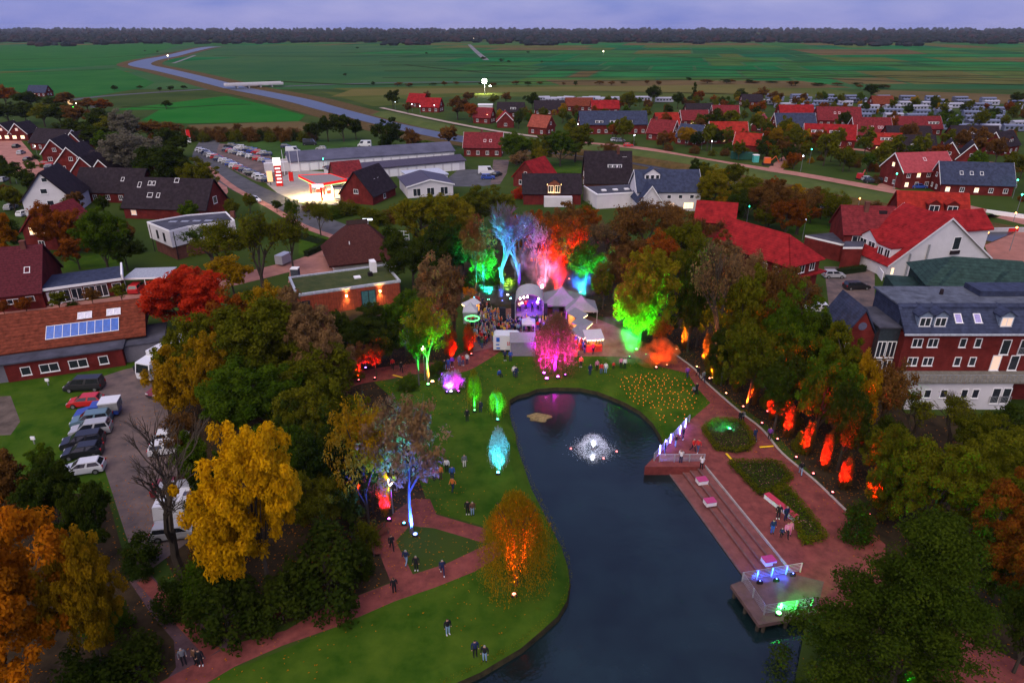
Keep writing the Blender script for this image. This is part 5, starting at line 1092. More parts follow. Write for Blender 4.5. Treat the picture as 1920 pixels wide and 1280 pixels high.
region((275, 430), 'the white flat building', 'in its gardens', 'garden trees of the left houses', [
    ('big', 'green', 205, 515, 374, 54), ('big', 'rust', 122, 480, 366, 46), ('big', 'orange', 12, 505, 392, 46), ('big', 'dark', 240, 508, 430, 34), ('big', 'olive', 180, 470, 400, 34), ('mid', 'dark', 20, 345, 300, 26), ('mid', 'dark', 52, 352, 315, 20), ('mid', 'olive', 30, 400, 345, 30), ('mid', 'green', 62, 330, 300, 12), ('mid', 'rust', 150, 505, 440, 30), ('bushy', 'dark', 10, 440, 410, 30), ('bushy', 'dark', 390, 398, 376, 14), ('bushy', 'green', 425, 392, 368, 16), ('mid', 'dark', 8, 330, 290, 16)])
region((345, 270), 'the red banner', 'beyond the terrace', 'trees of the dark belt beyond the left terrace', [(k_, c_, x_, y_, t_ - 2, w_ * 1.3) for k_, c_, x_, y_, t_, w_ in [
    ('big', 'dark', 312, 368, 258, 48), ('big', 'olive', 384, 378, 291, 33), ('big', 'silver', 258, 335, 230, 44), ('big', 'silver', 238, 272, 206, 28), ('mid', 'dark', 18, 232, 192, 24), ('mid', 'dark', 52, 234, 190, 22), ('mid', 'olive', 85, 238, 192, 22), ('mid', 'dark', 116, 242, 194, 22), ('mid', 'brown', 150, 245, 196, 20), ('mid', 'dark', 184, 250, 203, 22), ('mid', 'olive', 212, 262, 214, 22), ('mid', 'dark', 140, 275, 222, 26), ('mid', 'dark', 178, 285, 232, 26), ('mid', 'green', 206, 300, 246, 24), ('big', 'dark', 330, 300, 238, 30), ('mid', 'brown', 290, 262, 228, 24), ('mid', 'brown', 322, 262, 228, 20), ('mid', 'dark', 290, 395, 345, 20), ('mid', 'dark', 350, 362, 300, 26), ('mid', 'dark', 60, 205, 170, 20), ('mid', 'rust', 15, 205, 160, 18), ('mid', 'brown', 130, 205, 172, 16), ('mid', 'brown', 165, 208, 185, 18), ('mid', 'dark', 100, 205, 180, 18), ('mid', 'rust', 195, 212, 186, 16)]])
region((700, 275), 'the white delivery van', 'in the hedge belt', 'trees of the hedge belt behind the car park', [
    ('mid', 'dark', 592, 266, 226, 20), ('mid', 'dark', 616, 266, 216, 22), ('mid', 'dark', 645, 266, 210, 26), ('mid', 'dark', 668, 262, 222, 16), ('big', 'dark', 732, 288, 218, 32), ('mid', 'brown', 772, 290, 238, 20), ('mid', 'green', 800, 292, 262, 22), ('mid', 'brown', 842, 278, 232, 24), ('mid', 'green', 825, 290, 266, 20), ('mid', 'brown', 448, 250, 230, 10)]
    + [('bushy', ('brown', 'dark', 'olive', 'brown')[i % 4], 352 + 15.5 * i, 266 - i % 2 * 3, 240 + i % 3 * 2, 13) for i in range(16)] + [('bushy', ('brown', 'tan')[i % 2], 360 + 27 * i, 250, 236, 16) for i in range(8)])
region((990, 560), 'the stage', 'in the grove behind it', 'trees of the grove behind the stage', [
    ('big', 'lime', 795, 482, 346, 58), ('big', 'lime', 852, 472, 352, 46), ('big', 'dark', 775, 545, 415, 50), ('big', 'dark', 840, 548, 405, 54), ('big', 'olive', 885, 450, 342, 48), ('big', 'olive', 930, 432, 348, 40), ('airy', 'brown', 893, 562, 398, 38), ('bushy', 'green', 918, 545, 490, 34), ('bushy', 'green', 890, 545, 500, 26), ('bushy', 'green', 962, 545, 515, 24), ('airy', 'green', 908, 552, 455, 32),
    ('big', 'rust', 985, 500, 378, 40), ('sparse', 'pale', 1004, 548, 395, 34), ('airy', 'rust', 1048, 545, 394, 54), ('airy', 'orange', 1030, 540, 440, 36), ('big', 'brown', 1062, 480, 372, 48), ('airy', 'green', 1097, 563, 450, 40), ('airy', 'olive', 1075, 520, 440, 36), ('sparse', 'tan', 1022, 548, 420, 36), ('sparse', 'tan', 1128, 520, 416, 40), ('airy', 'brown', 1165, 500, 380, 46), ('sparse', 'brown', 1205, 490, 374, 50), ('airy', 'brown', 1255, 490, 384, 46), ('sparse', 'brown', 1300, 505, 405, 42), ('airy', 'rust', 1100, 470, 385, 34), ('mid', 'olive', 1130, 580, 490, 28), ('mid', 'dark', 740, 500, 420, 28), ('big', 'brown', 1180, 530, 420, 46), ('big', 'rust', 1232, 545, 432, 44), ('big', 'olive', 1290, 560, 440, 46), ('big', 'brown', 1340, 545, 432, 40), ('big', 'olive', 1272, 520, 400, 40), ('big', 'brown', 1150, 560, 450, 34), ('big', 'dark', 870, 520, 420, 36), ('bushy', 'olive', 880, 572, 550, 14), ('bushy', 'rust', 1015, 545, 515, 20)])
region((735, 560), 'the lamp lit timber front', 'towards the pond', 'trees between the timber building and the pond', [
    ('big', 'tan', 822, 652, 474, 58), ('sparse', 'brown', 852, 655, 500, 38), ('big', 'green', 762, 668, 535, 52), ('hero', 'dark', 690, 685, 572, 64), ('mid', 'dark', 640, 672, 578, 34), ('mid', 'dark', 735, 690, 590, 36), ('bushy', 'green', 765, 728, 700, 22), ('mid', 'brown', 675, 712, 640, 22), ('mid', 'brown', 706, 706, 640, 20), ('bushy', 'olive', 650, 715, 680, 34), ('bushy', 'dark', 620, 700, 650, 40), ('bushy', 'green', 822, 702, 672, 20), ('airy', 'tan', 560, 660, 540, 40)])
region((1330, 740), 'the candle lawn', 'in the right wood', 'trees of the wood on the right bank', [
    ('big', 'dark', 1288, 660, 484, 40), ('full', 'olive', 1560, 800, 600, 60), ('full', 'olive', 1660, 960, 780, 62), ('full', 'lime', 1395, 690, 500, 48), ('full', 'olive', 1840, 900, 770, 66), ('sparse', 'tan', 1335, 700, 450, 62), ('big', 'green', 1305, 650, 525, 40), ('big', 'olive', 1378, 695, 478, 54), ('airy', 'brown', 1425, 690, 468, 50), ('big', 'olive', 1400, 765, 575, 60), ('hero', 'green', 1462, 745, 535, 72), ('big', 'dark', 1352, 722, 610, 38), ('big', 'dark', 1510, 765, 585, 56), ('big', 'green', 1525, 830, 640, 58), ('big', 'dark', 1450, 810, 650, 52), ('big', 'dark', 1570, 880, 700, 52), ('big', 'gold', 1585, 835, 645, 42), ('airy', 'brown', 1640, 830, 665, 52), ('sparse', 'olive', 1700, 850, 745, 62), ('sparse', 'olive', 1770, 850, 745, 56), ('big', 'olive', 1640, 910, 800, 50), ('hero', 'olive', 1735, 1020, 800, 90), ('hero', 'olive', 1790, 1010, 812, 88), ('big', 'olive', 1870, 970, 805, 70), ('clump', 'rust', 1870, 1165, 900, 92), ('big', 'dark', 1810, 1140, 980, 60), ('big', 'dark', 1900, 1260, 1080, 66), ('sparse', 'brown', 1500, 660, 520, 46), ('airy', 'olive', 1470, 600, 500, 40), ('airy', 'tan', 1390, 600, 465, 45), ('big', 'dark', 1650, 900, 770, 44), ('bushy', 'dark', 1880, 830, 760, 50), ('sparse', 'tan', 1360, 560, 455, 50), ('big', 'green', 1330, 600, 500, 34), ('bushy', 'dark', 1600, 1010, 930, 36)])
region((1250, 395), 'the blue roofed inn', 'along the canal', 'trees along the canal', [
    ('big', 'lime', 1336, 398, 312, 36), ('big', 'olive', 1400, 412, 326, 38), ('big', 'brown', 1440, 430, 332, 42), ('airy', 'brown', 1492, 440, 345, 42), ('big', 'rust', 1470, 450, 360, 34), ('airy', 'olive', 1562, 432, 356, 30), ('big', 'dark', 1375, 430, 350, 30), ('mid', 'dark', 1318, 402, 370, 18), ('sparse', 'brown', 1420, 400, 340, 40), ('big', 'green', 968, 310, 236, 34), ('big', 'olive', 1078, 304, 226, 42), ('big', 'green', 1050, 312, 240, 32), ('airy', 'brown', 1142, 300, 266, 22), ('big', 'olive', 1015, 312, 250, 28), ('mid', 'tan', 978, 322, 280, 24), ('mid', 'lime', 1012, 318, 272, 14), ('bushy', 'red', 1078, 355, 340, 8), ('bushy', 'rust', 1045, 345, 325, 18), ('bushy', 'green', 1080, 350, 335, 14), ('bushy', 'red', 972, 372, 348, 14), ('bushy', 'dark', 1218, 400, 378, 14), ('mid', 'dark', 1305, 425, 390, 18), ('bushy', 'green', 1100, 405, 375, 18), ('airy', 'brown', 1250, 430, 375, 40), ('airy', 'rust', 1190, 430, 385, 34), ('bushy', 'dark', 1520, 470, 445, 20), ('mid', 'dark', 1515, 410, 370, 22), ('bushy', 'brown', 1560, 400, 375, 24), ('bushy', 'brown', 1640, 398, 374, 18), ('bushy', 'dark', 1710, 425, 385, 26), ('bushy', 'brown', 1480, 366, 345, 24), ('bushy', 'brown', 1350, 345, 322, 26)])
region((910, 170), 'the floodlit meadow', 'towards the fields', 'trees at the rim of the fields', [
    ('mid', 'dark', 737, 206, 166, 16), ('mid', 'brown', 765, 214, 190, 10), ('mid', 'brown', 800, 195, 170, 12), ('mid', 'brown', 858, 225, 178, 22), ('mid', 'rust', 884, 230, 190, 18), ('mid', 'brown', 880, 195, 172, 14), ('mid', 'brown', 948, 195, 172, 11), ('mid', 'dark', 998, 205, 172, 18), ('mid', 'olive', 925, 200, 176, 12), ('mid', 'dark', 1225, 195, 158, 16), ('mid', 'olive', 1180, 212, 168, 18), ('mid', 'dark', 1270, 205, 172, 14), ('conifer', 'dark', 1298, 195, 152, 10), ('mid', 'rust', 1310, 200, 168, 13), ('mid', 'dark', 1388, 192, 165, 14), ('mid', 'brown', 1425, 195, 162, 16), ('mid', 'brown', 1450, 198, 170, 16), ('mid', 'dark', 1632, 186, 155, 17), ('mid', 'dark', 1905, 200, 172, 16), ('mid', 'dark', 312, 205, 188, 12), ('bushy', 'brown', 975, 210, 195, 16)]
    + [('far', ('dark', 'brown', 'brown')[i % 3], 700 + 31 * i + (i * 37) % 23, 160 + (i * 7) % 5 - i * .2, 153 + (i * 5) % 4 - i * .2, 5 + (i * 11) % 6) for i in range(18)] + [('far', ('dark', 'brown')[i % 2], 1290 + 24 * i + (i * 41) % 29, 151 + (i * 5) % 6 + i * .8, 145 + (i * 3) % 4 + i * .8, 7 + (i * 7) % 9) for i in range(16)]
    + [('far', 'dark', x, y, y - h, h * .8) for x, y, h in ((907, 114, 8), (940, 117, 7), (955, 118, 5), (670, 92, 4), (648, 143, 6), (262, 168, 8), (215, 170, 10), (300, 172, 9), (320, 170, 10), (345, 168, 8), (295, 99, 4), (272, 97, 3), (1015, 118, 4), (990, 100, 4), (800, 102, 4))])
# gardens of the village: many alike small trees, kept off houses and streets
rv = random.Random(11); vill = pxpoly([(880, 232), (1010, 205), (1250, 195), (1500, 190), (1700, 195), (1990, 215), (2030, 395), (1900, 385), (1700, 350), (1500, 315), (1300, 285), (1100, 262)])
lo = [min(p.x for p in vill), max(p.x for p in vill), min(p.y for p in vill), max(p.y for p in vill)]; placed = []
while len(placed) < 235:
    q = Vector((rv.uniform(lo[0], lo[1]), rv.uniform(lo[2], lo[3]) , 0))
    if not inpoly(q, vill) or any((q - Vector((f.x, f.y, 0))).length < r_ + 1.5 for f, r_ in FOOT) or any((q - p).length < 4.2 for p in placed): continue
    placed.append(q); c = rv.choice(['dark', 'olive', 'olive', 'green', 'brown', 'rust', 'olive', 'gold']); k = rv.choice(['mid', 'mid', 'mid', 'far', 'bushy'])
    hh = rv.uniform(6, 12) * (1 if q.y < 330 else .68) if k != 'bushy' else rv.uniform(2, 3.5); rr = hh * (.38 if k != 'bushy' else .7)
    dd = q.y * CP + CAM_H * SP
    tree(k, c, 0, 0, 0, rr * 1280 / dd, WORD[c] + ' ' + ('garden bush' if k == 'bushy' else 'garden tree') + ' beyond the canal', 'garden trees among the houses beyond the canal', h=hh, base=q)

# more garden green among the left houses and round the filling station
left = pxpoly([(60, 270), (300, 250), (360, 300), (430, 420), (300, 470), (120, 500), (-60, 480), (-80, 330), (0, 345), (60, 350)]); lo = [min(p.x for p in left), max(p.x for p in left), min(p.y for p in left), max(p.y for p in left)]; placed = []; tr_ = 0
while len(placed) < 85 and tr_ < 9000:
    tr_ += 1; q = Vector((rv.uniform(lo[0], lo[1]), rv.uniform(lo[2], lo[3]), 0))
    if not inpoly(q, left) or any((q - Vector((f.x, f.y, 0))).length < r_ + .8 for f, r_ in FOOT) or any((q - p).length < 4 for p in placed): continue
    placed.append(q); c = rv.choice(['dark', 'dark', 'olive', 'green', 'brown']); k = rv.choice(['mid', 'bushy', 'bushy']); hh = rv.uniform(4, 7.5) if k == 'mid' else rv.uniform(1.5, 3)
    tree(k, c, 0, 0, 0, hh * (.4 if k == 'mid' else .75) * 1280 / (q.y * CP + CAM_H * SP), WORD[c] + ' ' + ('garden bush' if k == 'bushy' else 'garden tree') + ' on the left streets', 'garden trees of the left streets', h=hh, base=q)
for poly, n_, ks, grp, wh, mk, lm in ((((1185, 266), (1480, 268), (1640, 318), (1655, 346), (1480, 318), (1300, 288), (1185, 275)), 46, ['big', 'bushy', 'big'], 'trees along the dyke street', 'beside the dyke street', (1188, 276), 'its first lamp'),
        (((1305, 332), (1560, 388), (1575, 432), (1490, 455), (1310, 405)), 34, ['big', 'big', 'bushy'], 'trees on the near canal bank', 'on the near canal bank', (1252, 396), 'the blue inn')):
    pp_ = pxpoly(poly); lo = [min(p.x for p in pp_), max(p.x for p in pp_), min(p.y for p in pp_), max(p.y for p in pp_)]; placed = []; tr_ = 0
    while len(placed) < n_ and tr_ < 9000:
        tr_ += 1; q = Vector((rv.uniform(lo[0], lo[1]), rv.uniform(lo[2], lo[3]), 0))
        if not inpoly(q, pp_) or any((q - Vector((f.x, f.y, 0))).length < r_ - 1 for f, r_ in FOOT) or any((q - p).length < 3.2 for p in placed): continue
        placed.append(q); c = rv.choice(['olive', 'brown', 'rust', 'dark', 'olive', 'gold']); k = rv.choice(ks); hh = rv.uniform(5, 9) if k != 'bushy' else rv.uniform(2, 3.5)
        t = tree(k, c, 0, 0, 0, hh * (.42 if k != 'bushy' else .75) * 1280 / (q.y * CP + CAM_H * SP), '', grp, h=hh, base=q); t['label'] = WORD[c] + ' ' + NOUN[k] + ' ' + wh
# fallen leaves under the crowns, on grass and paving
rg = np.random.default_rng(77); pos = []
for t, kind, colr, p in TREES:
    if p.y < 125 and kind in ('hero', 'clump', 'big', 'airy', 'willow', 'sparse', 'feather'):
        n_ = 200 if p.y < 95 else 90; a = rg.random(n_) * 6.283; r = 9.5 * rg.random(n_) ** .6
        pos.append(np.stack([p.x + r * np.cos(a), p.y + r * np.sin(a), np.full(n_, .022)], 1))
pos = np.concatenate(pos); hp = [(h.x, h.y) for h in hole]
pos = np.array([q for q in pos if not inpoly(q, hp)])
me = quads(pos, rg.normal(size=pos.shape) * .12 + np.array([0, 0, 1.0]), .085, rg, rg.random(len(pos)), 'fallen_leaves'); me.materials.append(FM['orange']); o = stuff(link('fallen_leaves', me)); o['label'] = 'fallen autumn leaves scattered on lawn and paths'
# ------------------------------------------------------------------ vehicles (front along +x)
def paint(n, c): return mat('paint_' + n, c, rough=0.30, var=0.04, spec=0.6)
PAINT = dict(white=paint('white', (.62, .62, .66)), silver=paint('silver', (.34, .34, .37)), grey=paint('grey', (.14, .14, .16)), black=paint('black', (.015, .015, .02)), blue=paint('blue', (.025, .06, .30)), red=paint('red', (.48, .015, .02)), darkblue=paint('darkblue', (.02, .03, .09)), teal=paint('teal', (.10, .17, .22)), maroon=paint('maroon', (.16, .015, .02)), orange=paint('orange', (.7, .12, .02)))
CWORD = dict(white='white', silver='silver', grey='grey', black='black', blue='blue', red='red', darkblue='dark blue', teal='teal grey', maroon='dark red', orange='orange')
m_tyre = mat('tyre_rubber', (.02, .02, .02)); m_rim = mat('wheel_rim', (.3, .3, .32), rough=.35, metal=.6); m_glass = mat('car_glass', (.012, .014, .02), rough=.06, spec=.9)
m_head = mat('headlight', (.6, .6, .6), rough=.15); m_tail = mat('tail_light', (.4, .01, .01), rough=.2)
STY = dict(  # hood outline (x, z), cabin base x0 x1, roof x0 x1, belt z, roof z, half width
    hatch=([(-2.0, .62), (-1.98, .92), (.75, .95), (1.25, .90), (1.95, .74), (2.05, .55)], -1.95, 1.2, -1.5, .30, .92, 1.47, .86),
    wagon=([(-2.3, .62), (-2.28, .92), (.85, .95), (1.4, .90), (2.2, .74), (2.3, .55)], -2.22, 1.35, -1.95, .45, .92, 1.46, .90),
    suv=([(-2.2, .65), (-2.18, 1.02), (.9, 1.05), (1.3, 1.02), (2.1, .88), (2.2, .6)], -2.15, 1.3, -1.85, .45, 1.02, 1.66, .93),
    van=([(-2.4, .6), (-2.38, 1.05), (1.3, 1.08), (1.6, 1.0), (2.2, .85), (2.35, .55)], -2.38, 1.65, -2.28, .85, 1.05, 1.85, .93),
    bigvan=([(-2.7, .6), (-2.68, 1.2), (1.7, 1.2), (2.0, 1.1), (2.6, .95), (2.75, .55)], -2.68, 2.1, -2.6, 1.35, 1.2, 2.45, 1.0))
CARM = {}
def car_mesh(st):
    if st in CARM: return CARM[st]
    prof, c0, c1, r0, r1, zb, zr, w = STY[st]; b = MB(); g = MB()
    pts = [(prof[0][0], .25)] + prof + [(prof[-1][0], .25)]; n = len(pts)
    rows = [(1.0, -1), (1.0, 1)]
    lo = [(x, s * w * (1 if .3 < z < .8 else .94), z) for s in (-1, 1) for x, z in pts]; k = len(b.v); b.v += lo
    for i in range(n): j = (i + 1) % n; b.f.append((k + i, k + j, k + n + j, k + n + i)); b.m.append(0)
    b.f.append(tuple(k + i for i in range(n))[::-1]); b.m.append(0); b.f.append(tuple(k + n + i for i in range(n))); b.m.append(0)
    wb, wr = w * .92, w * .74
    B = [(c0, -wb, zb), (c1, -wb, zb), (c1, wb, zb), (c0, wb, zb)]; T = [(r0, -wr, zr), (r1, -wr, zr), (r1, wr, zr), (r0, wr, zr)]
    for i in range(4):
        j = (i + 1) % 4; b.face([B[i], B[j], T[j], T[i]])
        q = [Vector(p) for p in (B[i], B[j], T[j], T[i])]; nn = (q[1] - q[0]).cross(q[2] - q[0]).normalized() * .012
        nseg = 1 if i % 2 else (2 if st != 'bigvan' else 3)
        for s_ in range(nseg):
            if st == 'bigvan' and i % 2 == 0 and s_ < 2 and not (i == 0 and s_ == 2) and not (i == 2 and s_ == 0):
                if i == 0 or s_ > 0: continue
            if st == 'bigvan' and i == 3: continue
            u0, u1 = (s_ + .08) / nseg, (s_ + .92) / nseg
            def bl(u, v): return q[0].lerp(q[1], u).lerp(q[3].lerp(q[2], u), v) + nn
            g.face([bl(u0, .12), bl(u1, .12), bl(u1, .86), bl(u0, .86)])
    b.face(T)
    CARM[st] = (b, g); return CARM[st]
def wheel_mb(b, x, y, r=.32, mi=0, mr=1):
    s = 1 if y > 0 else -1
    k = len(b.v); N = 12
    for yy in (y - .1 * s, y + .1 * s):
        for i in range(N): a = 6.2832 * i / N; b.v.append((x + r * math.cos(a), yy, r + r * math.sin(a)))
    for i in range(N): j = (i + 1) % N; b.f.append((k + i, k + j, k + N + j, k + N + i)); b.m.append(mi)
    b.f.append(tuple(k + N + i for i in range(N))); b.m.append(mi)
    k = len(b.v)
    for i in range(8): a = 6.2832 * i / 8; b.v.append((x + r * .6 * math.cos(a), y + .108 * s, r + r * .6 * math.sin(a)))
    b.f.append(tuple(k + i for i in range(8))); b.m.append(mr)
FARM = {}
def car(st, c, loc, rz, label, group=None, near=False, lights=False, cat=None):
    prof, c0, c1, r0, r1, zb, zr, w = STY[st]; b, g = car_mesh(st); cat = cat or ('van' if 'van' in st else 'car')
    nm = 'parked_van' if 'van' in st else 'parked_car'
    wx = (prof[0][0] + .75, prof[-1][0] - .78)
    if not near:
        if (st, c) not in FARM:
            m = MB(); m.v = list(b.v); m.f = list(b.f); m.m = [0] * len(b.f); k = len(m.v); m.v += g.v; m.f += [tuple(i + k for i in f) for f in g.f]; m.m += [1] * len(g.f)
            for x in wx:
                for y in (-w, w): wheel_mb(m, x, y, .32, 2, 3)
            FARM[(st, c)] = m.mesh(nm, [PAINT[c], m_glass, m_tyre, m_rim])
        o = link(nm, FARM[(st, c)], None, loc, rz); return tag(o, label, cat, group)
    t = thing(nm, label, cat, loc, rz, group)
    if (st, 'b') not in FARM:
        FARM[(st, 'b')] = (b.mesh('body', PAINT['white']), g.mesh('glazing', m_glass))
        q = MB(); wheel_mb(q, 0, .0, .33, 0, 0); me = q.mesh('wheel', m_tyre); q = MB(); q.lathe([(0, 0), (.2, .0), (.2, .02)], 10); FARM['wheel'] = me; FARM['rim'] = q.mesh('rim', m_rim)
    bo = child(t, 'body', FARM[(st, 'b')][0]); override(bo, [PAINT[c]]); child(t, 'glazing', FARM[(st, 'b')][1])
    for x in wx:
        for s_ in (-1, 1):
            wo = child(t, 'wheel', FARM['wheel'], (x, s_ * (w - .06), 0), math.pi if s_ < 0 else 0); ro = child(wo, 'rim', FARM['rim'], (0, -.112 if s_ < 0 else -.112, .33)); ro.rotation_euler = (R(90), 0, 0); ro.location = (0, -.112, .33)
            wo.rotation_euler[2] = 0 if s_ < 0 else math.pi
    fx, fz = prof[-2]
    for s_ in (-1, 1):
        h = MB(); h.box(fx - .06, s_ * w * .7 - .2, fz - .17, fx + .09, s_ * w * .7 + .2, fz - .03); h.build('headlight', glow('headlight_on', (1, .9, .7), 12) if lights else m_head, t)
        h = MB(); h.box(prof[0][0] - .03, s_ * w * .8 - .12, .72, prof[0][0] + .1, s_ * w * .8 + .12, .95); h.build('tail_light', m_tail, t)
    h = MB(); h.box(prof[-1][0] - .02, -w * .8, .28, prof[-1][0] + .06, w * .8, .5); h.build('bumper', mat('bumper', (.03, .03, .035)), t)
    return t
# the yard beside the long red building
GY = 'vehicles parked in the gravel yard'
car('van', 'black', G(160, 729), R(186), 'black minivan parked across the grass by the brick wall', GY, True)
car('hatch', 'red', G(163, 759), R(190), 'bright red hatchback beside the black minivan', GY, True)
car('suv', 'teal', G(174, 794), R(197), 'teal grey estate car between pickup and silver suv', GY, True)
car('suv', 'silver', G(173, 812), R(197), 'silver suv with pale roof between teal and black cars', GY, True)
car('suv', 'black', G(158, 834), R(198), 'black suv showing a red tail light', GY, True)
car('hatch', 'black', G(158, 853), R(196), 'black hatchback, the lowest in the row of parked cars', GY, True)
car('hatch', 'white', G(160, 884), R(196), 'white car half hidden under the brown tree', GY, True)
car('hatch', 'white', G(326, 826), R(15), 'white car peeping from under the trees opposite the black suv', GY, True)
car('wagon', 'white', G(322, 846), R(15), 'white estate car, lower of two under the trees', GY, True)
car('hatch', 'maroon', G(306, 735), R(250), 'dark red car parked right before the white truck', GY, True)
car('bigvan', 'silver', G(358, 942), R(12), 'silver van behind the bare tree', GY, True)
car('bigvan', 'white', G(352, 975), R(10), 'white panel van behind the bare tree trunk', GY, True)
car('wagon', 'silver', G(335, 1003), R(10), 'silver car below the white panel van', GY, True)
car('hatch', 'maroon', G(326, 922), R(15), 'small dark red car above the silver van', GY, True)
t = thing('pickup_truck', 'blue pickup with white box on its bed between red and teal cars', 'pickup', G(184, 779), R(194), GY)
b = MB(); b.sweep([(-2.6, -.9, .35), (2.4, -.9, .35), (2.4, -.9, .75), (1.3, -.9, .98), (.95, -.9, 1.0), (.5, -.9, 1.65), (-.5, -.9, 1.65), (-.6, -.9, .95), (-2.6, -.9, .95)], (0, 1.8, 0)); b.build('body', PAINT['blue'], t)
part(t, 'box_side', mat('canvas_grey', (.22, .22, .23)), [(-2.75, -.98, .96, -.62, .98, 1.95)]); part(t, 'box_lid', PAINT['white'], [(-2.8, -1.02, 1.953, -.58, 1.02, 2.1), (-2.8, -1.02, .9, -.6, -.982, 1.0)])
part(t, 'glazing', m_glass, [(-.45, -.92, 1.1, .45, -.901, 1.55), (-.45, .901, 1.1, .45, .92, 1.55)])
for x in (-1.7, 1.55):
    for s_ in (-1, 1): wo = child(t, 'wheel', FARM['wheel'], (x, s_ * .86, 0), 0 if s_ < 0 else math.pi); ro = child(wo, 'rim', FARM['rim'], (0, -.112, .33)); ro.rotation_euler = (R(90), 0, 0)
t = thing('lorry', 'white box lorry half under the trees at the head of the yard', 'truck', G(296, 705), R(-108), GY)
part(t, 'box_body', PAINT['white'], [(-7.2, -1.25, 1.0, -.1, 1.25, 3.7)]); part(t, 'chassis', mat('bumper', (.03, .03, .035)), [(-7, -1.0, .5, 2.2, 1.0, .99)])
b = MB(); b.sweep([(0, -1.2, .6), (2.3, -1.2, .6), (2.35, -1.2, 1.5), (2.0, -1.2, 2.9), (0, -1.2, 3.1)], (0, 2.4, 0)); b.build('cab', PAINT['white'], t)
b = MB(); b.face([(2.37, -1.05, 1.55), (2.37, 1.05, 1.55), (2.06, 1.0, 2.75), (2.06, -1.0, 2.75)]); b.face([(.9, -1.21, 1.6), (1.9, -1.21, 1.6), (1.75, -1.21, 2.6), (.9, -1.21, 2.6)]); b.build('windscreen', m_glass, t)
for x in (-5.5, -4.4, 1.3):
    for s_ in (-1, 1): wo = child(t, 'wheel', FARM['wheel'], (x, s_ * 1.1, 0), 0 if s_ < 0 else math.pi, 1.45)
for s_ in (-1, 1): part(t, 'mirror', mat('bumper', (.03, .03, .035)), [(2.1, s_ * 1.42 - .1, 1.7, 2.25, s_ * 1.42 + .1, 2.4)])
t = thing('motorhome', 'white motorhome roof glimpsed under the trees below the vans', 'motorhome', G(385, 968), R(8), GY); part(t, 'body', PAINT['white'], [(-3.2, -1.1, .5, 2.4, 1.1, 2.9)]); part(t, 'glazing', m_glass, [(-2.5, -1.12, 1.6, -1.2, -1.101, 2.2), (.4, -1.12, 1.6, 1.4, -1.101, 2.2)]); part(t, 'roof_hatch', m_sky_pane, [(-1.5, -.3, 2.902, -.8, .3, 3.0)])
# the big car park by the garages
rc = random.Random(5)
def row(p, q, n, yaw, lm, group, cols):
    a, b_ = G(*p), G(*q)
    for i in range(n):
        c = cols[i % len(cols)]; st = rc.choice(['hatch', 'wagon', 'hatch', 'suv'])
        car(st, c, a.lerp(b_, i / max(1, n - 1)) + Vector((rc.uniform(-.2, .2), rc.uniform(-.3, .3), 0)), R(yaw + rc.uniform(-3, 3)), '%s car, %s in the %s' % (CWORD[c], ordn(i), lm), group)
W_, S_, D_, B_2, K_, R_ = 'white', 'silver', 'darkblue', 'blue', 'black', 'red'
row((376, 284), (502, 341), 18, 8, 'verge row from its far end', 'cars in the big car park', [W_, W_, D_, S_, W_, R_, D_, W_, S_, B_2, W_, R_, D_, S_, K_])
row((426, 284), (512, 308), 12, 8, 'middle car park row from its far end', 'cars in the big car park', [D_, R_, S_, D_, W_, D_, W_, K_, R_, S_, B_2, D_])
row((432, 276), (500, 292), 9, 188, 'back car park row from its far end', 'cars in the big car park', [K_, D_, W_, S_, D_, B_2, R_, S_, D_])
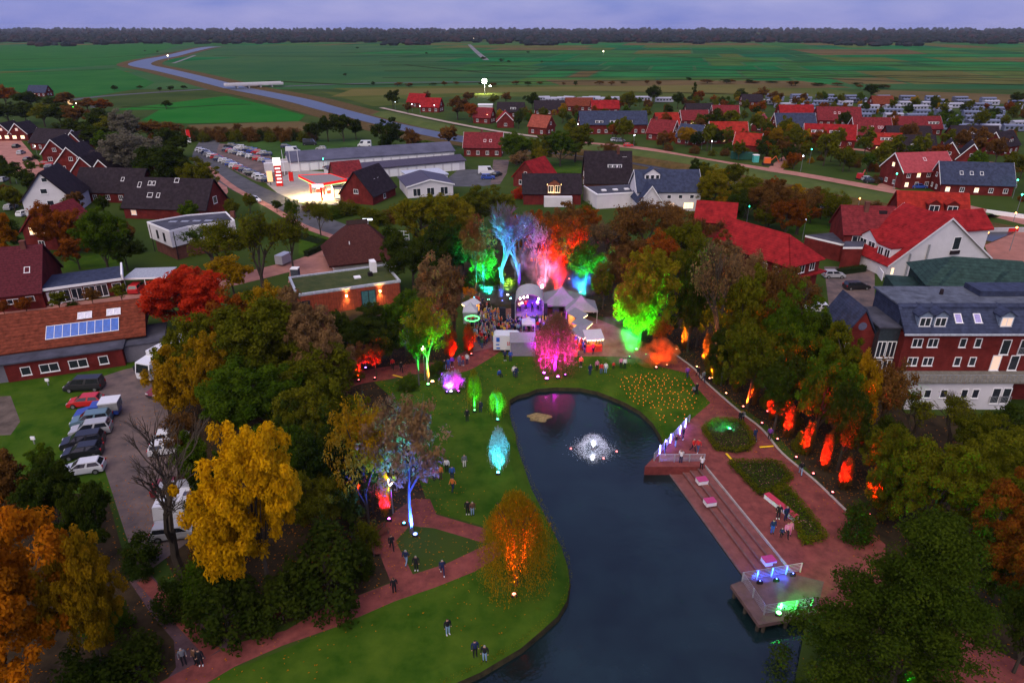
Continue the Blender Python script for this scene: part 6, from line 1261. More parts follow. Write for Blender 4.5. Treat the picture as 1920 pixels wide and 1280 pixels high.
for st, c, x, y, yaw, l in (('hatch', D_, 536, 277, 10, 'dark blue car at the back of the meadow parking'), ('bigvan', W_, 550, 287, 8, 'white camper van among the cars on the meadow'), ('bigvan', K_, 581, 272, 10, 'black van alone at the back of the meadow'), ('hatch', S_, 602, 281, 185, 'silver car in the group of three on the meadow'), ('wagon', D_, 611, 287, 185, 'dark blue car in the group of three on the meadow'), ('hatch', W_, 621, 291, 185, 'white car in the group of three on the meadow'), ('wagon', K_, 649, 284, 8, 'black car with lights out beyond the group of three'), ('bigvan', W_, 684, 275, 182, 'white delivery van beneath the big dark tree'), ('hatch', K_, 708, 286, 8, 'black car tucked behind the garage roof'), ('hatch', D_, 565, 292, 8, 'dark blue car near the garages below the camper'), ('wagon', K_, 573, 296, 8, 'black estate car nearest the garage wall on the meadow'),
        ('bigvan', W_, 912, 326, 5, 'white van parked at the end of the garage row'), ('suv', B_2, 915, 336, 4, 'bright blue car before the white van'), ('hatch', K_, 932, 330, 60, 'black car beside the white van and the drive'),
        ('hatch', W_, 478, 378, -40, 'white car driving with headlights on along the park road'), ('wagon', W_, 374, 376, 170, 'white estate car under string lights in the yard'), ('hatch', W_, 388, 382, 170, 'white car second in the yard with string lights'), ('wagon', W_, 628, 478, 15, 'white estate car with glowing lights in the street by the thatched house'),
        ('hatch', K_, 31, 277, 100, 'black car in the left street below the lit gables'), ('hatch', S_, 40, 289, 100, 'silver car in the middle of the left street'), ('hatch', K_, 53, 302, 95, 'black car on the left street near the red gable'), ('hatch', R_, 88, 310, 20, 'red car before the first dark gable'), ('hatch', D_, 97, 318, 20, 'dark blue car between the gables'), ('hatch', K_, 122, 328, 20, 'black car before the mid terrace gable'), ('hatch', S_, 96, 316, 20, 'silver car close to the red car in the terrace'), ('hatch', S_, 8, 340, 95, 'silver car at the edge of the left street'), ('hatch', S_, 21, 392, 95, 'silver car in the garden left of the white gable'), ('hatch', W_, 47, 404, 80, 'white car at the foot of the white gable'),
        ('hatch', S_, 125, 564, 12, 'silver car before the tall white windows'), ('hatch', W_, 149, 557, 80, 'white car with a lamp on beside the silver one'), ('suv', R_, 259, 545, 95, 'red pickup standing under the carport'),
        ('hatch', W_, 1154, 265, 10, 'white car before the slate roofed terrace'), ('hatch', S_, 1163, 266, 10, 'silver car before the slate roofed terrace'), ('hatch', R_, 1178, 275, 0, 'red car on the road by the bright bush'), ('hatch', K_, 1632, 343, -8, 'black car on the canal street, first of two'), ('suv', K_, 1654, 343, -8, 'black suv on the canal street by the pinkish roof'), ('hatch', S_, 1627, 339, -8, 'silver car on the canal street'), ('wagon', B_2, 1722, 353, -4, 'blue car before the pinkish roofed house'), ('hatch', D_, 1795, 330, 0, 'dark blue car behind the black slate roof'),
        ('hatch', W_, 1530, 583, 175, 'white car in the courtyard beside the wood'), ('hatch', R_, 1560, 592, 100, 'dark red car with tail lights in the courtyard'), ('hatch', K_, 1568, 622, 95, 'black car behind the brick wing'), ('wagon', K_, 1605, 541, 5, 'black estate car under the courtyard awning'), ('hatch', S_, 1562, 520, 0, 'silver car under the courtyard hedge')):
    car(st, c, G(x, y), R(yaw), l, None, y > 440, lights='headlights' in l or 'lamp on' in l or 'glowing' in l)
for x, y in ((478, 378),):
    l = bpy.data.lights.new('headlamp', 'SPOT'); l.energy = 900; l.color = (1, .85, .6); l.spot_size = R(50); lo = link('headlamp', l, None, G(x + 3, y + 3) + Vector((0, 0, .8))); lo.rotation_euler = (R(82), 0, R(-130))

# ------------------------------------------------------------------ people
def person_mesh(pose):
    """one continuous skinned figure, 1.72 m, front along -y; slots skin, hair, jacket, trousers, shoes"""
    J = dict(pel=(0, 0, .95), wai=(0, 0, 1.10), che=(0, .0, 1.33), nec=(0, .01, 1.49), hed=(0, -.01, 1.60), top=(0, 0, 1.70))
    P = dict(stand=dict(hl=(.09, 0, .90), kl=(.10, -.01, .49), al=(.10, .02, .09), tl=(.12, -.13, .03), sl=(.19, .01, 1.42), el=(.25, .03, 1.14), wl=(.25, -.05, .88), fl=(.25, -.09, .79)),
             walk=dict(hl=(.09, 0, .90), kl=(.10, -.14, .50), al=(.10, -.24, .10), tl=(.11, -.38, .05), sl=(.19, .01, 1.42), el=(.24, .14, 1.16), wl=(.24, .12, .92), fl=(.24, .10, .83)))
    base = dict(P['walk' if pose == 'walk' else 'stand'])
    r = {k[0] + 'r': (-v[0], v[1], v[2]) for k, v in base.items()}
    if pose == 'walk': r.update(kr=(-.10, .08, .50), ar=(-.10, .34, .16), tr=(-.11, .24, .06), er=(-.24, -.06, 1.15), wr=(-.23, -.22, .95), fr=(-.23, -.30, .92))
    if pose == 'phone': base.update(el=(.24, -.12, 1.24), wl=(.10, -.36, 1.42), fl=(.06, -.42, 1.50)); r.update(er=(-.24, -.12, 1.24), wr=(-.10, -.36, 1.42), fr=(-.06, -.42, 1.50))
    if pose == 'wave': base.update(el=(.32, -.02, 1.60), wl=(.26, -.08, 1.85), fl=(.25, -.10, 1.94))
    if pose == 'sit':
        dz = -.62
        J = {k: (x, y, z + dz) for k, (x, y, z) in J.items()}
        for d in (base, r):
            for k in list(d):
                x, y, z = d[k]; d[k] = (x, y, z + dz)
        base.update(kl=(.14, -.40, .42), al=(.13, -.48, .08), tl=(.13, -.62, .04)); r.update(kr=(-.14, -.38, .44), ar=(-.13, -.46, .08), tr=(-.13, -.60, .04))
    J.update(base); J.update(r)
    E = [('pel', 'wai'), ('wai', 'che'), ('che', 'nec'), ('nec', 'hed'), ('hed', 'top')]
    for s in 'lr': E += [('pel', 'h' + s), ('h' + s, 'k' + s), ('k' + s, 'a' + s), ('a' + s, 't' + s), ('che', 's' + s), ('s' + s, 'e' + s), ('e' + s, 'w' + s), ('w' + s, 'f' + s)]
    RAD = dict(pel=.15, wai=.135, che=.16, nec=.055, hed=.098, top=.075, h=.095, k=.065, a=.05, t=.045, s=.075, e=.052, w=.04, f=.035)
    names = list(J); me = bpy.data.meshes.new('body'); me.from_pydata([J[n] for n in names], [(names.index(a), names.index(b_)) for a, b_ in E], [])
    o = bpy.data.objects.new('tmp', me); COL.objects.link(o); m = o.modifiers.new('s', 'SKIN'); sv = me.skin_vertices[0].data if me.skin_vertices else None
    if sv is None:
        me.skin_vertices.new() if hasattr(me.skin_vertices, 'new') else None; sv = me.skin_vertices[0].data
    for i, n in enumerate(names):
        q = RAD.get(n, RAD.get(n[0], .05)); sv[i].radius = (q, q * (.8 if n in ('wai', 'che', 'pel') else 1)); sv[i].use_root = n == 'pel'
    m.use_smooth_shade = True; s2 = o.modifiers.new('d', 'SUBSURF'); s2.levels = 1; s2.render_levels = 1
    dg = bpy.context.evaluated_depsgraph_get(); dg.update(); ev = o.evaluated_get(dg); out = bpy.data.meshes.new_from_object(ev); out.name = 'person'
    bpy.data.objects.remove(o)
    for n in range(5): out.materials.append(m_skin)
    seg = [(Vector(J[a]), Vector(J[b_]), a, b_) for a, b_ in E]
    for p in out.polygons:
        c = p.center; best = min(seg, key=lambda q: (c - (q[0] + (q[1] - q[0]) * max(0, min(1, (c - q[0]).dot(q[1] - q[0]) / (q[1] - q[0]).length_squared)))).length)
        a, b_ = best[2:]
        if b_ in ('hed', 'top'): hz = J['hed'][2]; i = 1 if (c.z > hz + .035 or c.y > .03) and c.z > hz - .06 else 0
        elif b_[0] == 'f': i = 0
        elif b_[0] == 't' or (b_[0] == 'a' and c.z < J[b_][2] + .04): i = 4
        elif b_[0] in 'ka' and b_ not in ('al_',): i = 3
        elif a == 'pel' and b_[0] == 'h': i = 3
        else: i = 2 if c.z > J['pel'][2] - .12 or b_[0] in 'ew' else 3
        p.material_index = i
    return out
m_skin = mat('skin', (.42, .24, .17), var=.08)
PM = {p: person_mesh(p) for p in ('stand', 'walk', 'phone', 'wave', 'sit')}
CL = {n: mat('cloth_' + n, c, var=.15) for n, c in dict(black=(.012, .012, .016), navy=(.015, .022, .07), blue=(.03, .08, .30), red=(.50, .025, .025), white=(.60, .58, .60), grey=(.13, .13, .15), green=(.04, .11, .05), yellow=(.55, .34, .03), brown=(.10, .05, .03), pink=(.50, .16, .26), jeans=(.06, .09, .19), purple=(.15, .04, .25), orange=(.60, .16, .03), beige=(.32, .25, .17), lightblue=(.20, .30, .45)).items()}
CN = dict(lightblue='light blue', jeans='denim')
HAIR = [mat('hair_' + n, c) for n, c in (('dark', (.018, .012, .009)), ('brown', (.06, .032, .018)), ('blond', (.30, .19, .08)), ('grey', (.28, .27, .27)))]
rp_ = random.Random(21)
def person(loc, rz, pose, jk, tr, label, group=None, h=1.72, hat=None, kid=False):
    t = thing('person', label, 'person', loc, rz, group); s = (1.15 if kid else 1.72) / 1.72 * (h / 1.72)
    o = child(t, 'body', PM[pose], scale=(s * (1.1 if not kid else 1.15), s * 1.1, s))
    override(o, [None, CL[hat] if hat else rp_.choice(HAIR), CL[jk], CL[tr], CL['black'] if rp_.random() < .7 else CL['white']])
    return t
PEOPLE = [  # foot x, foot y, facing deg, pose, jacket, trousers, label
    (735, 1030, 20, 'walk', 'black', 'black', 'person all in black walking past the benches'), (762, 1058, 160, 'walk', 'navy', 'lightblue', 'person in navy jacket walking on the triangular lawn'), (781, 1069, 0, 'stand', 'black', 'black', 'person in dark coat with pale hair on the triangular lawn'),
    (830, 1077, 10, 'walk', 'navy', 'navy', 'person in navy jacket and orange cap on the red path'), (740, 1111, 200, 'stand', 'black', 'black', 'person in black carrying a pale bag at the path junction'),
    (840, 1189, 30, 'stand', 'black', 'lightblue', 'person in black jacket and pale jeans alone on the lawn'), (891, 1230, 20, 'stand', 'navy', 'black', 'person in navy jacket with white hat near the pond corner'), (909, 1239, -10, 'stand', 'black', 'lightblue', 'person in black with pink hood and pale jeans near the pond corner'),
    (378, 1247, 10, 'stand', 'black', 'black', 'dark clothed person at the lower path fork, right of a pair'), (369, 1245, -20, 'stand', 'brown', 'black', 'person in brown jacket in the pair at the lower path fork'), (346, 1245, 30, 'stand', 'grey', 'black', 'grey clothed person beside the dark bush at the lower path'),
    (877, 964, 0, 'stand', 'black', 'black', 'person in black of the couple on the pond lawn'), (886, 966, 20, 'stand', 'brown', 'lightblue', 'person in brown jacket and pale trousers of the couple on the pond lawn'),
    (871, 876, 20, 'stand', 'grey', 'white', 'person in grey jacket walking by the cyan tree'), (848, 898, 10, 'stand', 'blue', 'navy', 'person in blue jacket beside the children by the blue lit tree'), (849, 920, -30, 'walk', 'orange', 'navy', 'person in bright orange vest by the blue lit tree'), (826, 898, 20, 'stand', 'orange', 'brown', 'person in yellow orange coat under the tan tree'), (815, 900, 50, 'stand', 'pink', 'black', 'person in pink jacket under the tan tree'), (838, 884, 0, 'stand', 'white', 'black', 'person with white hat under the tan tree edge'),
    (876, 789, 10, 'stand', 'black', 'black', 'person in black left of the slim green lit tree'), (901, 773, -20, 'stand', 'navy', 'navy', 'person in navy right of the slim green lit tree'),
    (936, 705, 40, 'sit', 'blue', 'black', 'person in blue sitting on the lawn before the white trailer'), (964, 706, 0, 'stand', 'white', 'navy', 'person in white top on the lawn above the pond'), (968, 708, 20, 'stand', 'navy', 'navy', 'person in navy close to the one in white'), (947, 676, 10, 'stand', 'navy', 'black', 'person in navy coat behind the white trailer'), (957, 677, -10, 'stand', 'blue', 'navy', 'person in blue coat behind the grey tent'),
    (1106, 703, 20, 'stand', 'navy', 'navy', 'person in navy alone between willow and candle lawn'), (1089, 688, 0, 'stand', 'orange', 'black', 'person in bright orange jacket right of the magenta willow'), (1119, 695, 10, 'stand', 'pink', 'black', 'person in pink jacket of the trio by the candles'), (1127, 701, 0, 'stand', 'red', 'jeans', 'person in red jacket of the trio by the candles'), (1135, 700, -15, 'stand', 'white', 'lightblue', 'person in white jacket of the trio by the candles'), (1164, 690, 0, 'stand', 'pink', 'black', 'person in pink near the pale smoke', ), (1171, 691, 20, 'stand', 'white', 'black', 'person in white near the pale smoke'),
    (1288, 708, 150, 'walk', 'purple', 'navy', 'person in purple on the upper red path'), (1308, 707, 10, 'walk', 'black', 'black', 'person in black walking along the amber lit hedge'), (1318, 716, 10, 'walk', 'grey', 'navy', 'person in grey walking along the amber lit hedge'), (1305, 739, -160, 'walk', 'black', 'black', 'person in black pushing a pram on the candle lawn edge'),
    (1387, 793, 170, 'walk', 'black', 'black', 'person in black walking beyond the hexagonal flower bed'), (1391, 792, 175, 'walk', 'grey', 'black', 'person in dark grey beside the one beyond the flower bed'), (1414, 826, 190, 'walk', 'navy', 'navy', 'person in navy right of the hexagonal flower bed'),
    (1442, 824, 150, 'stand', 'purple', 'black', 'person in purple at the red lit kerb'), (1500, 890, 160, 'walk', 'black', 'lightblue', 'person in black and pale jeans at the red lit hedge'),
    (1266, 838, 90, 'phone', 'black', 'lightblue', 'person leaning on the blue lit railing'), (1280, 824, 60, 'stand', 'navy', 'navy', 'person in navy at the upper end of the blue railing'), (1246, 852, 80, 'stand', 'navy', 'jeans', 'person in navy at the lower end of the blue railing'),
    (1299, 846, 40, 'walk', 'red', 'black', 'person in red jacket with legs astride on the promenade'), (1308, 847, -40, 'walk', 'red', 'jeans', 'second person in red jacket close to the astride one'), (1276, 868, 180, 'phone', 'white', 'navy', 'person in white photographing across the platform rail'),
    (1447, 1000, 10, 'stand', 'navy', 'blue', 'person in navy and bright blue jeans by the rose bed'), (1458, 972, -10, 'stand', 'black', 'black', 'person in black at the long white bench'), (1472, 975, 20, 'stand', 'navy', 'navy', 'person in navy behind the long white bench'), (1473, 1007, 0, 'walk', 'pink', 'black', 'person in pale pink walking with a child'), (1479, 1004, 10, 'stand', 'pink', 'pink', 'person in deep pink coat by the rose bed'),
    (753, 698, 20, 'walk', 'black', 'black', 'person in black on the dark red path under the trees'), (737, 692, 0, 'walk', 'maroon' if False else 'red', 'black', 'person in red on the dark red path under the trees'), (834, 694, 10, 'stand', 'navy', 'lightblue', 'person in navy and pale trousers at the green lit tree'), (841, 692, 0, 'stand', 'blue', 'blue', 'person in blue at the green lit tree'), (862, 686, 10, 'stand', 'grey', 'jeans', 'person in grey at the red lit columns'), (868, 685, 0, 'stand', 'red', 'jeans', 'person in red at the red lit columns'), (876, 683, -10, 'stand', 'white', 'navy', 'person in white at the red lit columns'), (848, 688, 20, 'stand', 'purple', 'black', 'person in purple at the red lit columns'),
    (65, 570, 100, 'walk', 'white', 'lightblue', 'person in pale clothes walking before the long low house'), (1780, 478, 30, 'walk', 'white', 'grey', 'person in white on the lamp lit town square')]
for q in PEOPLE: person(G(q[0], q[1]), R(q[2]), *q[3:7])
for x, y, c, l in ((1464, 1007, 'navy', 'small child in navy beside the pale pink walker'), (1150, 692, 'red', 'small child in red before the pale smoke')): person(G(x, y), R(rp_.uniform(-40, 40)), 'stand', c, 'black', l, kid=True)
person(G(1314, 884, 0) + Vector((0, 0, .25)), R(170), 'phone', 'white', 'black', 'person in white photographing from the upper white block')
# the crowd before the stage
crowd_poly = pxpoly([(868, 588), (878, 600), (890, 640), (905, 655), (935, 632), (960, 626), (1010, 622), (1050, 618), (1055, 600), (1020, 606), (965, 608), (930, 592), (900, 583)])
lo = [min(p.x for p in crowd_poly), max(p.x for p in crowd_poly), min(p.y for p in crowd_poly), max(p.y for p in crowd_poly)]; cp = []
tries = 0
while len(cp) < 205 and tries < 20000:
    tries += 1; q = Vector((rp_.uniform(*lo[:2]), rp_.uniform(*lo[2:]), 0))
    if inpoly(q, crowd_poly) and all((q - p).length > .46 for p in cp): cp.append(q)
st_p = G(992, 607)
for q in cp:
    j = rp_.choice(['black', 'black', 'navy', 'navy', 'red', 'grey', 'white', 'blue', 'brown', 'red', 'yellow', 'orange', 'pink', 'green', 'beige', 'purple', 'lightblue']); d = st_p - q
    ps = rp_.choice(['stand', 'stand', 'stand', 'walk', 'phone', 'wave'])
    person(q, math.atan2(d.y, d.x) + math.pi / 2 + rp_.uniform(-.5, .5), ps, j, rp_.choice(['black', 'jeans', 'navy', 'grey', 'jeans']), 'person in %s jacket %s in crowd before stage' % (CN.get(j, j), dict(stand='standing', walk='stepping along', phone='filming', wave='raising an arm')[ps]), 'crowd before the stage', h=rp_.uniform(1.55, 1.88))
for i in range(26):                                # visitors at the stalls right of the willow
    q = G(rp_.uniform(1078, 1118), rp_.uniform(640, 668)); j = rp_.choice(['black', 'navy', 'red', 'white', 'blue', 'yellow', 'grey'])
    person(q, rp_.uniform(0, 6.28), rp_.choice(['stand', 'walk']), j, rp_.choice(['black', 'jeans']), 'person in %s jacket at the lit stalls' % j, 'visitors at the lit stalls', h=rp_.uniform(1.55, 1.85))
for i in range(18):
    q = G(rp_.uniform(878, 918), rp_.uniform(566, 584)); j = rp_.choice(['black', 'navy', 'red', 'brown', 'orange', 'pink'])
    person(q, rp_.uniform(0, 6.28), 'stand', j, 'black', 'person in %s jacket behind the crowd' % j, 'people behind the crowd under the teal bushes', h=rp_.uniform(1.6, 1.85))
# ------------------------------------------------------------------ promenade: steps, platforms, rails, beds
m_step = mat('step_paving', (0.17, 0.060, 0.055), scale=1.5, var=0.25, detail=8)
m_edge = mat('step_edge', (0.13, 0.075, 0.075), scale=2, var=.3)
m_rail = mat('steel_rail', (.42, .42, .46), rough=.35, metal=.5)
m_block = mat('white_block', (.66, .63, .66), var=.06)
S0, S1 = G(1322, 873), G(1512, 1105); sd = (S1 - S0).normalized(); sn = Vector((-sd.y, sd.x, 0))
if sn.x > 0: sn = -sn
E0 = G(1262, 893, -.84); wid = (E0 - S0).dot(sn); slen = (G(1478, 1076) - S0).dot(sd) + 1.0
t = link('steps', None, None, S0, math.atan2(sd.y, sd.x)); struct(t); t['label'] = 'broad flight of paved steps down to the pond'
yy = -1 if Vector((-sd.y, sd.x, 0)).dot(sn) < 0 else 1
td = [0, wid * .24, wid * .46, wid * .66, wid]
for k in range(4):
    z = -.26 * (k + 1) + .06; y0, y1 = yy * td[k], yy * (td[k + 1] + .02)
    b = MB(); b.box(-2.5, min(y0, y1), -1.5, slen, max(y0, y1), z); struct(b.build('tread', m_step, t))
    b = MB(); ye = yy * td[k]; b.box(-2.5, min(ye, ye + yy * .10), z + .001, slen, max(ye, ye + yy * .10), z + .012) if False else b.box(-2.5, min(ye - .13 * yy, ye), -.2 * k - .2, slen, max(ye - .13 * yy, ye), (-.26 * k + .06 if k else .0) + .025); struct(b.build('step_edge', m_stone if k == 0 else m_edge, t))
b = MB(); b.box(-2.5, min(yy * wid, yy * (wid + .15)), -1.5, slen, max(yy * wid, yy * (wid + .15)), -.95); struct(b.build('water_edge', m_edge, t))
# promenade edge wall under platform
P1 = pxpoly([(1209, 875), (1321, 875), (1330, 850), (1318, 815), (1300, 796), (1292, 789)])
t = thing('viewing_platform', 'brick walled viewing platform jutting into the pond', 'platform', P1[0]); o = P1[0]
b = MB(); b.prism([((p - o).x, (p - o).y) for p in P1], -1.6, -.02); b.build('wall', mat('platform_brick', (.17, .035, .032), scale=1.5, var=.3, rows=(2, .2, .3)), t)
b = MB(); b.prism([((p - o).x, (p - o).y) for p in P1], -.019, .06); b.build('paving', m_path, t)
def railing(name, label, pts, bars, h=1.05, posts=1.6, m=m_rail, slats=False):
    t = thing(name, label, 'railing', pts[0]); o = pts[0]; P = [p - o for p in pts]
    for a, c in zip(P, P[1:]):
        d = c - a; n = max(1, round(d.length / posts))
        for k in range(n + (1 if c is P[-1] else 0)):
            q = a + d * (k / n); b = MB(); b.box(q.x - .05, q.y - .05, 0, q.x + .05, q.y + .05, h); b.build('post', m, t)
    for i in range(bars):
        b = MB(); z = h * (.2 + .8 * i / (bars - 1)); b.tube([p + Vector((0, 0, z)) for p in P], [.035 if i == bars - 1 else .022] * len(P), 5); b.build('rail', m, t)
    return t
railing('platform_railing', 'white barred railing along the front of the brick platform', [G(1236, 866), G(1320, 866)], 6)
railing('side_railing', 'blue lit railing running up the pond side of the brick platform', [G(1226, 864), G(1292, 791)], 5)
m_tube = glow('blue_tube', (.25, .22, 1.0), 16)
for i, (x, y) in enumerate(((1238, 852), (1248, 842), (1258, 831), (1276, 815), (1286, 802))):
    q = thing('light_tube', '%s glowing blue tube from the platform corner on the side railing' % ordn(i), 'light tube', G(x, y) + Vector((-.12, -.1, 0)), 0, 'blue light tubes on the railing')
    b = MB(); b.tube([(0, 0, .15), (0, 0, 1.35)], [.055, .055], 6); b.build('tube', m_tube, q); b = MB(); b.lathe([(0, .16), (.09, .15), (.09, 0), (0, 0)], 8); b.build('foot', m_dark_roof, q)
    l = bpy.data.lights.new('tube_light', 'POINT'); l.energy = 55; l.color = (.16, .12, 1); l.shadow_soft_size = .15; link('tube_light', l, q, (.25, .2, .7))
DK = pxpoly([(1370, 1096), (1423, 1171), (1530, 1152), (1545, 1090), (1478, 1074), (1408, 1082)], 0)
t = thing('pond_deck', 'paved deck standing on posts over the pond below the feathery tree', 'deck', DK[0]); o = DK[0]; Q = [p - o for p in DK]
b = MB(); b.prism([(p.x, p.y) for p in Q], -.32, .03); b.build('slab', mat('deck_slab', (.11, .065, .06), scale=1, var=.25), t)
for a, c in ((0, 1), (1, 2)):
    for f in (.08, .5, .95):
        p = Q[a].lerp(Q[c], f); cc = sum(Q, Vector()) / len(Q); p = p.lerp(cc, .06); b = MB(); b.tube([(p.x, p.y, -2.0), (p.x, p.y, -.33)], [.16, .16], 7); b.build('post', m_bark, t)
railing('deck_railing', 'steel railing round the pond deck, lit blue on one side and green on the other', [G(1500, 1072), G(1391, 1090), G(1432, 1152), G(1520, 1138)], 6)
for x, y, top, l in ((1316, 902, 0, 'white seat block, topmost of the three on the steps'), (1331, 942, 0, 'white seat block in the middle of the steps'), (1441, 1052, 0, 'white seat block glowing blue next to the deck')):
    p = G(x, y, -.30); q = thing('seat_block', l, 'seat block', (p.x, p.y, -.46), math.atan2(sd.y, sd.x), 'white seat blocks on the steps'); part(q, 'base', m_block, [(-.42, -.55, 0, .42, .55, .45)]); part(q, 'seat_top', mat('pink_seat', (.40, .05, .16), var=.1), [(-.44, -.57, .453, .44, .57, .5)])
A_, B_ = G(1436, 932), G(1492, 976); q = thing('long_bench', 'long low white bench with red seat along the rose bed', 'bench', A_, math.atan2((B_ - A_).y, (B_ - A_).x)); L_ = (B_ - A_).length; part(q, 'base', m_block, [(0, -.3, 0, L_, .3, .5)]); part(q, 'seat', mat('bench_red', (.45, .04, .08), var=.1), [(-.02, -.33, .503, L_ + .02, .33, .57)])
for a, c, l in (((1362, 850), (1379, 869), 'yellow cable bridge crossing the promenade below the hexagonal bed'), ((1424, 838), (1450, 836), 'yellow cable bridge at the red lit kerb'), ((737, 703), (756, 708), 'yellow cable bridge on the dark upper path')):
    A_, B_ = G(*a), G(*c); q = thing('cable_bridge', l, 'cable ramp', A_, math.atan2((B_ - A_).y, (B_ - A_).x)); L_ = (B_ - A_).length; b = MB(); b.sweep([(0, -.16, .012), (0, -.07, .07), (0, .07, .07), (0, .16, .012)], (L_, 0, 0)); b.build('lid', mat('yellow_plastic', (.7, .42, .02), var=.05), q); b = MB(); b.box(0, -.22, .0105, L_, .22, .02); b.build('base', m_dark_roof, q)
# hedged beds
m_hedge = FM['olive']
def hedge_line(P, w, h, leaf, seed, n_per_m, name, mt, parent):
    rg = np.random.default_rng(seed); pos = []
    for a, c in zip(P, P[1:]):
        n = int((c - a).length * n_per_m); u = rg.random((n, 1)); pos.append(np.array(a)[None] * (1 - u) + np.array(c)[None] * u)
    pos = np.concatenate(pos); pos[:, :2] += (rg.random((len(pos), 2)) - .5) * w; pos[:, 2] = rg.random(len(pos)) ** .5 * h
    me = quads(pos, rg.normal(size=pos.shape) + np.array([0, 0, .8]), leaf, rg, rg.random(len(pos)), name); me.materials.append(mt); return link(name, me, parent)
def bed(px, label, fl, seed):
    P = pxpoly(px); c = sum(P, Vector()) / len(P); t = thing('flower_bed', label, 'flower bed', c); Q = [p - c for p in P]
    b = MB(); b.prism([(p.x, p.y) for p in Q], .011, .12); b.build('soil', m_soil, t)
    stuff(hedge_line(Q + [Q[0]], .7, .65, .11, seed, 130, 'hedge', FM['olive'], t))
    rg = np.random.default_rng(seed + 1); n = fl; pos = []
    lo = np.min([[p.x, p.y] for p in Q], 0); hi = np.max([[p.x, p.y] for p in Q], 0)
    while len(pos) < n:
        q = lo + rg.random(2) * (hi - lo)
        if inpoly(q, [(p.x * .9, p.y * .9) for p in Q]): pos.append((q[0], q[1], rg.random() * .7 + .08))
    pos = np.array(pos); me = quads(pos, rg.normal(size=pos.shape) + np.array([0, 0, .8]), .10, rg, rg.random(n), 'roses'); me.materials.append(FM['green']); stuff(link('shrubs', me, t))
    pk = pos[: n // 22] + np.array([0, 0, .1]); me = quads(pk, rg.normal(size=pk.shape) + np.array([0, 0, 1.5]), .07, rg, rg.random(len(pk)), 'blooms'); me.materials.append(mat('rose_bloom', (.42, .16, .16), var=.4)); stuff(link('blooms', me, t))
bed([(1318, 808), (1332, 795), (1356, 790), (1386, 793), (1400, 806), (1412, 829), (1403, 845), (1380, 849), (1342, 844)], 'hexagonal flower bed ringed by a low hedge on the promenade', 1500, 31)
bed([(1368, 870), (1450, 869), (1463, 876), (1481, 896), (1468, 912), (1446, 922), (1424, 929)], 'dark rose bed between promenade and red lit kerb', 1500, 32)
bed([(1452, 926), (1474, 916), (1530, 985), (1546, 1010), (1508, 1022), (1487, 975)], 'long narrow rose bed behind the white bench', 1200, 33)
def park_bench(x, y, yaw, l):
    q = thing('park_bench', l, 'bench', G(x, y), R(yaw), 'wooden park benches'); mw = mat('bench_wood', (.13, .035, .025), var=.3)
    for k in range(4): part(q, 'slat', mw, [(-1.1, -.30 + .15 * k, .43, 1.1, -.18 + .15 * k, .47)])
    for k in range(3): b = MB(); z = .58 + .15 * k; b.box(-1.1, .34 + .03 * k, z, 1.1, .37 + .03 * k, z + .11); b.build('back_slat', mw, q)
    for x_ in (-.85, .85): b = MB(); b.box(x_ - .04, -.28, 0, x_ + .04, -.2, .429); b.box(x_ - .04, .28, 0, x_ + .04, .335, .95); b.box(x_ - .039, -.199, .36, x_ + .039, .279, .428); b.build('leg', m_edge, q)
park_bench(712, 1006, 50, 'park bench under the pink lit trees, further of two')
park_bench(708, 1030, 100, 'park bench beside the fork of the paths, nearer of two')
park_bench(510, 1164, 28, 'lonely park bench below the yellow maple')
# floating mat, shore plants
t = thing('floating_weed_mat', 'tan floating weed mat near the magenta reflection', 'weed mat', G(1011, 783, WATER_Z))
b = MB(); n = 22
b.prism([((1.35 + .25 * math.sin(5 * a + 1) + .15 * math.sin(3 * a)) * math.cos(a) * 1.05, (1.35 + .2 * math.sin(4 * a)) * math.sin(a) * .75) for a in [6.2832 * i / n for i in range(n)]], .0, .10); b.build('mat', mat('dry_weed', (.24, .17, .075), scale=3, var=.4, bump=1), t)
b = MB(); rr = random.Random(4)
hl = hedge_line([p + Vector((0, 0, -.15)) for p in inner], .5, .35, .07, 41, 26, 'shore_grass', FM['olive'], None); stuff(hl); hl['label'] = 'dry grass along the shore of the pond'
# fountain
t = thing('fountain', 'white fountain spraying a ring of foam in the pond', 'fountain', G(1112, 842, WATER_Z))
b = MB(); b.lathe([(0, -.3), (.3, -.3), (.3, .08), (.08, .12), (.05, .4), (0, .4)], 10); b.build('nozzle', m_dark_roof, t)
m_drop = mat('water_spray', (.62, .64, .72), rough=.4, var=.05); rg = np.random.default_rng(9); pos = []
for k in range(5200):
    a = rg.random() * 6.283; R0 = 1.35 + .40 * rg.normal() * (.5 if rg.random() < .6 else 1.2); s_ = rg.random(); rr_ = R0 * s_ if rg.random() < .45 else R0 * (.85 + .3 * rg.random())
    u = min(1, rr_ / max(.3, R0)); z = 4 * 1.5 * u * (1 - u) + .05 + rg.random() * .12; pos.append((rr_ * math.cos(a), rr_ * math.sin(a), max(.03, z)))
for k in range(1400): a = rg.random() * 6.283; q = 1.6 + abs(rg.normal()) * .6; pos.append((q * math.cos(a), q * math.sin(a), .02 + .05 * rg.random()))
pos = np.array(pos); me = quads(pos, rg.normal(size=pos.shape), .042, rg, rg.random(len(pos)), 'spray'); me.materials.append(m_drop); stuff(link('spray', me, t))
l = bpy.data.lights.new('fountain_lamp', 'POINT'); l.energy = 260; l.color = (.82, .84, 1); l.shadow_soft_size = .25; link('fountain_lamp', l, t, (0, -.2, .9))
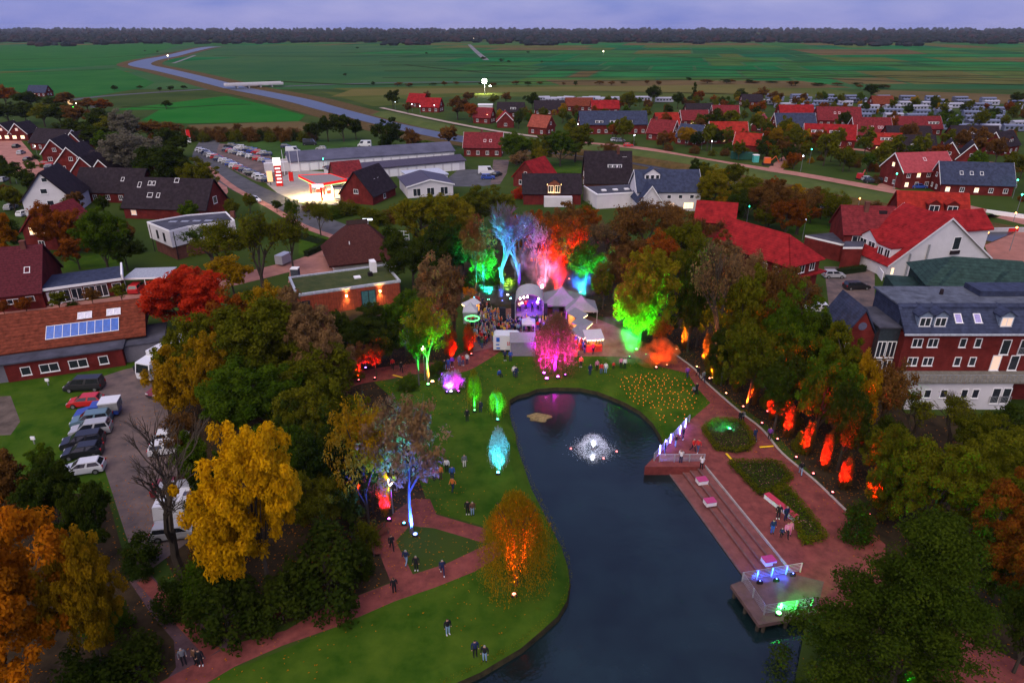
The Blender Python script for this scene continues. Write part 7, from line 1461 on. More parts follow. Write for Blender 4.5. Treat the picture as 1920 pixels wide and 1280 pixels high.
for dx, dy in ((-2.6, .1), (2.7, -.5), (1.0, -1.9)):
    q = thing('pond_lamp', {-2.6: 'red lamp floating left of the fountain foam', 2.7: 'bright red lamp floating right of the fountain foam', 1.0: 'faint red lamp floating in front of the fountain'}[dx], 'lamp', G(1112, 842, WATER_Z) + Vector((dx, dy, 0)), 0, 'red lamps in the pond'); b = MB(); b.lathe([(0, .14), (.09, .12), (.13, .03), (0, .02)], 8); b.build('lens', glow('red_lens', (1, .05, .02), 2.5), q); b = MB(); b.lathe([(0, .03), (.18, .02), (.18, -.05), (0, -.05)], 8); b.build('float', m_dark_roof, q)

# ------------------------------------------------------------------ festival
t = thing('stage', 'mobile stage with grey arched roof and violet lit show', 'stage', G(992, 606), R(-2)); w = 2.15
part(t, 'podium', mat('stage_skirt', (.03, .03, .04)), [(-w, 0, 0, w, 5, 1.1)])
part(t, 'stage_floor', mat('stage_floor', (.10, .09, .10)), [(-w, -.05, 1.103, w, 5, 1.2)]); part(t, 'side_wall', mat('stage_black', (.02, .02, .03)), [(-w - .8, .3, 0, -w - .02, 4.6, 3.3), (w + .02, .3, 0, w + .8, 4.6, 2.6)])
part(t, 'back_wall', mat('stage_cloth', (.16, .10, .26), var=.2), [(-w, 4.2, 1.203, w, 4.3, 4.4)])
r = MB(); N = 14
for k in range(N):
    a, c = math.pi * k / N, math.pi * (k + 1) / N; p = [(-math.cos(q) * (w + .15), y, 3.5 + math.sin(q) * 1.7) for q in (a, c) for y in (-.3, 4.6)]
    r.face([p[0], p[1], p[3], p[2]]); q2 = [(x * .97, y, (z - 3.5) * .95 + 3.45) for x, y, z in p]; r.face([q2[0], q2[2], q2[3], q2[1]]); r.face([p[0], p[2], q2[2], q2[0]])
r.build('arched_roof', mat('grey_tarp', (.33, .32, .36), var=.08), t)
for s_ in (-1, 1):
    for y in (0, 4.3): b = MB(); b.tube([(s_ * (w + .1), y, 0), (s_ * (w + .1), y, 3.5)], [.09, .09], 5); b.build('truss_post', m_rail, t)
for k, (x, z, c, s) in enumerate(((-1.5, 3.9, (1, .8, .7), 14), (-.9, 4.1, (1, .75, .65), 14), (-.3, 4.2, (1, .7, .6), 10), (1.5, 3.8, (1, .8, 1), 12), (1.3, 3.3, (.9, .6, 1), 10), (-1.2, 3.1, (1, .85, .7), 12))):
    b = MB(); b.tube([(x, 1.5, z), (x, 1.25, z - .12)], [.10, .16], 8); b.build('stage_lamp', glow('stage_lamp_%d' % k, c, s), t)
for (x, y, z), c, e, rx in (((-1.1, .8, 4.0), (1, .40, .18), 420, 28), ((1.0, .8, 4.0), (.14, .01, 1), 1500, 25), ((0, 2.2, 4.2), (.30, .01, 1), 800, 0)):
    l = bpy.data.lights.new('stage_light', 'SPOT'); l.energy = e; l.color = c; l.spot_size = R(95); l.spot_blend = .5; l.shadow_soft_size = .1; lo = link('stage_light', l, t, (x, y, z)); lo.rotation_euler = (R(rx), 0, 0)
l = bpy.data.lights.new('stage_wash', 'SPOT'); l.energy = 2400; l.color = (.18, .01, 1); l.spot_size = R(120); l.spot_blend = .6; l.shadow_soft_size = .2; lo = link('stage_wash', l, t, (0, -.6, 3.6)); lo.rotation_euler = (R(-35), 0, 0)
st = t
for x, y, j in ((-1.6, 2.2, 'white'), (-.6, 2.8, 'red'), (.5, 2.0, 'black'), (1.4, 2.8, 'white')):
    p = t.matrix_basis @ Vector((x, y, 1.2)); person(p, R(10), 'wave' if j == 'red' else 'phone', j, 'black', 'musician in %s standing on the violet lit stage, %s' % (j, {-1.6: 'by the lit side', -.6: 'arm raised', .5: 'in the middle', 1.4: 'by the far side'}[x]), 'musicians on the stage')
for s_, l in ((-1, 'black loudspeaker tower on the teal side of the stage'), (1, 'black loudspeaker tower on the pink side of the stage')):
    q = thing('loudspeaker_tower', l, 'loudspeaker', st.matrix_basis @ Vector((s_ * 4.3, -.3, 0)), 0)
    for k in range(3): part(q, 'cabinet', mat('stage_black', (.02, .02, .03)), [(-.5, -.4, .02 + .95 * k, .5, .4, .92 + .95 * k)])
def tent(x, y, w, d, h, rh, m, label, walls=True, yaw=0, cat='tent', peak='gable', group=None):
    q = thing('festival_tent', label, cat, G(x, y), R(yaw), group); b = MB()
    if peak == 'gable': b.sweep([(-w / 2 - .1, -.15, h), (-w / 2 - .1, d / 2, h + rh), (-w / 2 - .1, d + .15, h), (-w / 2 - .1, d + .15, h - .06), (-w / 2 - .1, d / 2, h + rh - .08), (-w / 2 - .1, -.15, h - .06)], (w + .2, 0, 0))
    else:
        e = [(-w / 2 - .1, -.1, h), (w / 2 + .1, -.1, h), (w / 2 + .1, d + .1, h), (-w / 2 - .1, d + .1, h)]; m1 = [(p[0] * .35, d / 2 + (p[1] - d / 2) * .35, h + rh * .5) for p in e]
        for i in range(4): j = (i + 1) % 4; b.face([e[i], e[j], m1[j], m1[i]]); b.face([m1[i], m1[j], (0, d / 2, h + rh)]); b.face([e[j], e[i], (e[i][0], e[i][1], h - .25), (e[j][0], e[j][1], h - .25)])
    b.build('canopy', m, q)
    for x_ in (-w / 2, w / 2):
        for y_ in (.05, d - .05): b = MB(); b.box(x_ - .05, y_ - .05, 0, x_ + .05, y_ + .05, h - .08); b.build('leg', m_rail, q)
    if walls: part(q, 'side_wall', m, [(-w / 2 + .06, .06, .02, w / 2 - .06, .1, h - .1), (-w / 2 + .06, .2, .02, -w / 2 + .1, d - .2, h - .1), (w / 2 - .1, .2, .02, w / 2 - .06, d - .2, h - .1)])
    return q
m_tg = mat('grey_tent_cloth', (.20, .19, .24), var=.08)
tent(980, 668, 3.6, 3.2, 2.3, .9, m_tg, 'dark grey walled tent beside the white trailer')
tent(991, 632, 1.9, 2.0, 2.2, .9, mat('white_tent_cloth', (.45, .43, .48), var=.06), 'small pavilion glowing magenta beside the willow', False, 0, 'pavilion', 'peak')
tent(1053, 597, 6.5, 5.5, 2.4, 2.4, m_tg, 'large grey peaked tent right of the stage', False, 0, 'tent', 'peak')
tent(1090, 606, 5.0, 4.5, 2.2, 1.9, m_tg, 'second grey peaked tent further right of the stage', False, 0, 'tent', 'peak')
tent(882, 607, 2.2, 2.2, 2.1, 1.3, mat('white_tent_cloth', (.45, .43, .48), var=.06), 'small white peaked tent behind the green ring', True, 0, 'tent', 'peak')
t = thing('sales_trailer', 'white sales trailer with blue panels and red lettering on the square', 'trailer', G(949, 661), R(-2))
r = MB(); pr = [(-1.9, 0, .45), (1.9, 0, .45), (1.9, 0, 2.5), (1.6, 0, 2.75), (-1.6, 0, 2.75), (-1.9, 0, 2.5)]; r.sweep(pr, (0, 2.1, 0)); r.build('body', PAINT['white'], t)
part(t, 'blue_panel', mat('print_blue', (.02, .10, .45), var=.1), [(-1.45, -.02, 1.75, -.95, -.002, 2.45), (-1.45, -.02, .6, -.9, -.002, .85), (-1.5, -.02, 1.2, -1.0, -.002, 1.4)])
b = MB(); x = .0
for r_ in range(2):
    for k in range(5): b.box(.15 + .26 * k, -.02, 1.55 - .32 * r_, .15 + .26 * k + .15 + .05 * ((k * 3 + r_) % 2), -.002, 1.55 - .32 * r_ + .2)
b.build('lettering', mat('print_red', (.55, .03, .05)), t)
for s_ in (-.5, .5): wo = child(t, 'wheel', FARM['wheel'], (s_, .15, 0))
b = MB(); b.tube([(1.9, 1, .5), (3.0, 1, .5)], [.05, .05], 5); b.build('drawbar', m_rail, t)
# round bar with the glowing green ring
t = thing('ring_bar', 'round bar under a floating green neon ring at the crowd edge', 'bar', G(886, 622))
b = MB(); N = 28
b.tube([(1.1 * math.cos(6.2832 * k / N), 1.1 * math.sin(6.2832 * k / N), 2.3) for k in range(N + 1)], [.09] * (N + 1), 6, cap=False); b.build('neon_ring', glow('green_neon', (.03, 1, .12), 3.2), t)
for k in range(4): a = 6.2832 * k / 4 + .4; b = MB(); b.tube([(math.cos(a), math.sin(a), 0), (math.cos(a), math.sin(a), 2.25)], [.05, .05], 5); b.build('post', m_rail, t)
b = MB(); b.lathe([(.75, 0), (.8, 1.05), (.95, 1.06), (.95, 1.12), (.6, 1.12)], 16); b.build('counter', mat('bar_wood', (.12, .06, .03)), t)
def stall(x, y, w, label, roofm, front, yaw=0, lamp=True, e=260):
    q = thing('market_stall', label, 'stall', G(x, y), R(yaw), 'lit market stalls')
    part(q, 'counter', front, [(-w / 2, 0, 0, w / 2, .5, 1.0)]); b = MB(); b.sweep([(-w / 2 - .2, -.4, 2.15), (-w / 2 - .2, 2.0, 2.75), (-w / 2 - .2, 2.0, 2.82), (-w / 2 - .2, -.4, 2.22)], (w + .4, 0, 0)); b.build('awning', roofm, q)
    for x_ in (-w / 2, w / 2):
        for y_ in (.05, 1.8): b = MB(); b.box(x_ - .04, y_ - .04, 0, x_ + .04, y_ + .04, 2.16); b.build('post', m_bark, q)
    part(q, 'back_wall', mat('stall_boards', (.30, .16, .07), var=.2), [(-w / 2, 1.85, 0, w / 2, 1.9, 2.4)])
    part(q, 'light_string', glow('bulb_string', (1, .68, .22), 14), [(-w / 2 + (w - .15) * k / 6, -.36, 2.02, -w / 2 + (w - .15) * k / 6 + .14, -.24, 2.14) for k in range(7)])
    l = bpy.data.lights.new('stall_lamp', 'POINT'); l.energy = e; l.color = (1, .62, .22); l.shadow_soft_size = .2; link('stall_lamp', l, q, (0, .9, 1.9))
mt = mat('white_tent_cloth', (.45, .43, .48)); rdf = mat('stall_red', (.50, .04, .02))
stall(1114, 660, 2.4, 'stall with white slanting roof and red front at the square edge', mt, rdf, 8)
stall(1096, 652, 2.6, 'warmly lit stall behind the magenta willow, nearest the red front stall', m_tg, rdf, 60)
stall(1100, 634, 2.6, 'warmly lit stall in the middle of the bulb row', m_tg, mat('stall_boards', (.30, .16, .07)), 62)
stall(1090, 617, 2.4, 'warmly lit stall below the grey peaked tents', m_tg, mat('stall_boards', (.30, .16, .07)), 55)
stall(876, 596, 2.2, 'stall under the orange lit leaves at the crowd edge', mt, rdf, -60)
for x, y, l in ((1079, 668, 'orange barrel table beside the magenta willow'), (1001, 665, 'small fire basket beside the grey tent'), (892, 640, 'yellow draped table by the crowd edge')):
    q = thing('barrel_table', l, 'table', G(x, y)); b = MB(); b.lathe([(.28, 0), (.36, .45), (.30, .95), (.5, .96), (.5, 1.02), (0, 1.02)], 10); b.build('barrel', mat('barrel_orange', (.50, .18, .03)), q); b = MB(); b.lathe([(.37, .44), (.37, .5)], 10); b.build('hoop', m_dark_roof, q)
q = thing('pram', 'dark pram on the candle lawn edge', 'pram', G(1302, 738), R(40)); part(q, 'basket', CL['black'], [(-.3, -.2, .4, .3, .2, .75)]); part(q, 'hood', CL['grey'], [(-.3, -.2, .752, 0, .2, 1.0)])
for x in (-.25, .25):
    for s_ in (-.2, .2): child(q, 'wheel', FARM['wheel'], (x, s_, 0), 0, .35)

# candles on the lawn, every one a lamp jar
jb = MB(); jb.lathe([(0, 0), (.04, 0), (.045, .09), (.03, .11), (0, .11)], 6); jme = jb.mesh('candle', mat('candle_glow', (.12, .05, .02), emit=(1, .17, .015), es=1.1))
cpoly = pxpoly([(1170, 706), (1210, 700), (1250, 700), (1292, 712), (1312, 745), (1288, 785), (1262, 800), (1240, 792), (1208, 764), (1178, 748), (1160, 722)]); rc = random.Random(8); cs = []; tr = 0
lo = [min(p.x for p in cpoly), max(p.x for p in cpoly), min(p.y for p in cpoly), max(p.y for p in cpoly)]
while len(cs) < 150 and tr < 30000:
    tr += 1; q = Vector((rc.uniform(*lo[:2]), rc.uniform(*lo[2:]), .004))
    if inpoly(q, cpoly) and all((q - p).length > .5 for p in cs) and rc.random() < (.8 if q.y > G(1200, 760).y else .35): cs.append(q)
for q in cs + [G(1165 + 9 * i, 712 - i % 3 * 3) for i in range(8)]: tag(link('lawn_candle', jme, None, q), 'small orange candle light on the lawn beside the orange smoke', 'candle', 'candle lights on the lawn')
for i, (x, y) in enumerate(((1230, 735), (1200, 728), (1262, 735), (1235, 765), (1282, 762))):
    l = bpy.data.lights.new('candle_light', 'POINT'); l.energy = 22; l.color = (1, .25, .04); l.shadow_soft_size = .6; link('candle_light', l, None, G(x, y) + Vector((0, 0, .5)))

# ------------------------------------------------------------------ floodlights
C = dict(red=(1, .012, .006), orange=(1, .085, .004), amber=(1, .30, .03), green=(.02, 1, .06), cyan=(.03, .65, 1), teal=(.02, 1, .55), blue=(.02, .08, 1), magenta=(.90, .01, 1), violet=(.16, .02, 1), pink=(1, .05, .35), warm=(1, .70, .35), white=(.8, .85, 1), rose=(1, .25, .45))
fh = MB(); fh.box(-.2, -.11, .06, .2, .11, .34); fh.box(-.26, -.05, 0, -.21, .05, .3); fh.box(.21, -.05, 0, .26, .05, .3); fhm = fh.mesh('housing', m_dark_roof)
lm = {}; FLOOD = 10.5
def flood(x, y, c, e, aim, label, size=60, lens=.17, h=0, es=None, soft=.12, group='floodlights in the park', p=None):
    """lamp on the ground at a picture point, its beam towards a picture point and height: (x, y, z) with y the foot"""
    p = p or G(x, y); q = thing('floodlight', label, 'floodlight', p + Vector((0, 0, h)), 0, group)
    child(q, 'housing', fhm)
    k = (c, lens)
    if k not in lm: b = MB(); b.lathe([(0, lens * .55), (lens * .7, lens * .4), (lens, 0), (lens * .7, -.02), (0, -.02)], 10); lm[k] = b.mesh('lens', glow('lens_' + c, tuple(min(1, .10 + v) for v in C[c]), es or 7))
    child(q, 'lens', lm[k], (0, 0, .36))
    l = bpy.data.lights.new('flood_beam', 'SPOT'); l.energy = e * FLOOD; l.color = C[c]; l.spot_size = R(size); l.spot_blend = .9; l.shadow_soft_size = soft
    o = link('flood_beam', l, q, (0, 0, .62)); d = (aim[0] if isinstance(aim[0], Vector) else G(aim[0], aim[1])) + Vector((0, 0, aim[-1])) - (p + Vector((0, 0, .6 + h)))
    o.rotation_euler = d.to_track_quat('-Z', 'Y').to_euler(); return q
# along the hedge of the right bank
HED = [(1265, 659, 'amber'), (1303, 692, 'amber'), (1327, 714, 'orange'), (1358, 742, 'amber'), (1390, 767, 'orange'), (1425, 798, 'red'), (1454, 828, 'red'), (1489, 862, 'red'), (1521, 893, 'red'), (1557, 928, 'red')]
for i, (x, y, c) in enumerate(HED):
    b = G(x + 3, y - 1); f = b + Vector((1.5, .9, 0))
    flood(0, 0, c, 1700 if c == 'amber' else 3000, (f, 2.8), '%s floodlight of the hedge row, counted from the candle lawn, %s' % (ordn(i), c), 62, .12, p=b)
    hh = 5.2 if i < 6 else 4.4
    tree('column', 'brown', 0, 0, 0, .70 / (f.y * CP + CAM_H * SP) * 1280, '%s slim hedge tree lit %s along the promenade, counted from the candle lawn' % (ordn(i), c), 'lit hedge trees along the promenade', h=hh + .6 * (i % 3), base=f)
for x, y, c, l in ((1335, 700, 'orange', 'orange lit bush at the head of the hedge row'), (1345, 716, 'orange', 'second orange lit bush in the hedge row'), (1440, 765, 'red', 'red lit bush high in the hedge row'), (1478, 800, 'red', 'red lit bush midway in the hedge row'), (1500, 845, 'red', 'red lit bush close to the walker in pale jeans')):
    tree('bushy', 'olive', x, y, y - 40, 18, l)
tree('column', 'gold', 1640, 952, 868, 24, 'tall slim tree glowing red at the end of the promenade'); flood(1628, 968, 'red', 3800, (1638, 948, 4), 'red floodlight hidden under the olive trees at the path end', 45, .12)
flood(1438, 775, 'red', 2600, (1452, 772, 7), 'red floodlight in the hedge behind the flower beds', 40, .1)
flood(1335, 712, 'amber', 1800, (1345, 700, 6), 'amber floodlight at the head of the hedge row', 45, .1)
# pond lawn and left bank
flood(964, 1119, 'orange', 3200, (967, 1104, 6), 'orange floodlight at the foot of the willow on the pond lawn', 40)
flood(934, 890, 'cyan', 1500, (935, 884, 4), 'cyan floodlight below the weeping tree at the pond edge', 75)
flood(933, 790, 'teal', 700, (932, 784, 3), 'teal floodlight below the green weeping tree', 75, .13)
flood(890, 773, 'green', 700, (891, 768, 3), 'green floodlight at the slim young tree', 60, .12)
flood(779, 1006, 'blue', 4200, (770, 996, 6), 'blue floodlight on the triangular lawn', 125, .2)
flood(730, 977, 'magenta', 1500, (722, 966, 3.5), 'magenta floodlight at the bench under the golden trees', 60, .13)
flood(672, 962, 'pink', 1500, (668, 950, 4), 'pink floodlight deep in the golden trees', 60, .12)
flood(758, 985, 'cyan', 5200, (760, 960, 8), 'cyan floodlight beside the globe lamp', 70, .12)
flood(803, 724, 'green', 3800, (802, 716, 7), 'green floodlight at the tall pale trunks', 70, .2)
flood(811, 719, 'amber', 500, (800, 712, 3), 'amber lamp on the lawn by the tall pale trunks', 90, .24)
flood(846, 738, 'white', 120, (848, 727, 2.2), 'white lamp at the foot of the violet dome bush', 70, .16)
flood(838, 738, 'violet', 2600, (846, 726, 1.2), 'blue lamp at the violet dome bush', 100, .1)
flood(860, 737, 'magenta', 420, (853, 726, 1.6), 'magenta lamp at the violet dome bush', 100, .1)
flood(686, 693, 'violet', 900, (676, 704, 3), 'violet floodlight by the red lit trunks', 70, .15)
flood(673, 716, 'red', 1300, (676, 708, 5), 'red floodlight at the dark red trunks', 70, .1)
flood(703, 712, 'red', 1000, (706, 704, 5), 'red floodlight at the second dark red trunk', 60, .1)
flood(849, 676, 'red', 1800, (846, 664, 4), 'red floodlight at the first red column by the path', 70, .1); tree('column', 'rust', 845, 672, 612, 12, 'red glowing column of leaves left of its twin by the path')
flood(884, 667, 'red', 1800, (881, 657, 4), 'red floodlight at the second red column by the path', 70, .1); tree('column', 'rust', 880, 663, 604, 12, 'red glowing column of leaves under the green ring')
# head of the pond and behind the stage
flood(1020, 703, 'magenta', 1500, (1035, 688, 3), 'magenta floodlight, far one of three at the willow', 105, .2)
flood(1025, 713, 'magenta', 1900, (1040, 694, 3.5), 'magenta floodlight nearest the pond below the willow', 105, .24)
flood(1046, 710, 'magenta', 1700, (1050, 690, 4), 'magenta floodlight right of the pair below the willow', 105, .2)
flood(1060, 706, 'magenta', 1000, (1046, 690, 3), 'magenta floodlight behind the willow', 90, .1)
flood(958, 563, 'cyan', 5000, (940, 556, 9), 'cyan floodlight left of the stage roof', 75, .26)
flood(952, 556, 'white', 1600, (950, 548, 3), 'white floodlight in the bushes left of the stage', 80, .24)
flood(916, 565, 'teal', 9000, (912, 555, 6), 'teal floodlight above the crowd', 75, .2)
flood(889, 561, 'cyan', 1800, (890, 553, 4), 'pale blue lamp at the crowd corner', 70, .18)
flood(942, 567, 'blue', 5000, (940, 558, 12), 'blue floodlight at the leafless tree', 55, .1)
flood(976, 562, 'violet', 2600, (974, 556, 12), 'violet floodlight behind the stage', 60, .1)
flood(1016, 552, 'rose', 4200, (1008, 542, 10), 'rose floodlight right of the stage roof', 80, .25)
flood(1010, 547, 'amber', 1200, (1013, 542, 2), 'amber floodlight in the bush behind the stage', 80, .15)
flood(1046, 557, 'red', 9000, (1047, 545, 9), 'red floodlight at the orange tree', 62, .12)
flood(1067, 526, 'orange', 1500, (1060, 520, 6), 'orange lamp in the grove behind the grey tents', 70, .18)
flood(1052, 560, 'blue', 1500, (1046, 556, 5), 'blue floodlight at the trunk by the grey tent', 45, .1)
flood(1088, 551, 'blue', 2600, (1094, 560, 5), 'bright blue floodlight at the white trunk', 90, .24)
flood(1096, 576, 'teal', 6000, (1097, 565, 7), 'teal floodlight at the tree right of the stage', 70, .12)
flood(1193, 658, 'green', 6500, (1188, 652, 7), 'bright green floodlight under the large yellow green tree', 100, .22)
flood(1180, 672, 'green', 5200, (1190, 664, 8), 'green floodlight in front of the large yellow green tree', 85, .08)
flood(1211, 668, 'green', 1600, (1212, 664, 4), 'green lamp at the two thin trunks', 50, .08)
flood(1230, 692, 'orange', 170, (1230, 686, 3), 'orange lamp inside the smoke', 110, .15)
flood(1250, 688, 'orange', 110, (1245, 680, 3), 'second orange lamp at the smoke', 110, .1)
flood(882, 570, 'amber', 1400, (880, 562, 4), 'amber lamp under the orange leaves at the crowd edge', 80, .15); tree('mid', 'orange', 880, 570, 538, 15, 'orange glowing small tree at the crowd edge')
# deck and lower corner
flood(1459, 1154, 'green', 900, (1490, 1130, 1.5), 'green floodlight on the pond deck edge', 110, .22)
flood(1486, 1080, 'blue', 90, (1440, 1086, .6), 'blue lamp behind the deck railing', 110, .06); flood(1424, 1094, 'blue', 45, (1424, 1084, .5), 'blue lamp at the pond side of the deck railing', 150, .05); flood(1455, 1090, 'blue', 45, (1455, 1078, .5), 'blue lamp in the middle of the deck railing', 150, .05)
flood(1495, 1140, 'orange', 150, (1500, 1128, 1), 'tiny orange lamp at the end of the deck', 90, .07)
flood(1652, 1230, 'orange', 2600, (1640, 1180, 5), 'orange lamp deep inside the feathery tree', 60, .1)
flood(1700, 1290, 'green', 2600, (1697, 1230, 5), 'green lamp deep inside the feathery tree', 60, .1)
flood(1367, 812, 'teal', 130, (1360, 806, .2), 'small teal lamp in the hexagonal flower bed', 140, .12, .3)

# ------------------------------------------------------------------ lamps of streets and park
def lamp(x, y, h, c, e, label, r=.2, es=14, group=None, arm=0, light=True):
    q = thing('street_lamp', label, 'street lamp', G(x, y), 0, group)
    b = MB(); b.tube([(0, 0, 0), (0, 0, h)], [.09, .05], 5); b.build('pole', mat('lamp_pole', (.16, .17, .18), var=.1), q)
    b = MB(); b.lathe([(0, h - .1), (r * .7, h - .05), (r, h + r * .6), (r * .7, h + r * 1.4), (0, h + r * 1.7)], 8); b.build('head', glow('lamp_' + c, C[c], es), q)
    if light: l = bpy.data.lights.new('lamp_light', 'POINT'); l.energy = e; l.color = C[c]; l.shadow_soft_size = r; link('lamp_light', l, q, (0, -.05, h + r * 1.8 + .12))
lamp(797, 712, 4.6, 'warm', 300, 'park lamp with glowing globe at the green trunks', .32)
lamp(737, 962, 3.6, 'warm', 700, 'park lamp with bright globe at the path fork under the tan tree', .34)
q = thing('billboard_lamp', 'tall white light mast beside the thatched house', 'light mast', G(692, 446)); hb = HT(692, 446, 410); b = MB(); b.tube([(0, 0, 0), (0, 0, hb)], [.16, .12], 6); b.build('pole', m_frame, q); part(q, 'crossbar', glow('mast_light', (.9, .95, 1), 1.5), [(-1.1, -.15, hb - .35, 1.1, .15, hb)])
q = thing('white_sign', 'small white sign lying low at the foot of the light mast', 'sign', G(685, 448)); part(q, 'panel', m_frame, [(-1.8, -.1, .4, 1.8, .1, 1.2)]); part(q, 'post', m_rail, [(-1.5, -.05, 0, -1.4, .05, .399), (1.4, -.05, 0, 1.5, .05, .399)])
for i, (x, y, h, c) in enumerate(((1188, 276, 4.5, 'white'), (1243, 262, 5, 'amber'), (1315, 280, 4.5, 'white'), (1332, 291, 5, 'white'), (1501, 322, 5, 'white'), (1517, 308, 5, 'teal'), (1675, 355, 4.5, 'teal'), (1702, 352, 4, 'white'), (1898, 372, 5, 'teal'), (1905, 402, 5, 'teal'), (1606, 402, 4, 'amber'), (1567, 412, 4, 'white'), (1504, 450, 4.5, 'white'), (1400, 418, 4, 'teal'), (1893, 470, 5, 'amber'), (1900, 415, 2, 'amber'), (1845, 462, 3, 'amber'), (857, 222, 5, 'white'), (742, 206, 4, 'white'), (773, 210, 4, 'white'), (788, 214, 4, 'white'), (815, 212, 4, 'white'), (914, 232, 4, 'warm'), (1083, 253, 4.5, 'white'), (1000, 240, 4, 'white'), (1010, 348, 4, 'white'), (32, 345, 3, 'warm'), (70, 290, 3, 'warm'), (108, 332, 3, 'warm'), (368, 346, 5, 'amber'), (143, 224, 6, 'green'), (148, 216, 6, 'warm'), (609, 328, 5, 'teal'), (1810, 348, 3, 'amber'), (1802, 350, 2.5, 'warm'))):
    lamp(x, y, h, c, 60, '%s glowing %s street lamp of the town, counted in order along its streets' % (ordn(i), dict(white='white', amber='amber', teal='bluish green', green='green', warm='warm white')[c]), .2, 9, 'street lamps of the town', light=i % 2 == 0)
for i, (x, y) in enumerate(((372, 383), (383, 384), (392, 388), (400, 391), (406, 393), (485, 393), (492, 396), (499, 399))):
    tag(link('festoon_bulb', jme, None, G(x, y) + Vector((0, 0, 2.2))), 'warm festoon bulb over the side yard near the white cars', 'light bulb', 'festoon bulbs by the park road')
# stadium light on the meadow
q = thing('floodlight_mast', 'blazing white floodlight mast on the meadow beyond the village', 'floodlight mast', G(909, 176)); b = MB(); b.tube([(0, 0, 0), (0, 0, 8)], [.2, .12], 6); b.build('pole', m_rail, q); part(q, 'lamp_head', glow('mast_white', (.9, 1, .8), 40), [(-1.6, -.3, 7.2, 1.4, .3, 9.6), (3.4, -.2, 4.8, 4.4, .2, 5.6)])
l = bpy.data.lights.new('mast_beam', 'SPOT'); l.energy = 26000; l.color = (1, .95, .5); l.spot_size = R(130); l.spot_blend = .6; l.shadow_soft_size = .5; lo = link('mast_beam', l, q, (-1, -1.5, 8)); lo.rotation_euler = (R(-20), 0, R(30))
for i, (x, y) in enumerate(((1131, 104), (567, 80), (316, 113), (238, 79), (22, 79), (58, 78), (152, 67), (888, 72), (1080, 68))):
    q = thing('distant_lamp', '%s far farmyard lamp glinting in the plain' % ordn(i), 'lamp', G(x, max(y, 76)), 0, 'far lamps in the plain'); s_ = 1 if i < 4 else .8; b = MB(); b.lathe([(0, 5), (.9 * s_, 5.5), (.9 * s_, 6.5), (0, 7)], 6); b.build('head', glow('far_lamp', (1, .85, .55), 7), q); b = MB(); b.tube([(0, 0, 0), (0, 0, 5)], [.2, .2], 4); b.build('pole', m_rail, q)

# ------------------------------------------------------------------ mobile homes and camping vans, signs, bits
mh = {}
m_mh = [mat('mobile_home_white', (.34, .34, .42), var=.15), mat('mobile_home_blue', (.15, .17, .26), var=.2), mat('mobile_home_grey', (.10, .10, .14), var=.2)]
def mobile(x, y, L, yaw, m, label, group, cat='mobile home'):
    k = (round(L), m)
    if k not in mh:
        b = MB(); b.box(-L / 2, -1.7, .3, L / 2, 1.7, 2.6); b.sweep([(-L / 2 - .2, -1.9, 2.603), (-L / 2 - .2, 0, 3.2), (-L / 2 - .2, 1.9, 2.603)], (L + .4, 0, 0), 1)
        for q in range(int(L / 2)): b.box(-L / 2 + .5 + 2 * q, -1.74, 1.2, -L / 2 + 1.6 + 2 * q, -1.701, 2.1, 2)
        b.box(-L / 2 + .1, -1.6, 0, L / 2 - .1, 1.6, .299, 2); mh[k] = b.mesh('mobile_home', [m_mh[m], m_mh[min(m, 1)], m_pane])
    return tag(link('mobile_home', mh[k], None, G(x, y), R(yaw)), label, cat, group)
rm = random.Random(2); k = 0
for r_, (y0, n, x0, dx) in enumerate(((184, 9, 1440, 52), (190, 10, 1450, 50), (196, 10, 1436, 51), (203, 9, 1470, 50), (211, 9, 1475, 49), (220, 8, 1520, 50), (229, 5, 1740, 42), (238, 4, 1770, 42))):
    for i in range(n):
        x = x0 + dx * i + rm.uniform(-8, 8)
        y = y0 + (x - 1440) * .018 + rm.uniform(-1, 1)
        mobile(x, y, rm.choice([8, 9, 11]), rm.uniform(-12, 8), rm.choice([0, 0, 1, 1, 2]), '%s mobile home in the %s row of the holiday park, counted from the village' % (ordn(i), ordn(r_)), 'mobile homes of the holiday park')
for i in range(12):
    mobile(1020 + 11.8 * i, 190 + (i * 7) % 4, 7, rm.uniform(-30, 30), 0, '%s white camping van in the row at the meadow edge' % ordn(i), 'white camping vans', 'camper')
for x, y, l in ((1205, 190, 'long white caravan hall at the meadow edge'), (1245, 192, 'second long white caravan hall with dark windows'), (1340, 205, 'white lit low hall among the trees')): mobile(x, y, 11, 2, 0, l, None, 'hall')
q = thing('small_bungalow', 'white bungalow with blue trim between the village trees', 'bungalow', G(910, 208)); part(q, 'wall', m_white, [(-4, 0, 0, 4, 6, 3)]); part(q, 'roof', m_frame, [(-4.3, -.3, 3.003, 4.3, 6.3, 3.3)])
for x, y, l in ((1385, 266 + 4, 'dark green container by the dyke street'), (1395, 271, 'second dark green container by the dyke street')):
    q = thing('container', l, 'container', G(x, y + 28), R(-6)); part(q, 'body', mat('container_green', (.02, .08, .06), var=.2), [(-2.8, -1.2, .1, 2.8, 1.2, 2.5)]); part(q, 'door', mat('container_dark', (.015, .05, .04)), [(2.803, -1.1, .2, 2.86, 1.1, 2.4)])
q = thing('portable_toilet', 'turquoise portable toilet by the dyke street', 'toilet', G(1416, 304)); part(q, 'cabin', mat('turquoise', (.08, .40, .38)), [(-.9, -.9, 0, .9, .9, 2.4)]); part(q, 'roof', m_frame, [(-1, -1, 2.403, 1, 1, 2.6)])
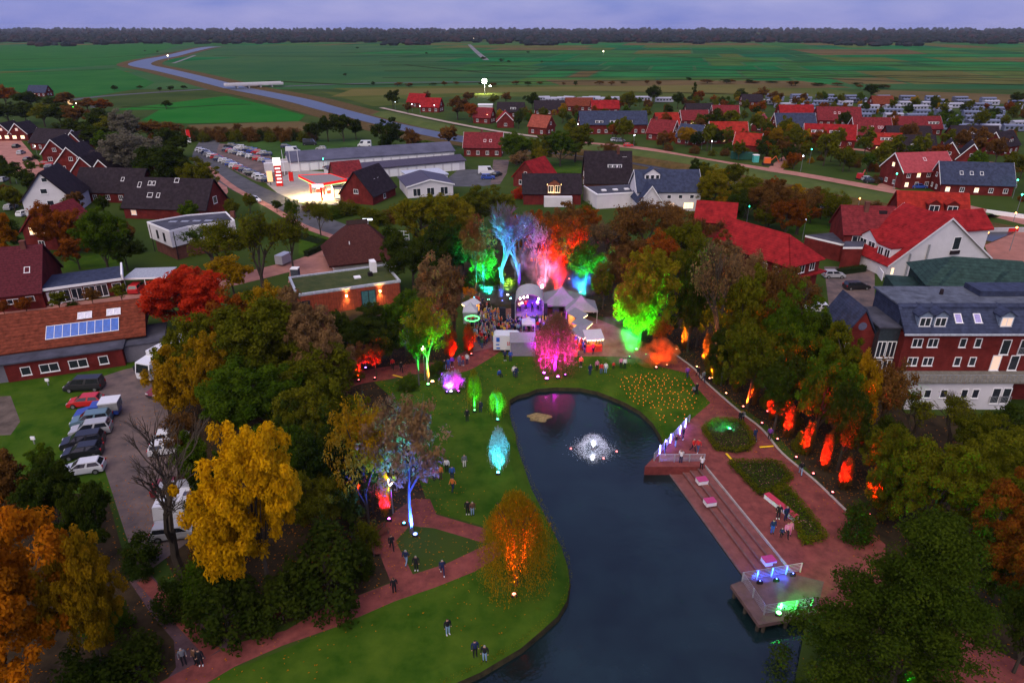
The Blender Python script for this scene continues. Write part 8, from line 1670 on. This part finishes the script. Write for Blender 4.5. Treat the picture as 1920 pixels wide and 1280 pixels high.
q = thing('digger', 'orange digger standing by the dyke street', 'digger', G(1440, 310), R(-10)); part(q, 'cab', PAINT['orange'], [(-1.6, -1, .8, .6, 1, 2.6)]); part(q, 'track', m_tyre, [(-2, -1.2, 0, 1.6, -.6, .78), (-2, .6, 0, 1.6, 1.2, .78)]); b = MB(); b.tube([(.6, 0, 1.5), (2.2, 0, 3.2), (3.6, 0, 1.0)], [.2, .18, .12], 5); b.build('arm', PAINT['orange'], q)
q = thing('small_excavator', 'small red excavator arm beside the parked black cars', 'digger', G(1612, 337), R(20)); part(q, 'cab', PAINT['red'], [(-.9, -.7, .5, .5, .7, 2.0)]); part(q, 'track', m_tyre, [(-1.1, -.8, 0, .9, -.4, .49), (-1.1, .4, 0, .9, .8, .49)]); b = MB(); b.tube([(.5, 0, 1.2), (1.4, 0, 3.0), (2.4, 0, 1.6)], [.14, .12, .08], 5); b.build('arm', PAINT['red'], q)
q = thing('roadside_banner', 'red and white upright banner by the hedge belt', 'banner', G(356, 270), R(10)); part(q, 'cloth', MATS['post_red'], [(-.7, -.05, 2.6, .7, .05, 5.6)]); part(q, 'lower_cloth', m_frame, [(-.7, -.05, .6, .7, .05, 2.597)]); part(q, 'pole', m_rail, [(-.8, -.06, 0, -.71, .06, 5.8)])
for x, y, m, l in ((133, 200, 'yellow_sign', 'yellow square road sign by the far road'), (175, 206, 'white_frame', 'small white road sign by the far road'), (65, 832, 'white_frame', 'thin white marker post in the grass'), (91, 722, 'white_frame', 'low white post before the brick wall')):
    q = thing('road_sign', l, 'sign', G(x, y)); s_ = 1.6 if y < 300 else .25; part(q, 'panel', MATS[m], [(-s_, -.06, 1.2 if y < 300 else .6, s_, .06, 1.2 + 2 * s_ if y < 300 else 1.0)]); part(q, 'post', m_rail, [(-.05, -.05, 0, .05, .05, 1.198 if y < 300 else .598)])
for a, c, l in (((560, 446), (612, 460), 'clipped hedge along the park road verge'), ((574, 481), (620, 460), 'clipped hedge along the pink street'), ((1000, 332), (1080, 332), 'dark hedge behind the crimson roof'), ((1570, 515), (1620, 508), 'clipped hedge of the courtyard')):
    A_, B_ = G(*a), G(*c); q = thing('hedge', l, 'hedge', A_); m = (B_ - A_); n_ = Vector((-m.y, m.x, 0)).normalized()
    b = MB(); b.prism([tuple(p)[:2] for p in (n_ * -.5, m - n_ * .5, m + n_ * .5, n_ * .5)], 0, 1.1); b.build('core', mat('hedge_core', (.012, .022, .008)), q); o = hedge_line([Vector(), m], 1.3, 1.35, .14, int(a[0]), 200, 'foliage', FM['dark'], q); stuff(o)
q = thing('covered_bin', 'dark bin cabin with pale lid beside the timber building', 'bin', G(555, 521)); part(q, 'cabin', mat('bin_grey', (.06, .07, .09)), [(-.7, -.7, 0, .7, .7, 1.9)]); part(q, 'lid', m_frame, [(-.75, -.75, 1.903, .75, .75, 2.05)])
q = thing('blue_container', 'small blue recycling bin at the end of the thatched house', 'bin', G(622, 497)); part(q, 'body', PAINT['blue'], [(-.6, -.5, 0, .6, .5, 1.4)]); part(q, 'lid', PAINT['darkblue'], [(-.65, -.55, 1.403, .65, .55, 1.5)])
q = thing('lattice_screen', 'tall white lattice screen behind the thatched house', 'screen', G(750, 462), R(-10)); 
for k in range(5): part(q, 'upright', m_frame, [(-2.2 + 1.1 * k - .05, -.05, 0, -2.2 + 1.1 * k + .05, .05, 3.6)])
for k in range(5): part(q, 'crossbar', m_frame, [(-2.25, .051, .4 + .75 * k, 2.25, .09, .5 + .75 * k)])
q = thing('pale_trailer', 'pale small van parked on the forecourt behind the leaning tree', 'van', G(533, 495), R(70)); part(q, 'body', PAINT['silver'], [(-1.6, -.9, .4, 1.6, .9, 2.2)]); part(q, 'glazing', m_glass, [(1.601, -.75, 1.2, 1.63, .75, 1.9)])
q = thing('bridge_parapet', 'low pale wall with red barrier on the town bridge', 'wall', G(1850, 436), R(3)); part(q, 'wall', m_conc, [(0, -.2, 0, 14, .2, 1.1)]); part(q, 'barrier', MATS['post_red'], [(5, -.3, .2, 7.4, -.202, 1.0)])
q = thing('ramp_wall', 'white sloping ramp wall leading down from the town bridge', 'wall', G(1848, 400), R(-40)); part(q, 'wall', m_frame, [(0, -.2, 0, 11, .2, 1.0)])

# ------------------------------------------------------------------ smoke drifting over the square
def smoke(name, px, z, size, col, dens, seed, label):
    p = G(*px) + Vector((0, 0, z)); bm = bmesh.new(); bmesh.ops.create_icosphere(bm, subdivisions=3, radius=1); rr = random.Random(seed)
    for v in bm.verts:
        d = v.co.normalized(); k = 1 + .22 * math.sin(3 * d.x + seed) * math.cos(4 * d.y) + .14 * math.sin(7 * d.z + 5 * d.x + seed); v.co = Vector((d.x * size[0], d.y * size[1], d.z * size[2])) * k
    me = bpy.data.meshes.new(name); bm.to_mesh(me); bm.free()
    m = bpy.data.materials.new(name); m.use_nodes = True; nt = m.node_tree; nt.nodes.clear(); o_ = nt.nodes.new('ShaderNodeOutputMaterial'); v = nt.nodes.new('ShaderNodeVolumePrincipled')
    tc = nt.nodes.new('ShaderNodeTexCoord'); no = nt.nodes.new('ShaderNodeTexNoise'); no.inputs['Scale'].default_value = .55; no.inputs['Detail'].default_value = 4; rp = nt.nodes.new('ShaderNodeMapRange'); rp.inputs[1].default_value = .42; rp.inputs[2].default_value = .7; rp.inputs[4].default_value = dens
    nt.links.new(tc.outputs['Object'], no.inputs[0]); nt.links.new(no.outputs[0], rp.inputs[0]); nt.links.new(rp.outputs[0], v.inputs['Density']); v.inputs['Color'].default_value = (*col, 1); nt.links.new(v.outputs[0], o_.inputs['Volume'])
    me.materials.append(m); o = stuff(link(name, me, None, p)); o['label'] = label
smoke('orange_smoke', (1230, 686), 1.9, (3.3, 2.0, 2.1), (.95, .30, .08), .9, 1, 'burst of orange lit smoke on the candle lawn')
smoke('pale_smoke', (1172, 682), 1.4, (4.0, 2.0, 1.4), (.9, .9, .9), .10, 2, 'thin pale smoke drifting behind the candle lawn')
smoke('teal_smoke', (1140, 650), 2.0, (4.5, 4.0, 2.2), (.9, .9, .9), .05, 3, 'teal lit smoke between the stalls and the big tree')
smoke('blue_smoke', (1064, 556), 2.2, (5.5, 4.5, 2.6), (.9, .9, .95), .07, 5, 'blue lit mist under the grove behind the grey tents')
smoke('teal_mist', (918, 572), 1.6, (5.5, 2.6, 1.8), (.9, .9, .95), .06, 6, 'teal lit mist left of the stage')
smoke('rose_smoke', (1012, 545), 4.0, (4.5, 4.0, 5.5), (.9, .9, .9), .10, 4, 'rose and violet smoke rising behind the stage')

# labels that would still be shared inside a group: count them off from a landmark
def count_off(group, mark, lm):
    m_ = G(*mark); by = {}
    for o in sc.objects:
        if o.parent is None and o.get('group') == group: by.setdefault(o['label'], []).append(o)
    for lab, os_ in by.items():
        if len(os_) > 1:
            os_.sort(key=lambda o: (o.location - m_).length)
            for i, o in enumerate(os_): o['label'] = lab + ', ' + ordn(i) + ' such from ' + lm
count_off('crowd before the stage', (992, 607), 'it'); count_off('visitors at the lit stalls', (1114, 660), 'the red front')
count_off('people behind the crowd under the teal bushes', (889, 561), 'the lamp'); count_off('garden trees among the houses beyond the canal', (1150, 252), 'the slate terrace')
count_off('garden trees of the left streets', (97, 404), 'the white gable')
count_off('trees along the dyke street', (1188, 276), 'its first lamp'); count_off('trees on the near canal bank', (1252, 396), 'the blue inn')

# ------------------------------------------------------------------ evening haze over the plain
b = MB(); b.box(-9500, -250, -4, 9500, 9400, 62)
hm = bpy.data.materials.new('haze'); hm.use_nodes = True; nt = hm.node_tree; nt.nodes.clear()
ho = nt.nodes.new('ShaderNodeOutputMaterial'); hv = nt.nodes.new('ShaderNodeVolumePrincipled'); hv.inputs['Density'].default_value = 0.000032; hv.inputs['Color'].default_value = (.75, .80, 1, 1); hv.inputs['Anisotropy'].default_value = 0.0
nt.links.new(hv.outputs[0], ho.inputs['Volume'])
stuff(b.build('haze', hm))['label'] = 'thin blue evening haze over the plain'
